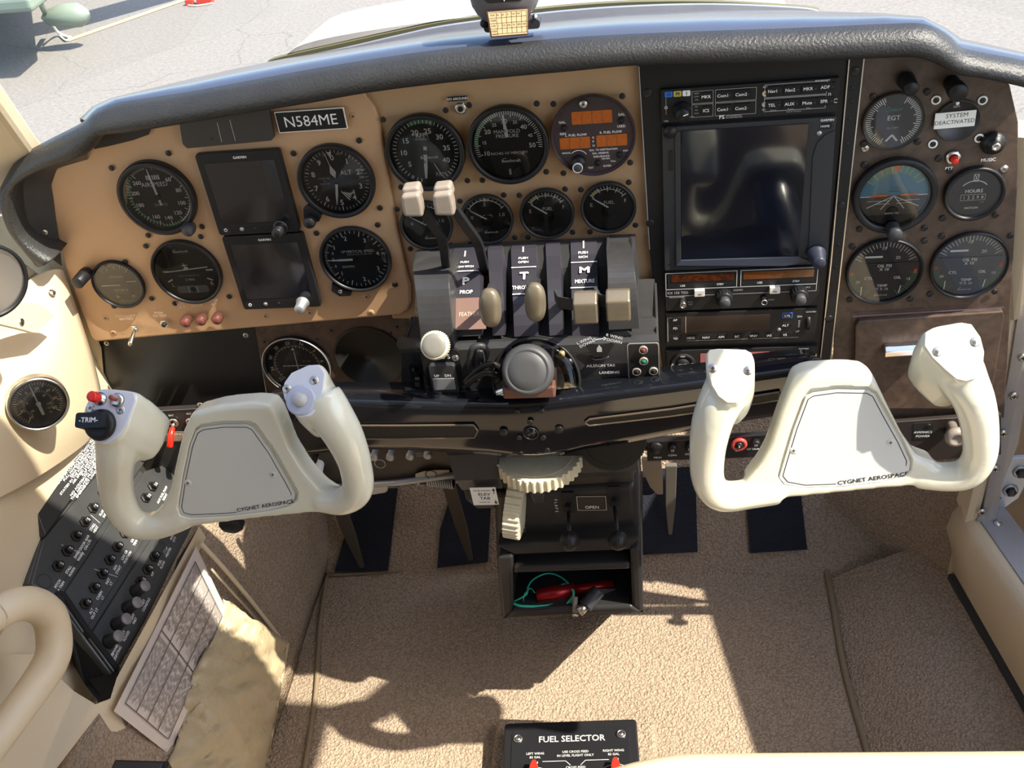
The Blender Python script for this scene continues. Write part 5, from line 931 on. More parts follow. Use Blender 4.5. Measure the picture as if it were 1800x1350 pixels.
# ============================================================ CONTROL BEAM
CB = thing('control_beam', W(930, 760, -.14), 'long gloss black control column beam joining the two yokes', 'control beam')
BS = [(436, 722, 742, 760, .012), (446, 694, 722, 785, .006), (462, 678, 706, 800, .0), (500, 672, 702, 800, 0), (600, 672, 705, 790, 0), (700, 672, 708, 792, 0), (800, 673, 711, 797, 0), (840, 673, 711, 799, 0), (884, 673, 712, 804, 0), (930, 670, 710, 805, 0), (975, 664, 704, 800, 0), (1020, 659, 699, 789, 0), (1100, 651, 689, 778, 0), (1180, 643, 679, 763, 0), (1260, 635, 668, 749, 0), (1331, 622, 659, 737, 0), (1380, 616, 652, 730, 0), (1428, 613, 645, 722, .0), (1452, 622, 646, 716, .006), (1466, 640, 656, 700, .012)]
def beam_at(px):
    for i in range(len(BS) - 1):
        if px <= BS[i + 1][0]:
            t_ = (px - BS[i][0]) / (BS[i + 1][0] - BS[i][0]); return [BS[i][k] + (BS[i + 1][k] - BS[i][k]) * t_ for k in range(5)]
    return list(BS[-1])
secs = []
xs = sorted(set([s[0] for s in BS] + list(range(440, 1460, 12))))
for px in xs:
    _, yt, yc, yb, dy = beam_at(px); TB = W(px, yt, -.098 - dy * .0); C0 = W(px, yc, -.148 + dy); Bf = W(px, yb, -.140 + dy); x = C0.x
    TB.x = x; Bf.x = x; bk = Vector((x, -.10, Bf.z + .006)); mid = C0.lerp(Bf, .5) + Vector((0, -.004, 0))
    secs.append([TB + Vector((0, .004, -.006)), TB, TB.lerp(C0, .5) + Vector((0, -.001, .002)), TB.lerp(C0, .86) + Vector((0, -.001, .0015)), C0 + Vector((0, 0, -.001)), C0.lerp(Bf, .12) + Vector((0, -.0015, 0)), mid, C0.lerp(Bf, .86) + Vector((0, -.002, 0)), Bf, Bf + Vector((0, .008, -.003)), bk])
b = M(); b.loft(secs, GLB); hang('beam', b, CB)
def bf(px, py):       # a point on the beam's front face
    _, yt, yc, yb, dy = beam_at(px); f_ = max(0, min(1, (py - yc) / (yb - yc))); return W(px, py, -.148 + dy + .008 * f_ - .0045 * math.sin(PI * f_) - .0012)
for pts in ([(590, 748), (700, 748), (832, 747), (840, 757), (834, 769), (700, 771), (590, 771)], [(1370, 689), (1180, 719), (1036, 737), (1028, 743), (1036, 748), (1180, 731), (1370, 703)]):
    P = [bf(x, y) for (x, y) in pts]; P2 = []
    for i in range(len(P)):
        a, c_ = P[i], P[(i + 1) % len(P)]
        for k in range(6): P2.append(a.lerp(c_, k / 6))
    b = M(); b.tube(P2 + [P2[0]], .0011, mat('groove_rim', (.10, .075, .05), .15, coat=1), 6, caps=False); hang('groove', b, CB)
    b = M(); h = len(pts) // 2
    if len(pts) == 7:
        tp = pts[:3] + [pts[3]]; bt = [pts[6], pts[5], pts[4], pts[3]]
        for i in range(3): b.add([bf(*tp[i]), bf(*tp[i + 1]), bf(*bt[i + 1]), bf(*bt[i])], [(0, 1, 2, 3)], BLK)
        hang('groove_floor', b, CB)
def on_beam(px, py, m_, r, nm, kind='screw'):
    o = bpy.data.objects.new(nm, SM[m_]); COL.objects.link(o); o.parent = CB; o.matrix_world = FT(bf(px, py) + Vector((0, -.0003, 0)), 0, random.random())
for (x, y) in ((885, 759), (983, 755)): on_beam(x, y, 'big', 4, 'screw')
for (x, y) in ((909, 724), (952, 722), (962, 791), (915, 797), (913, 769), (955, 769), (932, 742)): on_beam(x, y, 'dark', 3, 'screw')
b = M(.001); b.ring([(7.6, 0), (7.6, .8), (6.8, 1.1), (6.4, .3), (6.4, 0)], SCREW, 36); b.lathe([(6.4, 0), (6.4, .5), (0, .5)], GLB, 30); o = obj('hub_disc', b, CB); o.matrix_world = FT(bf(933, 762)); o.matrix_parent_inverse = Matrix.Identity(4)
def relink(o, mw, par):
    o.parent = par; o.matrix_parent_inverse = Matrix.Identity(4); o.matrix_basis = par.matrix_world.inverted() @ mw
relink(o, FT(bf(933, 762)), CB)
for ch in CB.children:
    if ch.name.startswith('screw'): relink(ch, Matrix.Translation(bf(885, 759)) @ Matrix.Identity(4), CB) if False else None
# shafts from the beam ends to the yokes
t = None
for (px, py, Y0, Y1, r) in ((452, 760, -.12, -.222, .030), (1440, 690, -.12, -.212, .026)):
    a = W(px, py, Y0); e_ = W(px - 4 if px < 900 else px + 6, py - 2, Y1); b = M(); b.tube([a, a.lerp(e_, .15), a.lerp(e_, .8), e_], [r * 1.0, r * 1.08, r, r * .9], GLB, 30); hang('yoke_shaft', b, CB)
# central locking knob on its bronze bracket
c = W(927, 652, -.165); t = thing('knob', c, 'round dark grey cap knob standing in the centre of the black beam', 'knob', tilt=math.radians(30))
b = M(.001); b.lathe([(17, -45), (19, -20), (23.4, -14), (24.4, -6), (23.4, 0), (20.6, 3), (18.6, 3.2), (18.0, 2.4), (17.6, 3.0), (9, 3.6), (0, 3.8)], GREYK, 48); b.disc(.4, 4.0, BLK, 10, 0, -10); obj('cap', b, t)
c2 = W(930, 692, -.150); b = M(); b.box(c2.x + .0005, c2.y + .018, c2.z + .004, .050, .046, .013, BROWN); b.box(c2.x, c2.y + .018, c2.z + .018, .046, .042, .016, PLB); tag(obj('knob_bracket', b, bevel=.002), 'bronze coloured bracket clamped on the beam under the central knob', 'bracket')
# ============================================================ YOKES
HT = math.radians(48)
def yoke(label, p0, nrm_tilt, roll, spec, textrot):
    n = Vector((0, -math.cos(nrm_tilt), math.sin(nrm_tilt))); t = thing('control_yoke', p0, label, 'yoke', tilt=nrm_tilt)
    inv = t.matrix_world.inverted()
    def L(px, py, d=0.0):    # pixel -> local point on the yoke plane raised by d
        q = p0 + n * d; return inv @ WP(px, py, q, n)
    k = (p0 - CAM).dot(fwd) / FPX
    b = M()
    hub = [L(*q) for q in spec['hub']]; hub = [(p.x, p.y) for p in hub]
    b.prism(hub, -.030, -.002, CREAM)
    for path in spec['arms']:
        P = [L(x, y, d) for (x, y, r, d) in path]; R_ = [r * k for (x, y, r, d) in path]
        P2 = cr(P, 5); R2 = []
        for i in range(len(R_) - 1):
            for j in range(5): R2.append(R_[i] + (R_[i + 1] - R_[i]) * j / 5)
        R2.append(R_[-1]); b.tube(P2, R2, CREAM, 20)
    nh = Vector((0, -math.cos(HT), math.sin(HT))); up = (inv.to_3x3() @ nh).normalized(); hc = []
    for (plate, d, depth, sh) in spec['heads']:
        cx_, cy_ = sum(q[0] for q in plate) / len(plate), sum(q[1] for q in plate) / len(plate); c0 = t.matrix_world @ L(cx_, cy_, d); hc.append((cx_, cy_, c0))
        A = [inv @ WP(x, y, c0, nh) for (x, y) in plate]; c_ = sum(A, Vector()) / len(A); sv = Vector((sh[0], sh[1], 0))
        b.loft([[p.copy() for p in A], [c_ + (p - c_) * 1.05 - up * .006 for p in A], [c_ + (p - c_) * 1.04 + sv * .45 - up * depth * .5 for p in A], [c_ + (p - c_) * .9 + sv - up * depth for p in A], [c_ + (p - c_) * .5 + sv * 1.1 - up * depth * 1.15 for p in A]], CREAM)
    def H(px, py, dz=0.0):
        c0 = min(hc, key=lambda h: (h[0] - px) ** 2 + (h[1] - py) ** 2)[2]; return (inv @ WP(px, py, c0, nh)) + up * dz
    def rm(o): m = o.modifiers.new('r', 'REMESH'); m.mode = 'VOXEL'; m.voxel_size = .0019; m.use_smooth_shade = True
    def smo(o): m = o.modifiers.new('s', 'SMOOTH'); m.factor = .6; m.iterations = 14
    me = baked(b, [rm, smo])
    # recess for the centre plate
    rec = [L(*q) for q in spec['recess']]; cut = M(); cut.prism([(p.x, p.y) for p in rec], -.0055, .02, CREAM); co = bpy.data.objects.new('cut', cut.mesh('cut')); COL.objects.link(co)
    bv = co.modifiers.new('b', 'BEVEL'); bv.width = .002; bv.segments = 2; bv.limit_method = 'ANGLE'; bv.angle_limit = .9
    def bo(o): m = o.modifiers.new('b', 'BOOLEAN'); m.object = co; m.operation = 'DIFFERENCE'; m.solver = 'EXACT'
    def ss(o): m = o.modifiers.new('s', 'SMOOTH'); m.factor = .5; m.iterations = 2
    me2 = baked(me, [bo, ss]); bpy.data.objects.remove(co); me2.materials.clear(); me2.materials.append(CREAM)
    for p in me2.polygons: p.use_smooth = True; p.material_index = 0
    o = obj('frame', me2, t)
    pl = [L(*q, -.003) for q in spec['plate']]; cc = sum(pl, Vector()) / len(pl)
    b = M(); b.prism([(p.x, p.y) for p in pl], -.0075, -.0032, CREAMP)
    ins = [cc + (p - cc) * .945 for p in pl]
    seg = [(p.x, p.y) for p in ins]; tx = L(*spec['text'], -.003)
    for i in range(len(seg)):
        a, e_ = seg[i], seg[(i + 1) % len(seg)]
        nn = 8
        for j in range(nn):
            q0 = (a[0] + (e_[0] - a[0]) * j / nn, a[1] + (e_[1] - a[1]) * j / nn); q1 = (a[0] + (e_[0] - a[0]) * (j + 1) / nn, a[1] + (e_[1] - a[1]) * (j + 1) / nn)
            m_ = ((q0[0] + q1[0]) / 2, (q0[1] + q1[1]) / 2)
            if math.hypot(m_[0] - tx.x, (m_[1] - tx.y) * 1.5) < .031: continue
            b.bar(*q0, *q1, .0006, BLK, -.0030)
    b.text('CYGNET AEROSPACE', tx.x, tx.y, .0036, BLK, -.0029, rot=textrot, sx=1.15, bold=.04); obj('centre_plate', b, t)
    for q in spec['pscrews']: s = bpy.data.objects.new('screw', SM['cream']); COL.objects.link(s); s.parent = t; p = L(*q, -.004); s.location = (p.x, p.y, -.0034)
    for (plate, d, depth, sh) in spec['heads']:
        A = [H(x, y) for (x, y) in plate]; c_ = sum(A, Vector()) / len(A); A = [c_ + (p - c_) * .97 for p in A]; b = M(); b.loft([[p - up * .001 for p in A], [p + up * .0012 for p in A]], WPLATE if spec['wp'] else CREAM, smooth=False); obj('switch_plate', b, t, bevel=.0007)
    q_ = Vector((0, 0, 1)).rotation_difference(up)
    for q in spec['hscrews']: s = bpy.data.objects.new('screw', SM['steel']); COL.objects.link(s); s.parent = t; s.location = H(q[0], q[1], .0012); s.rotation_euler = q_.to_euler()
    return t, (H, q_, up)
HL = .022
specL = dict(hub=[(334, 728), (380, 716), (440, 710), (472, 714), (484, 732), (506, 790), (532, 832), (562, 866), (612, 896), (560, 904), (450, 915), (330, 930), (262, 940), (258, 915), (282, 892), (296, 862), (306, 815), (318, 762)],
    arms=[[(330, 905, 24, -.012), (285, 922, 26, -.010), (240, 922, 28, -.006), (212, 890, 30, 0), (203, 845, 31, .006), (204, 800, 34, .014), (206, 768, 38, .014), (208, 742, 40, .012)],
          [(560, 875, 24, -.012), (600, 880, 27, -.010), (628, 862, 28, -.004), (624, 815, 29, .004), (604, 765, 34, .012), (577, 722, 38, .014), (562, 698, 38, .012)]],
    heads=[([(157, 700), (166, 688), (182, 683), (218, 686), (238, 690), (240, 704), (224, 748), (208, 772), (186, 782), (164, 776), (150, 758), (146, 735), (150, 716)], HL, .046, (.008, -.014)),
           ([(500, 672), (512, 655), (543, 641), (562, 640), (573, 656), (568, 692), (558, 722), (545, 734), (526, 735), (512, 722), (500, 702), (496, 685)], HL, .046, (-.004, -.014))],
    recess=[(341, 752), (352, 747), (392, 742), (438, 742), (448, 746), (480, 790), (512, 846), (524, 868), (522, 882), (508, 893), (470, 902), (400, 911), (330, 914), (314, 909), (309, 896), (318, 840), (330, 780)],
    plate=[(344, 757), (354, 751), (392, 746), (434, 746), (444, 750), (475, 793), (507, 849), (518, 870), (516, 880), (504, 889), (468, 898), (400, 906), (332, 909), (318, 905), (314, 895), (322, 842), (334, 783)],
    text=(466, 889), pscrews=[(331, 848), (480, 833)], wp=1, hscrews=[(160, 718, HL), (213, 721, HL), (505, 684, HL), (553, 669, HL)])
yL, LL_ = yoke('left cream control yoke with trim switch and red button, its centre plate grey in shade', W(430, 800, -.255), math.radians(14), 0, specL, math.radians(9))
specR = dict(hub=[(1398, 664), (1420, 654), (1480, 650), (1520, 652), (1538, 664), (1560, 710), (1590, 770), (1615, 806), (1650, 818), (1640, 856), (1560, 862), (1480, 870), (1380, 880), (1320, 888), (1312, 850), (1336, 820), (1352, 790), (1372, 730)],
    arms=[[(1370, 862, 26, -.012), (1320, 868, 28, -.010), (1270, 872, 30, -.006), (1246, 848, 30, 0), (1243, 800, 32, .006), (1250, 750, 36, .012), (1262, 715, 38, .014), (1276, 690, 42, .012)],
          [(1610, 835, 24, -.012), (1660, 838, 27, -.010), (1700, 832, 28, -.006), (1722, 800, 29, 0), (1722, 750, 31, .008), (1712, 705, 34, .014), (1696, 672, 38, .014), (1686, 652, 42, .010)]],
    heads=[([(1242, 622), (1246, 614), (1262, 612), (1311, 614), (1322, 620), (1326, 633), (1326, 668), (1316, 690), (1296, 710), (1278, 710), (1262, 698), (1250, 678), (1243, 652)], HL, .046, (.004, -.014)),
           ([(1624, 586), (1645, 574), (1690, 566), (1708, 569), (1724, 592), (1731, 619), (1728, 650), (1717, 667), (1697, 672), (1680, 668), (1659, 650), (1638, 630), (1623, 608)], HL, .054, (-.001, -.014))],
    recess=[(1414, 692), (1424, 686), (1470, 680), (1530, 681), (1542, 688), (1562, 725), (1590, 775), (1606, 810), (1604, 830), (1590, 842), (1550, 852), (1490, 859), (1410, 862), (1374, 856), (1365, 842), (1372, 815), (1392, 750)],
    plate=[(1417, 697), (1427, 691), (1470, 685), (1526, 686), (1537, 692), (1556, 728), (1584, 778), (1600, 812), (1598, 827), (1586, 837), (1548, 847), (1488, 854), (1412, 857), (1379, 851), (1370, 840), (1377, 816), (1396, 753)],
    text=(1534, 841), pscrews=[(1395, 791), (1565, 777)], wp=0, hscrews=[(1253, 648, HL), (1315, 652, HL), (1647, 619, HL), (1713, 602, HL)])
yR, LR_ = yoke('right cream control yoke, bright in the sun, without any switches', W(1480, 770, -.245), math.radians(16), 0, specR, math.radians(8))
# switches on the left yoke
def on_yoke(t, Lf, nm, px, py, b, d=.0012, lab=None): o = obj(nm, b, t); o.location = Lf[0](px, py, d); o.rotation_euler = Lf[1].to_euler(); (o.__setitem__('label', lab) if lab else None); return o
b = M(.001); b.lathe([(13, 0), (14, 2), (13, 6), (8, 7), (0, 7)], PLB, 30); on_yoke(yL, LL_, 'trim_base', 181, 748, b)
b = M(.001); b.prism(rrect(24, 13, 2.5, 4), 0, 13, PLB); b.text('-TRIM-', 0, 0, 4.2, WHT, 13.2, bold=.05); o = on_yoke(yL, LL_, 'trim_rocker', 176, 744, b, .005)
b = M(.001); b.lathe([(6, 0), (6, 2), (4, 3), (3.4, 5), (0, 5)], STEEL, 20); b.lathe([(4.2, 5), (4.8, 6), (4.6, 14), (3.6, 15), (0, 15)], REDK, 22); on_yoke(yL, LL_, 'push_button', 178, 702, b, lab='red push button')
b = M(.001); b.lathe([(6.4, 0), (6, 2), (4, 3), (0, 3)], STEEL, 20); b.tube([(0, 0, 2), (-1, 1, 10)], [1.6, 2.0], mat('dull_red', (.30, .05, .04), .4), 12); on_yoke(yL, LL_, 'toggle', 208, 704, b)
b = M(.001); b.lathe([(13, 0), (12.6, 1.4), (11, 1.8), (0, 1.8)], mat('lilac_disc', (.48, .50, .60), .35), 36); b.lathe([(6.4, 1.8), (6, 3), (5, 5), (5, 10), (4.4, 11), (0, 11)], mat('grey_button', (.46, .45, .44), .4), 26); on_yoke(yL, LL_, 'push_button', 530, 704, b, lab='grey push button')
# ============================================================ BELOW THE BEAM
LB = thing('trim_housing', W(950, 820, -.10), 'black housing below the beam holding the two ivory trim wheels', 'housing')
b = M(); bulge(b, [(778, 870, 786, -.085), (786, 874, 800, -.11), (800, 880, 845, -.115), (812, 884, 862, -.11)], PED, .06); bulge(b, [(872, 1120, 790, -.085), (876, 1122, 800, -.10), (880, 1120, 838, -.10), (884, 1112, 846, -.094)], PED, .06); hang('upper_case', b, LB, bevel=.004, seg=3)
b = M(); bulge(b, [(880, 1112, 842, -.082), (886, 1114, 866, -.082), (890, 1112, 872, -.075)], mat('housing_brown', (.045, .036, .026), .45), .06); hang('lower_case', b, LB, bevel=.002)
b = M(); bulge(b, [(812, 868, 858, -.085), (818, 872, 880, -.088), (838, 874, 896, -.080)], PED, .06); bulge(b, [(925, 958, 845, -.098), (930, 960, 870, -.104), (938, 958, 888, -.098)], PED, .06); hang('wheel_cheek', b, LB, bevel=.004, seg=3)
# elevator trim placard
t = thing('elevator_placard', W(852, 872, -.118), 'white placard reading ELEV TAB with up and down arrows beside the vertical wheel', 'placard', tilt=math.radians(-6))
b = M(.001); b.prism([(-14, -14.5), (14, -14), (13.5, 14.5), (-14.5, 14)], 0, .5, WLAB); b.text('ELEV', 0, 3.4, 4.4, BLK, .6, bold=.05); b.text('TAB', 0, -3, 4.4, BLK, .6, bold=.05); b.text('NOSE DOWN', -2, 9.5, 2.1, BLK, .6, bold=.05); b.text('NOSE UP', -1, -9.5, 2.0, BLK, .6, bold=.05)
b.bar(11, 4, 11, 10, 1, BLK, .6); b.flat([(9, 9), (13, 9), (11, 13.5)], .6, BLK); b.bar(11, -6, 11, -9, 1, BLK, .6); b.flat([(9, -9), (13, -9), (11, -13)], .6, BLK); obj('card', b, t)
def cog(b, R_, w, teeth, m, depth, T):     # ribbed rim wheel, axis = local z
    P = []
    for k in range(teeth):
        for (f_, rr) in ((0, R_), (.3, R_), (.5, R_ - depth), (.8, R_ - depth)): a = 2 * PI * (k + f_) / teeth; P.append((rr * math.cos(a), rr * math.sin(a)))
    b.prism(P, -w / 2, w / 2, m, T=T); b.lathe([(R_ * .80, -w / 2 - .0006), (R_ * .80, w / 2 + .0006), (R_ * .6, w / 2 - .004), (R_ * .2, w / 2 - .004), (.0, w / 2 - .002)], m, 40, T)
c = W(948, 806, -.095); t = thing('trim_handwheel', c, 'ivory ribbed trim wheel lying flat just under the beam hub', 'trim wheel')
b = M(); cog(b, .047, .015, 38, WHEEL, .0022, t.matrix_world.inverted() @ Matrix.Translation(c) @ Matrix.Rotation(.0, 4, 'X')); obj('wheel', b, t, bevel=.0006)
c = W(910, 880, -.092) + Vector((0, .0, .0)); t = thing('trim_handwheel', c, 'ivory ribbed trim wheel standing upright left of the OPEN placard', 'trim wheel')
b = M(); cog(b, .043, .018, 34, WHEEL, .0020, Matrix.Rotation(PI / 2, 4, 'Y') @ Matrix.Identity(4)); obj('wheel', b, t, bevel=.0006); t.matrix_world = Matrix.Translation(c) @ Matrix.Rotation(math.radians(-6), 4, 'Z') @ Matrix.Rotation(math.radians(8), 4, 'Y')
c = W(1075, 770, -.10); t = thing('handwheel', c, 'large knurled black wheel tucked under the right arm of the beam', 'wheel', tilt=math.radians(15))
b = M(); cog(b, .036, .010, 70, PLB, .0010, Matrix.Identity(4)); obj('wheel', b, t)
# ring below the vertical wheel
b = M(.001); b.ring([(8.5, -.5), (8.5, .5), (7.5, .5), (7.5, -.5)], STEEL, 30); o = tag(obj('wire_ring', b), 'thin steel ring hanging under the upright ivory wheel', 'ring'); o.matrix_world = FT(W(911, 930, -.088))
# lower console
CO = thing('lower_console', W(1005, 1085, -.09), 'black lower console standing on the floor, with a slot and an open tray', 'console')
loc = W(1005, 960, -.0); Yc = -.100
cw = lambda x, y, Y=Yc: W(x, y, Y)
def cbox(b, tl, tr, br, bl, Y0, Y1, m):
    vs = [cw(*q, Y0) for q in (tl, tr, br, bl)]; bk = [Vector((v.x, Y1, v.z)) for v in vs]; b.add(vs + bk, [(0, 3, 2, 1), (4, 5, 6, 7), (0, 1, 5, 4), (1, 2, 6, 5), (2, 3, 7, 6), (3, 0, 4, 7)], m)
CM = mat('console_black', (.020, .019, .019), .40, bump=('noise', 500, .12, .0006))
b = M(); Y0 = -.112; Yb = .10
cbox(b, (868, 866), (1118, 852), (1126, 972), (872, 992), -.088, Yb, CM); hang('upper_body', b, CO, bevel=.008, seg=4)
b = M()
cbox(b, (872, 975), (1127, 960), (1106, 968), (902, 978), Y0, Yb, CM) if False else None
# rails around the two openings
cbox(b, (872, 980), (902, 978), (902, 1078), (882, 1090), Y0, Yb, CM); cbox(b, (1107, 966), (1126, 965), (1131, 1078), (1111, 1068), Y0, Yb, CM)
cbox(b, (872, 960), (1126, 946), (1108, 968), (902, 977), Y0 + .004, Yb, CM); cbox(b, (902, 998), (1108, 990), (1109, 1002), (901, 1009), Y0, Yb, CM); cbox(b, (901, 1073), (1110, 1066), (1130, 1078), (886, 1089), Y0 - .002, Yb, CM)
hang('tray_surround', b, CO, bevel=.004, seg=3)
b = M(); f0 = [cw(872, 975, -.10), cw(1126, 965, -.10), cw(1131, 1078, -.10), cw(884, 1090, -.10)]
bz = .02; b.add([Vector((f.x, .03, f.z)) for f in f0], [(0, 3, 2, 1)], BLK); fl = [cw(884, 1082, -.11), cw(1130, 1070, -.11)]; b.add([fl[0], fl[1], Vector((fl[1].x, .03, fl[1].z)), Vector((fl[0].x, .03, fl[0].z))], [(0, 1, 2, 3)], BLK)
hang('tray_floor', b, CO)
b = M(); lw = [cw(886, 1086, -.10), cw(1130, 1076, -.10)]; b.add([lw[0], lw[1], Vector((lw[1].x - .012, .10, FZ)), Vector((lw[0].x + .012, .10, FZ)), lw[0] + Vector((0, .19, 0)), lw[1] + Vector((0, .19, 0)), Vector((lw[1].x - .012, .17, FZ)), Vector((lw[0].x + .012, .17, FZ))], [(0, 1, 2, 3), (4, 7, 6, 5), (0, 3, 7, 4), (1, 5, 6, 2)], CM); hang('foot', b, CO)
for (px, py, sx, sy) in ((1003, 950, 1001, 905), (1089, 948, 1082, 900)):
    pass
for (px, py, top, lab) in ((1001, 951, (999, 896), 'left one of the two black ball levers on the lower console'), (1086, 950, (1080, 886), 'right one of the two black ball levers on the lower console')):
    c = W(px, py, -.135); t = thing('ball_lever', c, lab, 'lever'); b = M(.001); b.lathe([(0, -11)] + [(11 * math.cos(a), 11 * math.sin(a)) for a in [math.radians(q) for q in range(-75, 90, 15)]] + [(0, 11)], PLB, 28, Matrix.Rotation(PI / 2, 4, 'X')); b.ring([(11.2, -.3), (11.2, .3), (10.8, .3), (10.8, -.3)], GREYB, 28, Matrix.Rotation(PI / 2, 4, 'Y')); obj('ball', b, t)
    b = M(); b.tube([c + Vector((0, .006, .006)), W(*top, -.092)], .0022, PLB, 10); hang('rod', b, t); b = M(); q = W(top[0], top[1] - 14, -.0895); b.box(q.x, q.y, q.z, .013, .003, .030, BLK); b.box(q.x, q.y - .004, q.z - .004, .006, .008, .007, PLB); hang('slot', b, t)
t = thing('open_placard', W(1040, 884, -.0885), 'small black placard with white frame reading OPEN on the lower console', 'placard')
b = M(.001); b.prism(rrect(33, 22, .6, 2), -1, .6, mat('placard_brown', (.03, .022, .018), .4)); b.frame(-16, -10.5, 16, 10.5, .7, DIMW, .8); b.text('OPEN', 0, -6, 4.2, WHT, .8, bold=.05); obj('plate', b, t)
b = M(.001)
for i, ch_ in enumerate('FLAPS'): b.text(ch_, 0, 10 - i * 4.4, 3.2, WHT, .3, rot=-PI / 2, bold=.04)
o = tag(obj('vertical_placard', b), 'white letters of the word FLAPS running down left of the OPEN placard', 'lettering'); o.matrix_world = FT(W(978, 890, -.0895))
# things in the tray
ZF = cw(1000, 1076, -.112).z
def TZ(px, py, h=.0): return WZ(px, py, ZF + h)
c = TZ(1010, 1040); t = thing('flashlight', c, 'dark red metal tube torch lying across the back of the tray', 'flashlight')
b = M(); b.tube([TZ(943, 1047, .010), TZ(975, 1042, .010), TZ(1010, 1037, .010)], [.0085, .009, .0085], REDA, 20); b.tube([TZ(1010, 1037, .010), TZ(1078, 1027, .010)], [.0065, .0062], REDA, 20); hang('tube', b, t)
b = M(); b.tube(cr([TZ(904, 1057, .006), TZ(925, 1045, .016), TZ(928, 1032, .016), TZ(938, 1018, .016), TZ(962, 1008, .016), TZ(985, 1014, .016), TZ(1002, 1030, .016), TZ(1008, 1048, .016), TZ(1000, 1063, .006), TZ(990, 1062, .006), TZ(982, 1050, .006), TZ(984, 1032, .016), TZ(993, 1027, .016), TZ(1005, 1033, .016), TZ(1008, 1046, .016), TZ(994, 1064, .006)], 8), .0011, CORD, 8)
b.tube(cr([TZ(903, 1061, .006), TZ(915, 1065, .006), TZ(940, 1066, .006), TZ(970, 1063, .006), TZ(990, 1053, .006)], 8), .0017, CORD, 8); tag(obj('green_cord', b), 'thin turquoise green cord looped over the torch in the tray', 'cord')
b = M(); b.tube(cr([TZ(920, 1056, .006), TZ(922, 1045, .016), TZ(932, 1034, .016), TZ(940, 1042, .016)], 6), .0008, CORD, 6); b.tube(cr([TZ(905, 1072, .006), TZ(945, 1072, .006), TZ(980, 1068, .006), TZ(960, 1065, .006)], 6), .0006, BLK, 6); tag(obj('wire_loop', b), 'small dark wire loop at the left front of the tray', 'wire')
t = thing('chalk_stick', W(1010, 1065, -.11), 'short pale stick standing on the front edge of the tray', 'stick'); b = M(); b.tube([W(1011, 1049, -.104), W(1011, 1078, -.118)], .0034, KNOBW, 16); b.tube([W(1011, 1078, -.118), W(1011, 1083, -.120)], [.0038, .0036], STEEL, 16); hang('rod', b, t)
t = thing('valve_tool', W(1040, 1055, -.11), 'grey ribbed tool with a steel tip resting over the tray edge', 'tool')
b = M(); b.tube([W(1018, 1076, -.122), W(1030, 1064, -.114)], [.0058, .0056], STEEL, 18); hang('tip', b, t); b = M(); P = [W(1029, 1066, -.115).lerp(W(1052, 1038, -.098), k / 24) for k in range(25)]; b.tube(P, [.0088 if k % 2 else .0080 for k in range(25)], GREYB, 18); hang('grip', b, t)
b = M(); b.loft([[W(x, y - 5, Y), W(x, y + 6, Y), W(x, y + 6, Y + .006), W(x, y - 5, Y + .006)] for (x, y, Y) in ((1050, 1040, -.098), (1080, 1040, -.088), (1108, 1046, -.080))], mat('tool_grey', (.07, .065, .06), .45), smooth=False); hang('blade', b, t, bevel=.001)
# sub panels left and right of the console
def sub(name, pts, y, m, label, cat, th=6, bevel=.001, c=None):
    c = c or (sum(p[0] for p in pts) / len(pts), sum(p[1] for p in pts) / len(pts)); return panel(name, c, pts, y, th, m, label, cat, bevel)
SL, SLl = sub('switch_subpanel', [(238, 722), (440, 710), (560, 712), (560, 850), (300, 838), (262, 836), (238, 800)], -.012, mat('subpanel_black', (.020, .018, .018), .42, var=(20, (.035, .03, .028), .3)), 'black switch panel under the left yoke with battery and alternator switches', 'switch panel')
b = M(.001); p = lambda x, y: loc2(SLl, x, y, -.012); b.bar(*p(238, 724), *p(438, 712), 1.4, ALU, .6)
for (s, x, y) in (('ALT', 273, 730), ('BAT', 301, 730), ('ALT', 332, 727)): b.text(s, *p(x, y), 2.6, WHT, .3, bold=.04)
obj('lettering', b, SL)
screws(SL, [p(285, 827), p(352, 712)], 'steel', 0)
for (x, y, m, lab, tip) in ((274, 745, mat('navy_cap', (.02, .02, .12), .3), 'toggle switch with a dark blue sleeve, beside the left yoke grip', (-9, -22)), (306, 742, REDK, 'toggle switch with a bright red sleeve labelled BAT', (-6, -24)), (336, 741, mat('navy_cap', (.02, .02, .12), .3), 'toggle switch with a blue sleeve hidden at the yoke hub edge', (-6, -22))):
    t = thing('toggle_switch', W(x, y, -.013), lab, 'switch'); b = M(.001); b.ring([(6.2, 0), (6.2, 2), (4.8, 2.6), (3.6, 2.6), (3.6, 0)], STEEL, 26); b.tube([(0, 0, 0), (tip[0] * .2, tip[1] * .2, 6)], 2.2, STEEL, 12); obj('bushing', b, t)
    b = M(.001); b.tube([(tip[0] * .15, tip[1] * .15, 6), (tip[0] * .5, tip[1] * .5, 13), (tip[0] * .95, tip[1] * .95, 18), (tip[0], tip[1], 19)], [3.2, 3.9, 4.1, 2.5], m, 18); obj('sleeve', b, t)
t = thing('warning_placard', W(305, 767, -.013), 'small tan placard reading WARNING below the red battery switch', 'placard'); b = M(.001); b.prism(rrect(44, 15, 3, 4), 0, .6, mat('warn_tan', (.30, .20, .12), .5)); b.text('WARNING', 0, 3.6, 4, WHT, .7, bold=.05); b.text('DO NOT TURN OFF', 0, -1, 1.8, WHT, .7); b.text('ALTERNATORS WITH BATTERY', 0, -4.5, 1.4, WHT, .7); obj('card', b, t)
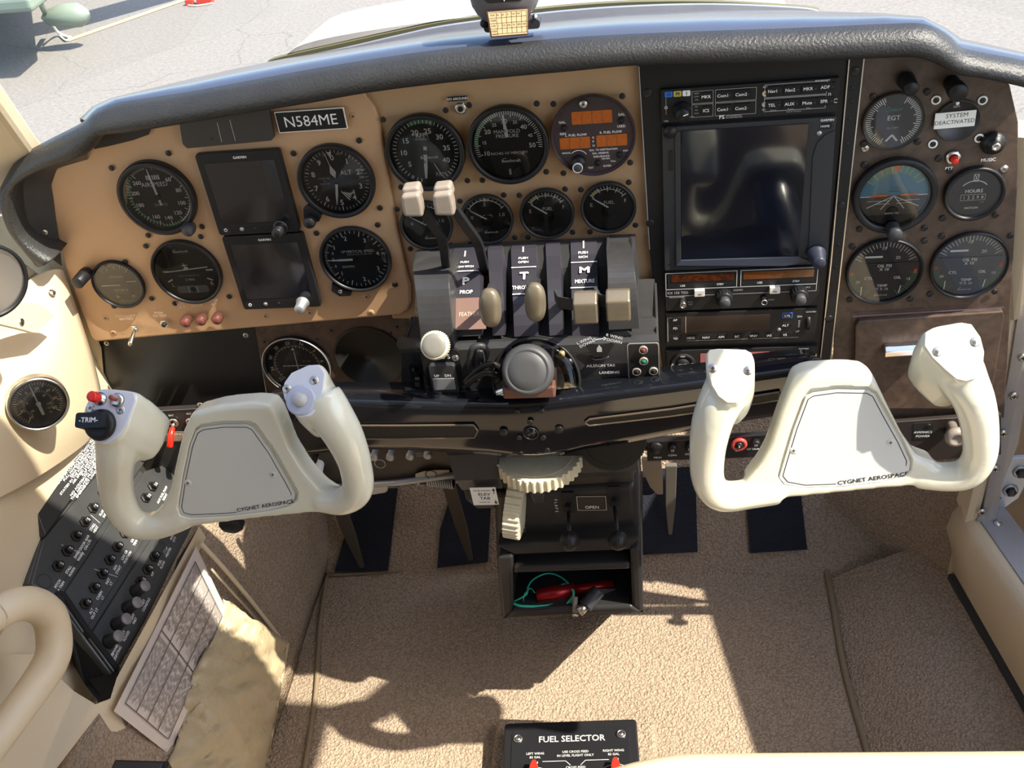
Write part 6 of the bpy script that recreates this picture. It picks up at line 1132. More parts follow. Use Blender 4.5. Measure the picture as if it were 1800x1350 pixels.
# key cluster between the hub and the right horn
t = thing('ignition_switch', W(545, 790, -.014), 'ignition switch with a brass key, seen through the left yoke', 'switch'); b = M(.001); b.lathe([(11, 0), (11, 3), (8, 5), (0, 5)], PLB, 26); b.ring([(9.5, 4), (9.5, 6), (8.6, 6), (8.6, 4)], ALU, 26); obj('barrel', b, t); b = M(.001); b.prism([(-2, -2), (2, -2), (5, 9), (0, 13), (-5, 9)], 5, 7, mat('brass', (.75, .42, .08), .3, metal=.8)); obj('key', b, t)
b = M(); b.tube(cr([W(555, 792, -.02), W(550, 812, -.045), W(532, 818, -.05), W(520, 800, -.05)], 6), .004, PLB, 10); tag(obj('black_cable', b), 'black cable curling behind the left yoke near the brass key', 'cable')
t = thing('pull_control', W(566, 808, -.02), 'short white cylindrical pull knob seen through the gap of the left yoke', 'knob'); b = M(.001); b.tube([(2, 8, 0), (0, 0, 14), (-3, -12, 26)], [5.4, 5.4, 5.2], WHT, 20); obj('cylinder', b, t)
t = thing('ball_grip', W(562, 858, -.05), 'ivory ball knob half hidden behind the lower bar of the left yoke', 'knob'); b = M(.001); b.lathe([(0, -13)] + [(13 * math.cos(math.radians(q)), 13 * math.sin(math.radians(q))) for q in range(-75, 90, 15)] + [(0, 13)], WHEEL, 28); obj('ball', b, t)
# strip of small push knobs under the left arm
KS, KSl = sub('knob_subpanel', [(600, 785), (860, 792), (850, 816), (800, 834), (640, 850), (560, 852), (560, 790)], -.030, mat('subpanel_brown', (.030, .024, .018), .4, var=(16, (.05, .04, .03), .3)), 'dark panel strip below the left arm of the beam with four small steel knobs', 'switch panel')
for i, (x, y) in enumerate(((657, 803), (686, 803), (721, 802), (752, 800))):
    t = thing('push_control', W(x, y, -.045), ('leftmost', 'second from left', 'third from left', 'rightmost')[i] + ' of the four small steel knobs below the left arm of the beam', 'knob', 'small steel knobs under the beam'); b = M(.001); b.lathe([(4, -15), (4, -3), (5, -2), (5, 2), (4, 3), (0, 3.4)], ALU, 22); obj('knob', b, t)
b = M(.001); p = lambda x, y: loc2(KSl, x, y, -.030); b.text('PARKING', *p(738, 797), 1.8, DIMW, .4); b.text('BRAKE', *p(738, 801), 1.8, DIMW, .4); b.ring([(7, 0), (7, .6), (6, .6), (6, 0)], ALU, 24, cx=p(668, 815)[0], cy=p(668, 815)[1]); obj('lettering', b, KS)
b = M(); b.tube([W(560, 858, -.035), W(700, 848, -.035), W(850, 828, -.035)], .004, ALU, 10); tag(obj('panel_edge_tube', b), 'thin metal tube along the lower edge under the left arm of the beam', 'tube')
# yoke friction spring and bracket
t = thing('spring_mechanism', W(775, 838, -.02), 'steel spring rod with a pale bracket left of the trim housing', 'spring'); b = M(); a, e_ = W(735, 843, -.03), W(800, 850, -.03); b.tube([a, e_], .005, SCREW, 14); P = [a.lerp(e_, .25 + k / 140) for k in range(100)]; P = [q + Vector((0, .0065 * math.cos(i * .75), .0065 * math.sin(i * .75))) for i, q in enumerate(P)]; b.tube(P, .0012, ALU, 6); b.tube([a, a + (e_ - a) * .06], .0075, ALU, 16); hang('spring', b, t)
b = M(); b.loft([[W(x, y0, Y), W(x, y1, Y), W(x, y1, Y + .004), W(x, y0, Y + .004)] for (x, y0, y1, Y) in ((730, 833, 840, -.035), (745, 828, 842, -.036), (765, 826, 840, -.036), (790, 826, 832, -.034))], mat('bracket_pale', (.40, .36, .28), .45), smooth=False); b.ring([(7, 0), (7, 1), (6, 1), (6, 0)], SCREW, 20, T=FT(W(758, 834, -.037)) @ Matrix.Scale(.001, 4)); hang('bracket', b, t, bevel=.0008)
b = M(); b.tube([W(655, 870, -.03), W(680, 852, -.03)], .0, ALU, 8); b = M(); b.loft([[W(x, y0, -.02), W(x, y1, -.02), W(x, y1, .0), W(x, y0, .0)] for (x, y0, y1) in ((640, 842, 872), (678, 838, 866), (682, 840, 862))], ALU, smooth=False); tag(obj('metal_bracket', b, bevel=.003), 'shiny metal bracket edge just right of the left yoke lower corner', 'bracket')
# right sub panels
CR_, CRl = sub('com_subpanel', [(1136, 776), (1436, 758), (1436, 800), (1138, 811)], -.020, FACE, 'narrow black jack strip lettered MD41 and COM1 under the right arm of the beam', 'switch panel')
b = M(.001); p = lambda x, y: loc2(CRl, x, y, -.020)
for (s, x, y) in (('MD41', 1156, 804), ('COM1', 1182, 800), ('COM2', 1212, 798), ('GT', 1296, 792), ('GT NORM', 1326, 789)): b.text(s, *p(x, y), 2.6, WHT, .4, bold=.04)
b.bar(*p(1137, 777), *p(1436, 759), .9, BROWN, .5); b.bar(*p(1137, 811), *p(1436, 799), .8, BROWN, .5); obj('lettering', b, CR_)
for i, (x, y) in enumerate(((1153, 786), (1182, 785), (1212, 783), (1328, 776))):
    t = thing('rotary_button', W(x, y, -.021), ('large round', 'first small lettered', 'second small lettered', 'rightmost small lettered')[i] + ' black button on the jack strip above ' + ('MD41', 'COM1', 'COM2', 'GT NORM')[i], 'button'); b = M(.001); r = 8 if i == 0 else 5; b.lathe([(r, 0), (r, 3 if i == 0 else 6), (r - 1, 4 if i == 0 else 7), (0, 4 if i == 0 else 7)], PLB, 24)
    if i: b.text('10', 0, 0, 3, DIMW, 7.2, bold=.05)
    obj('button', b, t)
t = thing('red_ring_switch', W(1299, 780, -.021), 'black button in a bright red ring, seen through the right yoke gap', 'switch'); b = M(.001); b.ring([(9, 0), (9, 2.5), (7, 3.5), (5, 3), (5, 0)], mat('red_ring', (.62, .07, .06), .35), 30); obj('ring', b, t); b = M(.001); b.lathe([(4.6, 0), (4.2, 5), (0, 5.4)], PLB, 22); b.text('S', 0, 0, 3.4, WHT, 5.6, bold=.05); obj('button', b, t)
AP, APl = sub('avionics_subpanel', [(1440, 752), (1760, 728), (1760, 800), (1440, 825)], -.008, mat('subpanel_right', (.016, .015, .015), .4, var=(12, (.045, .03, .022), .3)), 'black switch panel under the glove box lettered AVIONICS POWER', 'switch panel')
b = M(.001); p = lambda x, y: loc2(APl, x, y, -.008); b.prism([p(1606, 744), p(1640, 742), p(1640, 770), p(1606, 772)], 0, .6, BLK); b.text('AVIONICS', *p(1622, 759), 3.0, WHT, .8, bold=.04); b.text('POWER', *p(1622, 766), 3.0, WHT, .8, bold=.04); b.bar(*p(1570, 742), *p(1720, 732), .5, ALU, .3); obj('lettering', b, AP); screws(AP, [p(1632, 748)], 'dark', .6)
t = thing('round_control', W(1680, 768, -.03), 'pale round knob beside the AVIONICS POWER switch, behind the right yoke grip', 'knob'); b = M(.001); b.lathe([(6, -20), (6, -4), (11, -4), (12, 0), (11, 4), (6, 6), (5.6, 5), (0, 5)], KNOBW, 30); obj('knob', b, t)
t = thing('toggle_switch', W(1668, 756, -.01), 'small dark toggle behind the pale round knob on the right switch panel', 'switch'); b = M(.001); b.lathe([(6, 0), (6, 3), (4, 5), (4, 10), (0, 11)], SCREW, 20); obj('toggle', b, t)
# ============================================================ FOOTWELL
def toe(px, py): # the sloping toe board
    return WP(px, py, Vector((0, .130, -.650)), Vector((0, .32, -.31)).normalized())
tn = Vector((0, -.32, .31)).normalized()
for i, (pts, lab) in enumerate((([(590, 1005), (683, 1003), (700, 858), (640, 860), (618, 905)], 'leftmost dark navy heel strip on the carpeted toe board'), ([(770, 998), (858, 988), (866, 850), (800, 850), (775, 930)], 'dark navy heel strip immediately left of the console'), ([(1130, 975), (1226, 970), (1222, 820), (1130, 826)], 'dark navy heel strip immediately right of the console'), ([(1318, 972), (1418, 966), (1405, 850), (1310, 850)], 'rightmost dark navy heel strip, under the right yoke'))):
    P = [toe(*q) + tn * .002 for q in pts]; b = M(); n = len(P); b.loft([P, [q + tn * .004 for q in P]], NAVY, smooth=False); tag(obj('heel_strip', b), lab, 'heel strip', 'navy heel strips on the toe board')
def pedal(label, px0, y0, px1, y1, wpx, m, off=.05, mid=0):
    t = thing('rudder_pedal', toe(px1, y1) + tn * .01, label, 'pedal'); b = M(); A, B = toe(px0, y0) + tn * (off + .06), toe(px1, y1) + tn * .012; mdl = A.lerp(B, .55) + tn * mid
    w = wpx * (A - CAM).dot(fwd) / FPX; dv = Vector((w / 2, 0, 0)); b.loft([[p - dv * s, p + dv * s, p + dv * s + Vector((0, .004, .004)), p - dv * s + Vector((0, .004, .004))] for (p, s) in ((A, 1), (mdl, .9), (B, .35))], m, smooth=False); hang('arm', b, t, bevel=.001)
    b = M(); b.tube([A + Vector((-.05, .04, .01)), A + Vector((.05, .04, .01))], .011, SCREW, 12); hang('cross_tube', b, t); return t
PDM = mat('pedal_steel', (.10, .09, .075), .45, metal=.4)
pedal('left rudder pedal arm coming down below the left yoke', 630, 880, 640, 998, 26, PDM); pedal('left inner rudder pedal arm beside the trim housing', 815, 860, 830, 985, 24, PDM)
pedal('right inner rudder pedal arm, bright grey steel beside the console', 1178, 826, 1178, 940, 20, mat('pedal_grey', (.13, .118, .095), .5)); 
t = thing('pedal_strap', toe(1150, 900) + tn * .05, 'pale worn metal link hanging beside the right inner pedal', 'link'); b = M(); P = [toe(x, y) + tn * o_ for (x, y, o_) in ((1146, 818, .16), (1148, 838, .15), (1154, 860, .13), (1160, 872, .12))]; b.loft([[p + Vector((-w, 0, 0)), p + Vector((w, 0, 0)), p + Vector((w, .004, .003)), p + Vector((-w, .004, .003))] for p, w in zip(P, (.013, .013, .009, .004))], mat('link_pale', (.30, .22, .14), .5), smooth=False); hang('plate', b, t, bevel=.001)
# knob seen below the left yoke
b = M(.001); b.lathe([(15, 0), (14, 8), (10, 12), (0, 13)], PLM, 24); o = tag(obj('knob', b), 'round black knob peeping out below the left yoke', 'knob'); o.matrix_world = FT(W(408, 915, -.10), -.4)
# ============================================================ FUEL SELECTOR BOX
zt = FZ + .045
def fz(px, py): return WZ(px, py, zt)
A = fz(893, 1271); B_ = fz(1125, 1263); wv = (B_ - A); W0 = wv.length
t = thing('fuel_selector', (A + B_) / 2 + Vector((0, -.07, -.045)), 'black fuel selector box on the floor with two red pointers, lettered FUEL SELECTOR', 'fuel selector', rotm=Matrix.Rotation(math.atan2(wv.y, wv.x), 3, 'Z'))
b = M(.001); w = W0 * 1000; b.prism(rrect(w, 150, 5, 3, 0, -5), -2, 45, PLB); obj('box', b, t, bevel=.002); b = M(.001); b.prism(rrect(w - 20, 130, 7, 4, 0, -6), 44, 46, mat('brushed_black', (.03, .03, .034), .22, metal=.5)); obj('plate', b, t, bevel=.0006)
b = M(.001); Z_ = 46.2; ty = 44
b.text('FUEL SELECTOR', 2, ty, 8.2, mat('silver_print', (.45, .45, .43), .4), Z_, sx=.98, bold=.05)
for (s, x, y, h) in (('LEFT WING', -43, ty - 19, 3), ('83 GAL', -43, ty - 24, 3), ('ON', -43, ty - 31, 3.2), ('USE CROSS FEED', 6, ty - 18, 3), ('IN LEVEL FLIGHT ONLY', 6, ty - 23, 3), ('RIGHT WING', 52, ty - 18, 3), ('83 GAL', 52, ty - 23, 3), ('ON', 54, ty - 30, 3.2), ('CROSS FEED', 6, ty - 39, 3)): b.text(s, x, y, h, DIMW, Z_, bold=.04)
for (a, c_) in (((-34, ty - 30), (-6, ty - 30)), ((-6, ty - 30), (0, ty - 36)), ((46, ty - 30), (18, ty - 30)), ((18, ty - 30), (12, ty - 36)), ((5, ty - 46), (5, ty - 70)), ((7, ty - 46), (7, ty - 70)), ((0, ty - 42), (5, ty - 47)), ((12, ty - 42), (7, ty - 47))): b.bar(*a, *c_, .8, DIMW, Z_)
b.arc(26, 26.8, -60, 60, DIMW, Z_, cx=-43, cy=ty - 64); b.arc(26, 26.8, -60, 60, DIMW, Z_, cx=54, cy=ty - 63); obj('lettering', b, t)
for (x, lab) in ((-43, 'left red pointer'), (54, 'right red pointer')):
    b = M(.001); b.lathe([(24, 46), (23, 52), (0, 53)], BLK, 40, cx=x, cy=ty - 64); b.prism([(x - 7, ty - 64), (x - 5, ty - 44), (x - 2, ty - 36), (x + 2, ty - 36), (x + 5, ty - 44), (x + 7, ty - 64)], 53, 61, REDK); obj('pointer', b, t, bevel=.001, label=lab)
for (x, y) in ((-w / 2 + 18, ty + 2), (w / 2 - 20, ty + 4)): b = M(.001); b.ring([(6, 46), (6, 47.5), (4, 48.5), (3.5, 46)], STEEL, 24, cx=x, cy=y); b.lathe([(3.6, 46), (3.4, 48), (0, 48)], STEEL, 18, cx=x, cy=y); obj('screw', b, t)
# carpet pad beneath the box
b = M(); cc = (A + B_) / 2; b.box(cc.x, cc.y - .075, FZ + .010, W0 + .040, .19, .020, CARPET); tag(obj('box_carpet_trim', b, bevel=.006), 'raised carpet trim around the fuel selector box', 'carpet trim')
# ============================================================ SEAT EDGE, bottom
b = M(); secs = []
for i in range(21):
    px = 1030 + (1840 - 1030) * i / 20; drop = 40 * max(0, 1 - (px - 1030) / 180.0) ** 1.6
    top = WZ(px, 1326 - 6 * (i / 20) + drop, -.34); secs.append([top + Vector((0, -.25, .0)), top + Vector((0, -.03, .004)), top + Vector((0, -.008, .001)), top, top + Vector((0, -.004, -.02)), top + Vector((0, -.03, -.06)), top + Vector((0, -.25, -.08))])
b.loft(secs, LEATH); tag(obj('seat_cushion', b), 'front edge of a cream leather seat cushion along the bottom right', 'seat')
b = M(); c = W(240, 1394, -.42); b.box(c.x, c.y, c.z, .055, .05, .03, PLB); b.box(c.x, c.y, c.z + .016, .048, .044, .004, GREYB); tag(obj('seat_buckle', b, bevel=.006), 'corner of a black box at the very bottom left edge', 'box')
# ============================================================ LEFT SIDE
PALE = mat('pale_yellow_print', (.85, .78, .50), .6)
# temperature gauge on the wall, standing on an upholstered swelling
def wallp(px, py, x=-.588): return WX(px, py, x)
gx = math.radians(52)
cT = wallp(67, 709, -.541)
rotm = Matrix.Rotation(math.radians(38), 3, 'Z') @ Matrix.Rotation(PI / 2 - math.radians(6), 3, 'X')
t = thing('temperature_gauge', cT, 'round black temperature gauge with a silver rim set in the cream side wall', 'gauge', rotm=rotm)
b = M(.001); b.ring([(29, -8), (29, 3), (28, 4.5), (26.5, 4.5), (26, 1), (26, -8)], STEEL, 56); obj('rim', b, t)
b = M(.001); b.disc(26.2, 0, mat('temp_dial', (.035, .035, .038), .4, var=(70, (.10, .10, .11), .25)), 48); b.ticks(20, 23, 225, 495, 40, .5, PALE, every=5, r0b=18, wb=.9); b.ticks(12, 14.5, 225, 495, 30, .5, PALE)
for k, s in enumerate(('60', '40', '20', '0', '20', '40', '60', '80')): num(b, s, 225 + k * 38, 16.2, 3.0, PALE)
for k, s in enumerate(('-40', '0', '40', '80', '120')): num(b, s, 235 + k * 60, 10, 2.2, PALE)
b.text('\u00b0C', 7, -9, 2.6, PALE); b.text('\u00b0F', 7, -14, 2.6, PALE); obj('dial', b, t)
b = M(.001); needle(b, 0, 22, 1.4, z=1.4, tail=4); needle(b, 180, 13, 3.2, z=1.5, tail=0, tipw=1.2); b.lathe([(2.6, 1.2), (2.4, 3), (0, 3)], WHT, 18); obj('needle', b, t)
g = M(.001); g.disc(26, 3.2, GLASS, 40); obj('cover_glass', g, t)
# upholstered gauge pod (moulded swelling running down the wall)
b = M(); rows = []
for (pts) in ([(104, 470, -.575), (118, 520, -.577), (140, 585, -.578), (160, 650, -.580), (172, 720, -.584), (150, 770, -.588)], [(60, 480, -.590), (96, 560, -.572), (112, 620, -.566), (128, 680, -.566), (140, 740, -.572), (128, 790, -.580)], [(20, 520, -.594), (60, 580, -.580), (60, 640, -.566), (72, 710, -.562), (88, 770, -.566), (70, 830, -.576)], [(-40, 560, -.596), (-20, 620, -.590), (0, 680, -.574), (10, 740, -.570), (24, 800, -.574), (20, 860, -.580)], [(-120, 600, -.60), (-110, 660, -.60), (-100, 720, -.59), (-90, 780, -.59), (-70, 840, -.59), (-60, 900, -.592)]):
    rows.append(cr([WX(x, y, X) for (x, y, X) in pts], 4))
o = tag(obj('gauge_pod', sheet(rows, LEATH), sub=2), 'cream upholstered swelling of the side wall around the temperature gauge', 'wall trim'); solidify(o, .006, 1)
screws(t, [(60, 78)], 'steel', -6) if False else None
# bright cloth flap with a snap
F = [(0, 596), (0, 534), (55, 530), (86, 543), (95, 556), (60, 585)]
b = M(); F3 = [WX(x, y, -.545) for (x, y) in [(-60, 540), (0, 533), (30, 531), (55, 531), (74, 537), (88, 546), (95, 556), (78, 572), (60, 585), (30, 577), (0, 570), (-60, 560)]]; b.loft([F3, [p + Vector((-.004, 0, -.001)) for p in F3]], LEATH, smooth=False); b.lathe([(.004, 0), (.0035, .001), (0, .0015)], STEEL, 16, Matrix.Translation(WX(38, 566, -.5445)) @ Matrix.Rotation(PI / 2, 4, 'Y'))
tag(obj('sunlit_flap', b, bevel=.001), 'sunlit cream flap with a metal snap on the left wall above the temperature gauge', 'flap')
b = M(); b.lathe([(.004, 0), (.0035, .001), (0, .0015)], STEEL, 16, Matrix.Translation(WX(92, 514, -.572)) @ Matrix.Rotation(PI / 2 - .6, 4, 'Y')); tag(obj('snap_fastener', b), 'small steel snap on the cream wall just left of the tan panel corner', 'fastener')
# round storm window catch at the far left edge
t = thing('round_mirror', WX(-22, 495, -.50), 'dark rimmed round mirror cut off by the left edge of the picture', 'mirror', rotm=Matrix.Rotation(math.radians(55), 3, 'Z') @ Matrix.Rotation(PI / 2, 3, 'X'))
b = M(.001); b.ring([(34, -2), (34, 3), (31, 4), (31, -2)], PLB, 50); obj('rim', b, t); b = M(.001); b.disc(31.5, 1, mat('mirror_face', (.35, .34, .33), .25, metal=.9), 48); obj('face', b, t)
b = M(); b.tube([WX(-22, 495, -.505), WX(-30, 520, -.55), WX(-30, 560, -.595)], .006, PLB, 12); hang('stalk', b, t)
# slanted circuit breaker console
S0 = Vector((-.60, 0, -.20)); Sn = Vector((.155, 0, .10)).normalized(); Su = Vector((.10, 0, -.155)).normalized()
def SP(px, py, d=0.0): return WP(px, py, S0 + Sn * d, Sn)
# local frame: x forward(+y world reversed) ; text reads running aft -> forward, top towards the wall
SR = Matrix((Vector((0, 1, 0)), -Su, Sn)).transposed()
org = SP(190, 1000)
t = thing('breaker_console', org, 'slanted black circuit breaker console on the left wall with three rows of buttons', 'breaker panel', rotm=SR); inv = t.matrix_world.inverted()
def sl(px, py, d=0.0): p = inv @ SP(px, py, d); return (p.x * 1000, p.y * 1000)
def band(b, pts, z0, z1, m): b.prism([sl(*q) for q in pts], z0, z1, m)
CBM = mat('console_worn', (.030, .031, .032), .38, var=(14, (.055, .056, .055), .25))
b = M(.001); band(b, [(75, 945), (52, 1024), (100, 1046), (160, 1130), (205, 1188), (350, 935), (330, 830), (262, 830), (190, 770)], -26, -6, CBM); obj('base', b, t, bevel=.003)
b = M(.001); band(b, [(44, 856), (76, 944), (250, 700), (215, 690), (150, 762)], -6, 4, mat('placard_black', (.022, .021, .021), .45)); obj('text_placard', b, t, bevel=.001)
def plines(b, q00, q10, q01, q11, n, m, zz):   # rows of tiny words as little white dashes of lettering between four corners
    words = ('THIS AIRPLANE MUST BE OPERATED AS A NORMAL CATEGORY', 'AIRPLANE IN COMPLIANCE WITH THE OPERATING LIMITATIONS', 'STATED IN THE FORM OF PLACARDS MARKINGS AND MANUALS', 'NO ACROBATIC MANEUVERS INCLUDING SPINS APPROVED', 'MAXIMUM DESIGN MANEUVERING SPEED', 'GEAR EXTENSION AND EXTENDED SPEED', 'FLAP EXTENSION NORMAL SPEED', 'EMERGENCY LANDING GEAR INSTRUCTIONS TO EXTEND', 'PULL HANDLE REMOVE COVER ENGAGE HANDLE', 'AIR SPEED LIMITATIONS CLIMB GLIDE OXYGEN')
    a0, a1, c0, c1 = [Vector(sl(*q)) for q in (q00, q10, q01, q11)]
    for i in range(n):
        f_ = (i + .5) / n; p, q = a0.lerp(c0, f_), a1.lerp(c1, f_); L = (q - p).length; s = words[(i * 7) % len(words)]; _, _, tw = text_mesh(s); h = min((c0 - a0).length / n * .62, 3.2); sx = min(1.6, L * .94 / (tw * h / .7)); mid = (p + q) / 2; b.text(s, mid.x, mid.y, h, m, zz, rot=math.atan2((q - p).y, (q - p).x), sx=sx, bold=.05)
b = M(.001); plines(b, (60, 868), (205, 700), (92, 935), (262, 700), 12, WHT, 4.3); obj('lettering', b, t)
# the three stepped button plates
rowsB = [([(104, 985), (92, 960), (246, 742), (285, 760), (120, 1012), (100, 1040), (58, 1020)], -6, 'top plate')]
b = M(.001)
band(b, [(55, 1026), (96, 1046), (252, 818), (300, 742), (262, 726), (78, 946)], -6, -1, CBM); band(b, [(108, 1052), (150, 1112), (300, 880), (330, 822), (300, 812), (258, 826)], -6, -3, CBM); band(b, [(158, 1120), (203, 1182), (352, 935), (330, 870), (310, 880)], -6, -2, CBM); obj('button_plates', b, t, bevel=.002)
b = M(.001)
def brk(px, py, num_, z0, kind='s'):
    q = sl(px, py, z0 * .001); m = M(.001)
    if kind == 'k': m.lathe([(8, 0), (7.4, 3), (6.4, 4), (6.4, 17)], PLB, 26); m.lathe([(6.5, 17), (6.5, 18.5), (5.8, 19.4), (0, 19.6)], mat('knob_top', (.20, .185, .19), .35), 26)
    elif kind == 'o': m.ring([(8.4, -.2), (8.4, .6), (7.2, .6), (7.2, -.2)], GREYB, 26)
    else: m.lathe([(6.6, 0), (6.6, 2.2), (5.2, 3.2), (0, 3.2)], SCREW, 6, smooth=False); m.lathe([(4, 3), (4, 8), (3.5, 8.6), (0, 8.6)], PLB if kind == 's' else SCREW, 20); m.text(num_, 0, 0, 4, DIMW, 8.8, rot=0, bold=.06)
    o = obj('knob' if kind == 'k' else 'breaker_button', m, t); o.location = (q[0] * .001, q[1] * .001, z0 * .001); return o
for (px, py, n_) in ((171, 885, '5'), (162, 894, '5'), (148, 918, '5'), (133, 943, '5'), (117, 969, '5'), (101, 996, '5'), (180, 868, '5'), (196, 845, '5'), (213, 820, '5')):
    if py != 885: brk(px, py, n_, -1)
brk(78, 1022, '', -1, 'o')
for (px, py, n_) in ((267, 856, '10'), (255, 876, '10'), (240, 903, '5'), (218, 938, '5'), (205, 962, '5'), (192, 985, '5'), (179, 1009, '5'), (165, 1034, '5'), (149, 1062, '5')): brk(px, py, n_, -3)
for (px, py, n_) in ((292, 937, '5'), (270, 979, '7'), (258, 1002, '5'), (246, 1023, '5')): brk(px, py, n_, -2)
brk(281, 962, '', -2, 'o')
for (px, py) in ((238, 1040), (224, 1069), (205, 1098), (191, 1128)): brk(px, py, '', -2, 'k')
def two(px, py, s1, s2='', h=3.0):
    q = sl(px, py, .0); b.text(s1, q[0], q[1] + 2.2, h, WHT, .2, bold=.04)
    if s2: b.text(s2, q[0], q[1] - 2.2, h, WHT, .2, bold=.04)
def two3(px, py, s1, s2='', z=0): 
    q = sl(px, py, 0)
    b.text(s1, q[0], q[1] + 2.2, 2.9, WHT, z, bold=.04)
    if s2: b.text(s2, q[0], q[1] - 2.2, 2.9, WHT, z, bold=.04)
for (x, y, s1, s2) in ((182, 903, 'FLAP', 'IND'), (166, 928, 'STALL', 'HEAT'), (152, 955, 'DOOR AJAR', 'CIG LTR'), (139, 976, 'SWBD', 'WARN'), (124, 1003, 'STALL', 'WARN'), (105, 1028, 'PITCH', '& TRIM')): two3(x, y, s1, s2, -.7)
for (x, y, s1, s2) in ((290, 870, 'AUX FUEL PUMP', 'RIGHT'), (238, 950, 'OIL', 'TEMP'), (224, 976, 'LDG GR', 'POSITION'), (208, 998, 'IGN', 'START'), (195, 1022, 'INST', 'LT'), (180, 1047, 'CABIN', 'LT'), (166, 1075, 'ALT', 'OUT LT')): two3(x, y, s1, s2, -2.7)
for (x, y, s1, s2) in ((306, 945, 'ANN', 'DTY'), (295, 968, 'PROP', 'HEATER'), (285, 990, 'FUEL', 'FLOW'), (272, 1010, 'A/P', ''), (256, 1060, 'INST', 'CONSOLE'), (236, 1088, 'FLIGHT', 'INST'), (221, 1115, 'INST', 'FLOOD'), (205, 1146, 'SUBPANEL', 'LIGHTING')): two3(x, y, s1, s2, -1.7)
for (a, c_) in (((160, 905), (176, 919)), ((108, 957), (150, 975)), ((166, 1000), (207, 1014)), ((286, 905), (290, 935))): b.bar(*sl(*a), *sl(*c_), .7, DIMW, -.4)
obj('button_lettering', b, t)
# sloping end flap in black plastic
b = M(); FP = [SP(100, 1044), SP(112, 1050), SP(150, 1106), SP(206, 1180), WX(203, 1200, -.497), WX(190, 1228, -.497), WX(172, 1232, -.51), WX(150, 1205, -.54), WX(118, 1150, -.58)]
b.loft([FP, [p + Vector((0, .006, 0)) for p in FP]], PLM, smooth=False); tag(obj('end_guard', b, bevel=.001), 'flat black guard plate closing the near end of the breaker console', 'guard plate')
# armrest loop
ar = [(-190, 1180, -.60), (-50, 1105, -.505), (-10, 1082, -.495), (25, 1064, -.49), (58, 1062, -.49), (86, 1082, -.49), (95, 1120, -.49), (92, 1155, -.49), (70, 1195, -.495), (34, 1245, -.50), (-6, 1300, -.505), (-46, 1355, -.515), (-130, 1470, -.60)]
b = M(); P = cr([WX(x, y, X) for (x, y, X) in ar], 6); b.tube(P, [.0125 + .0035 * math.sin(i / len(P) * PI) for i in range(len(P))], LEATH, 18); tag(obj('armrest', b), 'cream upholstered armrest loop at the lower left edge', 'armrest')
b = M(); rows = []
for i in range(14):
    v = i / 13; rows.append([Vector((-.585 + .08 * (v ** 1.2), -.62 + .36 * u / 10 + .02 * math.sin(v * 3), -.26 - .42 * v)) for u in range(11)])
o = tag(obj('sidewall_upholstery', sheet(rows, LEATH)), 'smooth cream leather side panel below the armrest at lower left', 'side panel'); solidify(o, .006, 1)
b = M(); rows = [[WX(x, y, -.585) for (x, y) in r] for r in (((-60, 740), (10, 830), (48, 930), (40, 1020)), ((-60, 1100), (-30, 1100), (0, 1080), (20, 1050)))]
tag(obj('wall_cushion', sheet(rows, LEATH), sub=1), 'cream leather wall cushion between the placard and the armrest', 'wall cushion')
b = M(); P = [WX(x, y, X) for (x, y, X) in ((350, 925, -.4915), (362, 945, -.4915), (206, 1246, -.4915), (222, 1282, -.4915), (200, 1380, -.4975), (60, 1380, -.53), (-60, 1380, -.56), (-60, 1150, -.575), (60, 1150, -.57), (130, 1215, -.535), (168, 1238, -.503), (194, 1228, -.4925), (205, 1192, -.4915))]
b.add(P, [(0, 1, 2, 12), (2, 3, 4, 10, 11, 12), (4, 5, 9, 10), (5, 6, 7, 8, 9)], LEATH, True); structure('trim_17', b)
# checklist paper in its clear sleeve and the pocket
def PX(px, py, X=-.486): return WX(px, py, X)
rows = []
for i in range(17):
    u = i / 16; tp = Vector((345 + (200 - 345) * u, 960 + (1250 - 960) * u)); bt = Vector((402 + (297 - 402) * u, 1082 + (1326 - 1082) * u)); r = []
    for j in range(9):
        v = j / 8; q = tp.lerp(bt, v); r.append(PX(q.x, q.y, -.486 + .012 * v + .004 * math.sin(u * 9 + v * 2)))
    rows.append(r)
t = thing('checklist_sheet', PX(290, 1150), 'crumpled printed checklist sheet in a clear sleeve tucked into the side pocket', 'paper sheet')
hang('paper', sheet(rows, PAPER), t)
b = M()
def PT(u, v, d=.0012): tp = Vector((345 + (200 - 345) * u, 960 + (1250 - 960) * u)); bt = Vector((402 + (297 - 402) * u, 1082 + (1326 - 1082) * u)); q = tp.lerp(bt, v); return PX(q.x, q.y, -.486 + .012 * v + .004 * math.sin(u * 9 + v * 2) + d)
INK = mat('faint_ink', (.34, .30, .28), .7); INK2 = mat('dark_ink', (.10, .09, .09), .7)
random.seed(3)
for i in range(44):
    v = .10 + .80 * i / 44
    for (u0, u1) in ((.06, .44), (.50, .90)):
        if i % 11 == 0: continue
        uu = u0
        while uu < u1 - .03:
            l = random.uniform(.015, .05); a_1, a_2 = PT(uu, v), PT(min(uu + l, u1), v); a_3, a_4 = PT(min(uu + l, u1), v + .009), PT(uu, v + .009); b.add([a_1, a_2, a_3, a_4], [(0, 1, 2, 3)], INK); uu += l + random.uniform(.006, .03)
for v in (.10, .30, .5, .7, .9):
    for k in range(12): u = .05 + .87 * k / 12; b.add([PT(u, v, .0014), PT(u + .0725, v, .0014), PT(u + .0725, v + .012, .0014), PT(u, v + .012, .0014)], [(0, 1, 2, 3)], INK2)
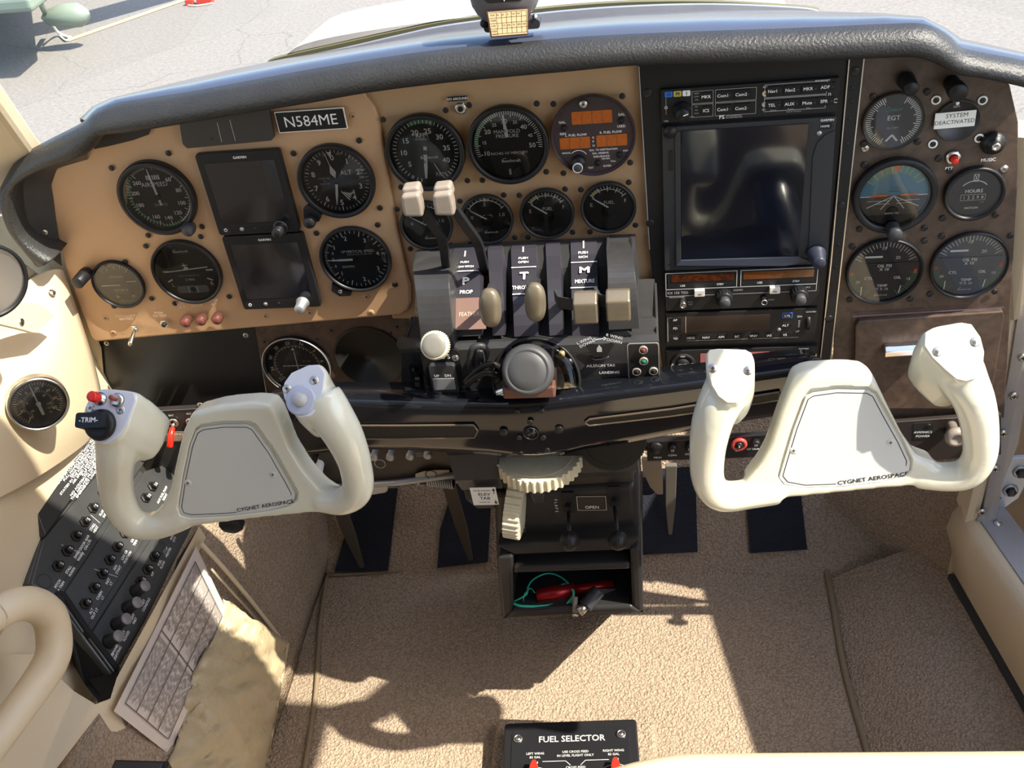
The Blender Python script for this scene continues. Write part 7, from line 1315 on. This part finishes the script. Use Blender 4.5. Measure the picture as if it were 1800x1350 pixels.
for u in (.05, .47, .92):
    for k in range(8): v = .10 + .8 * k / 8; b.add([PT(u, v, .0015), PT(u + .006, v, .0015), PT(u + .006, v + .1, .0015), PT(u, v + .1, .0015)], [(0, 1, 2, 3)], INK2)
hang('printing', b, t)
# leather pocket
rows = []
for i in range(41):
    u = i / 40; tp = Vector((392 + (286 - 392) * u, 1052 + (1352 - 1052) * u)); tp.x += 7 * math.sin(u * 9); bt = Vector((505 + (462 - 505) * u, 1130 + (1370 - 1130) * u)); r = []
    for j in range(31):
        v = j / 30; q = tp.lerp(bt, v); f_ = math.sin(PI * v) * .012 * (.6 + .4 * math.sin(u * 3)); X = -.476 + .036 * v + f_ + .007 * noise.noise(Vector((u * 9 + v * 4, v * 3, 1))) + .004 * noise.noise(Vector((u * 26 + v * 14, v * 8, 4)))
        r.append(PX(q.x, q.y, X))
    rows.append(r)
o = tag(obj('side_pocket', sheet(rows, LEATH2)), 'wrinkled tan leather map pocket on the left kick wall below the checklist', 'pocket'); solidify(o, .003, 1)
b = M(); b.tube(cr([r[-1] + Vector((.001, 0, 0)) for r in rows[::4]], 3), .0022, LEATH2, 8); b.tube([WX(372, 1000, -.47), WX(505, 1150, -.455)], .0015, LEATH2, 8); tag(obj('pocket_piping', b), 'stitched leather piping along the right edge of the map pocket', 'piping')
b = M(); b.tube(cr([WX(353, 955, -.48), WX(420, 1030, -.465), WX(510, 1145, -.45)], 5), .003, LEATH, 8); structure('trim_18', b)

# repeats that carry no group yet share one phrase
GR = {'fuel_gauge': 'fuel gauges above the levers', 'load_meter': 'load meters above the levers', 'engine_gauge': 'engine gauges on the burl panel', 'throttle_lever': 'throttle levers', 'mixture_lever': 'mixture levers', 'propeller_lever': 'propeller levers', 'ball_lever': 'ball levers on the lower console', 'toggle_switch': 'toggle switches', 'rudder_pedal': 'rudder pedals', 'control_yoke': 'control yokes', 'trim_handwheel': 'ivory trim wheels', 'rotary_button': 'buttons on the jack strip'}
for o in COL.objects:
    k = o.name.split('.')[0]
    if o.parent is None and k in GR and 'group' not in o: o['group'] = GR[k]
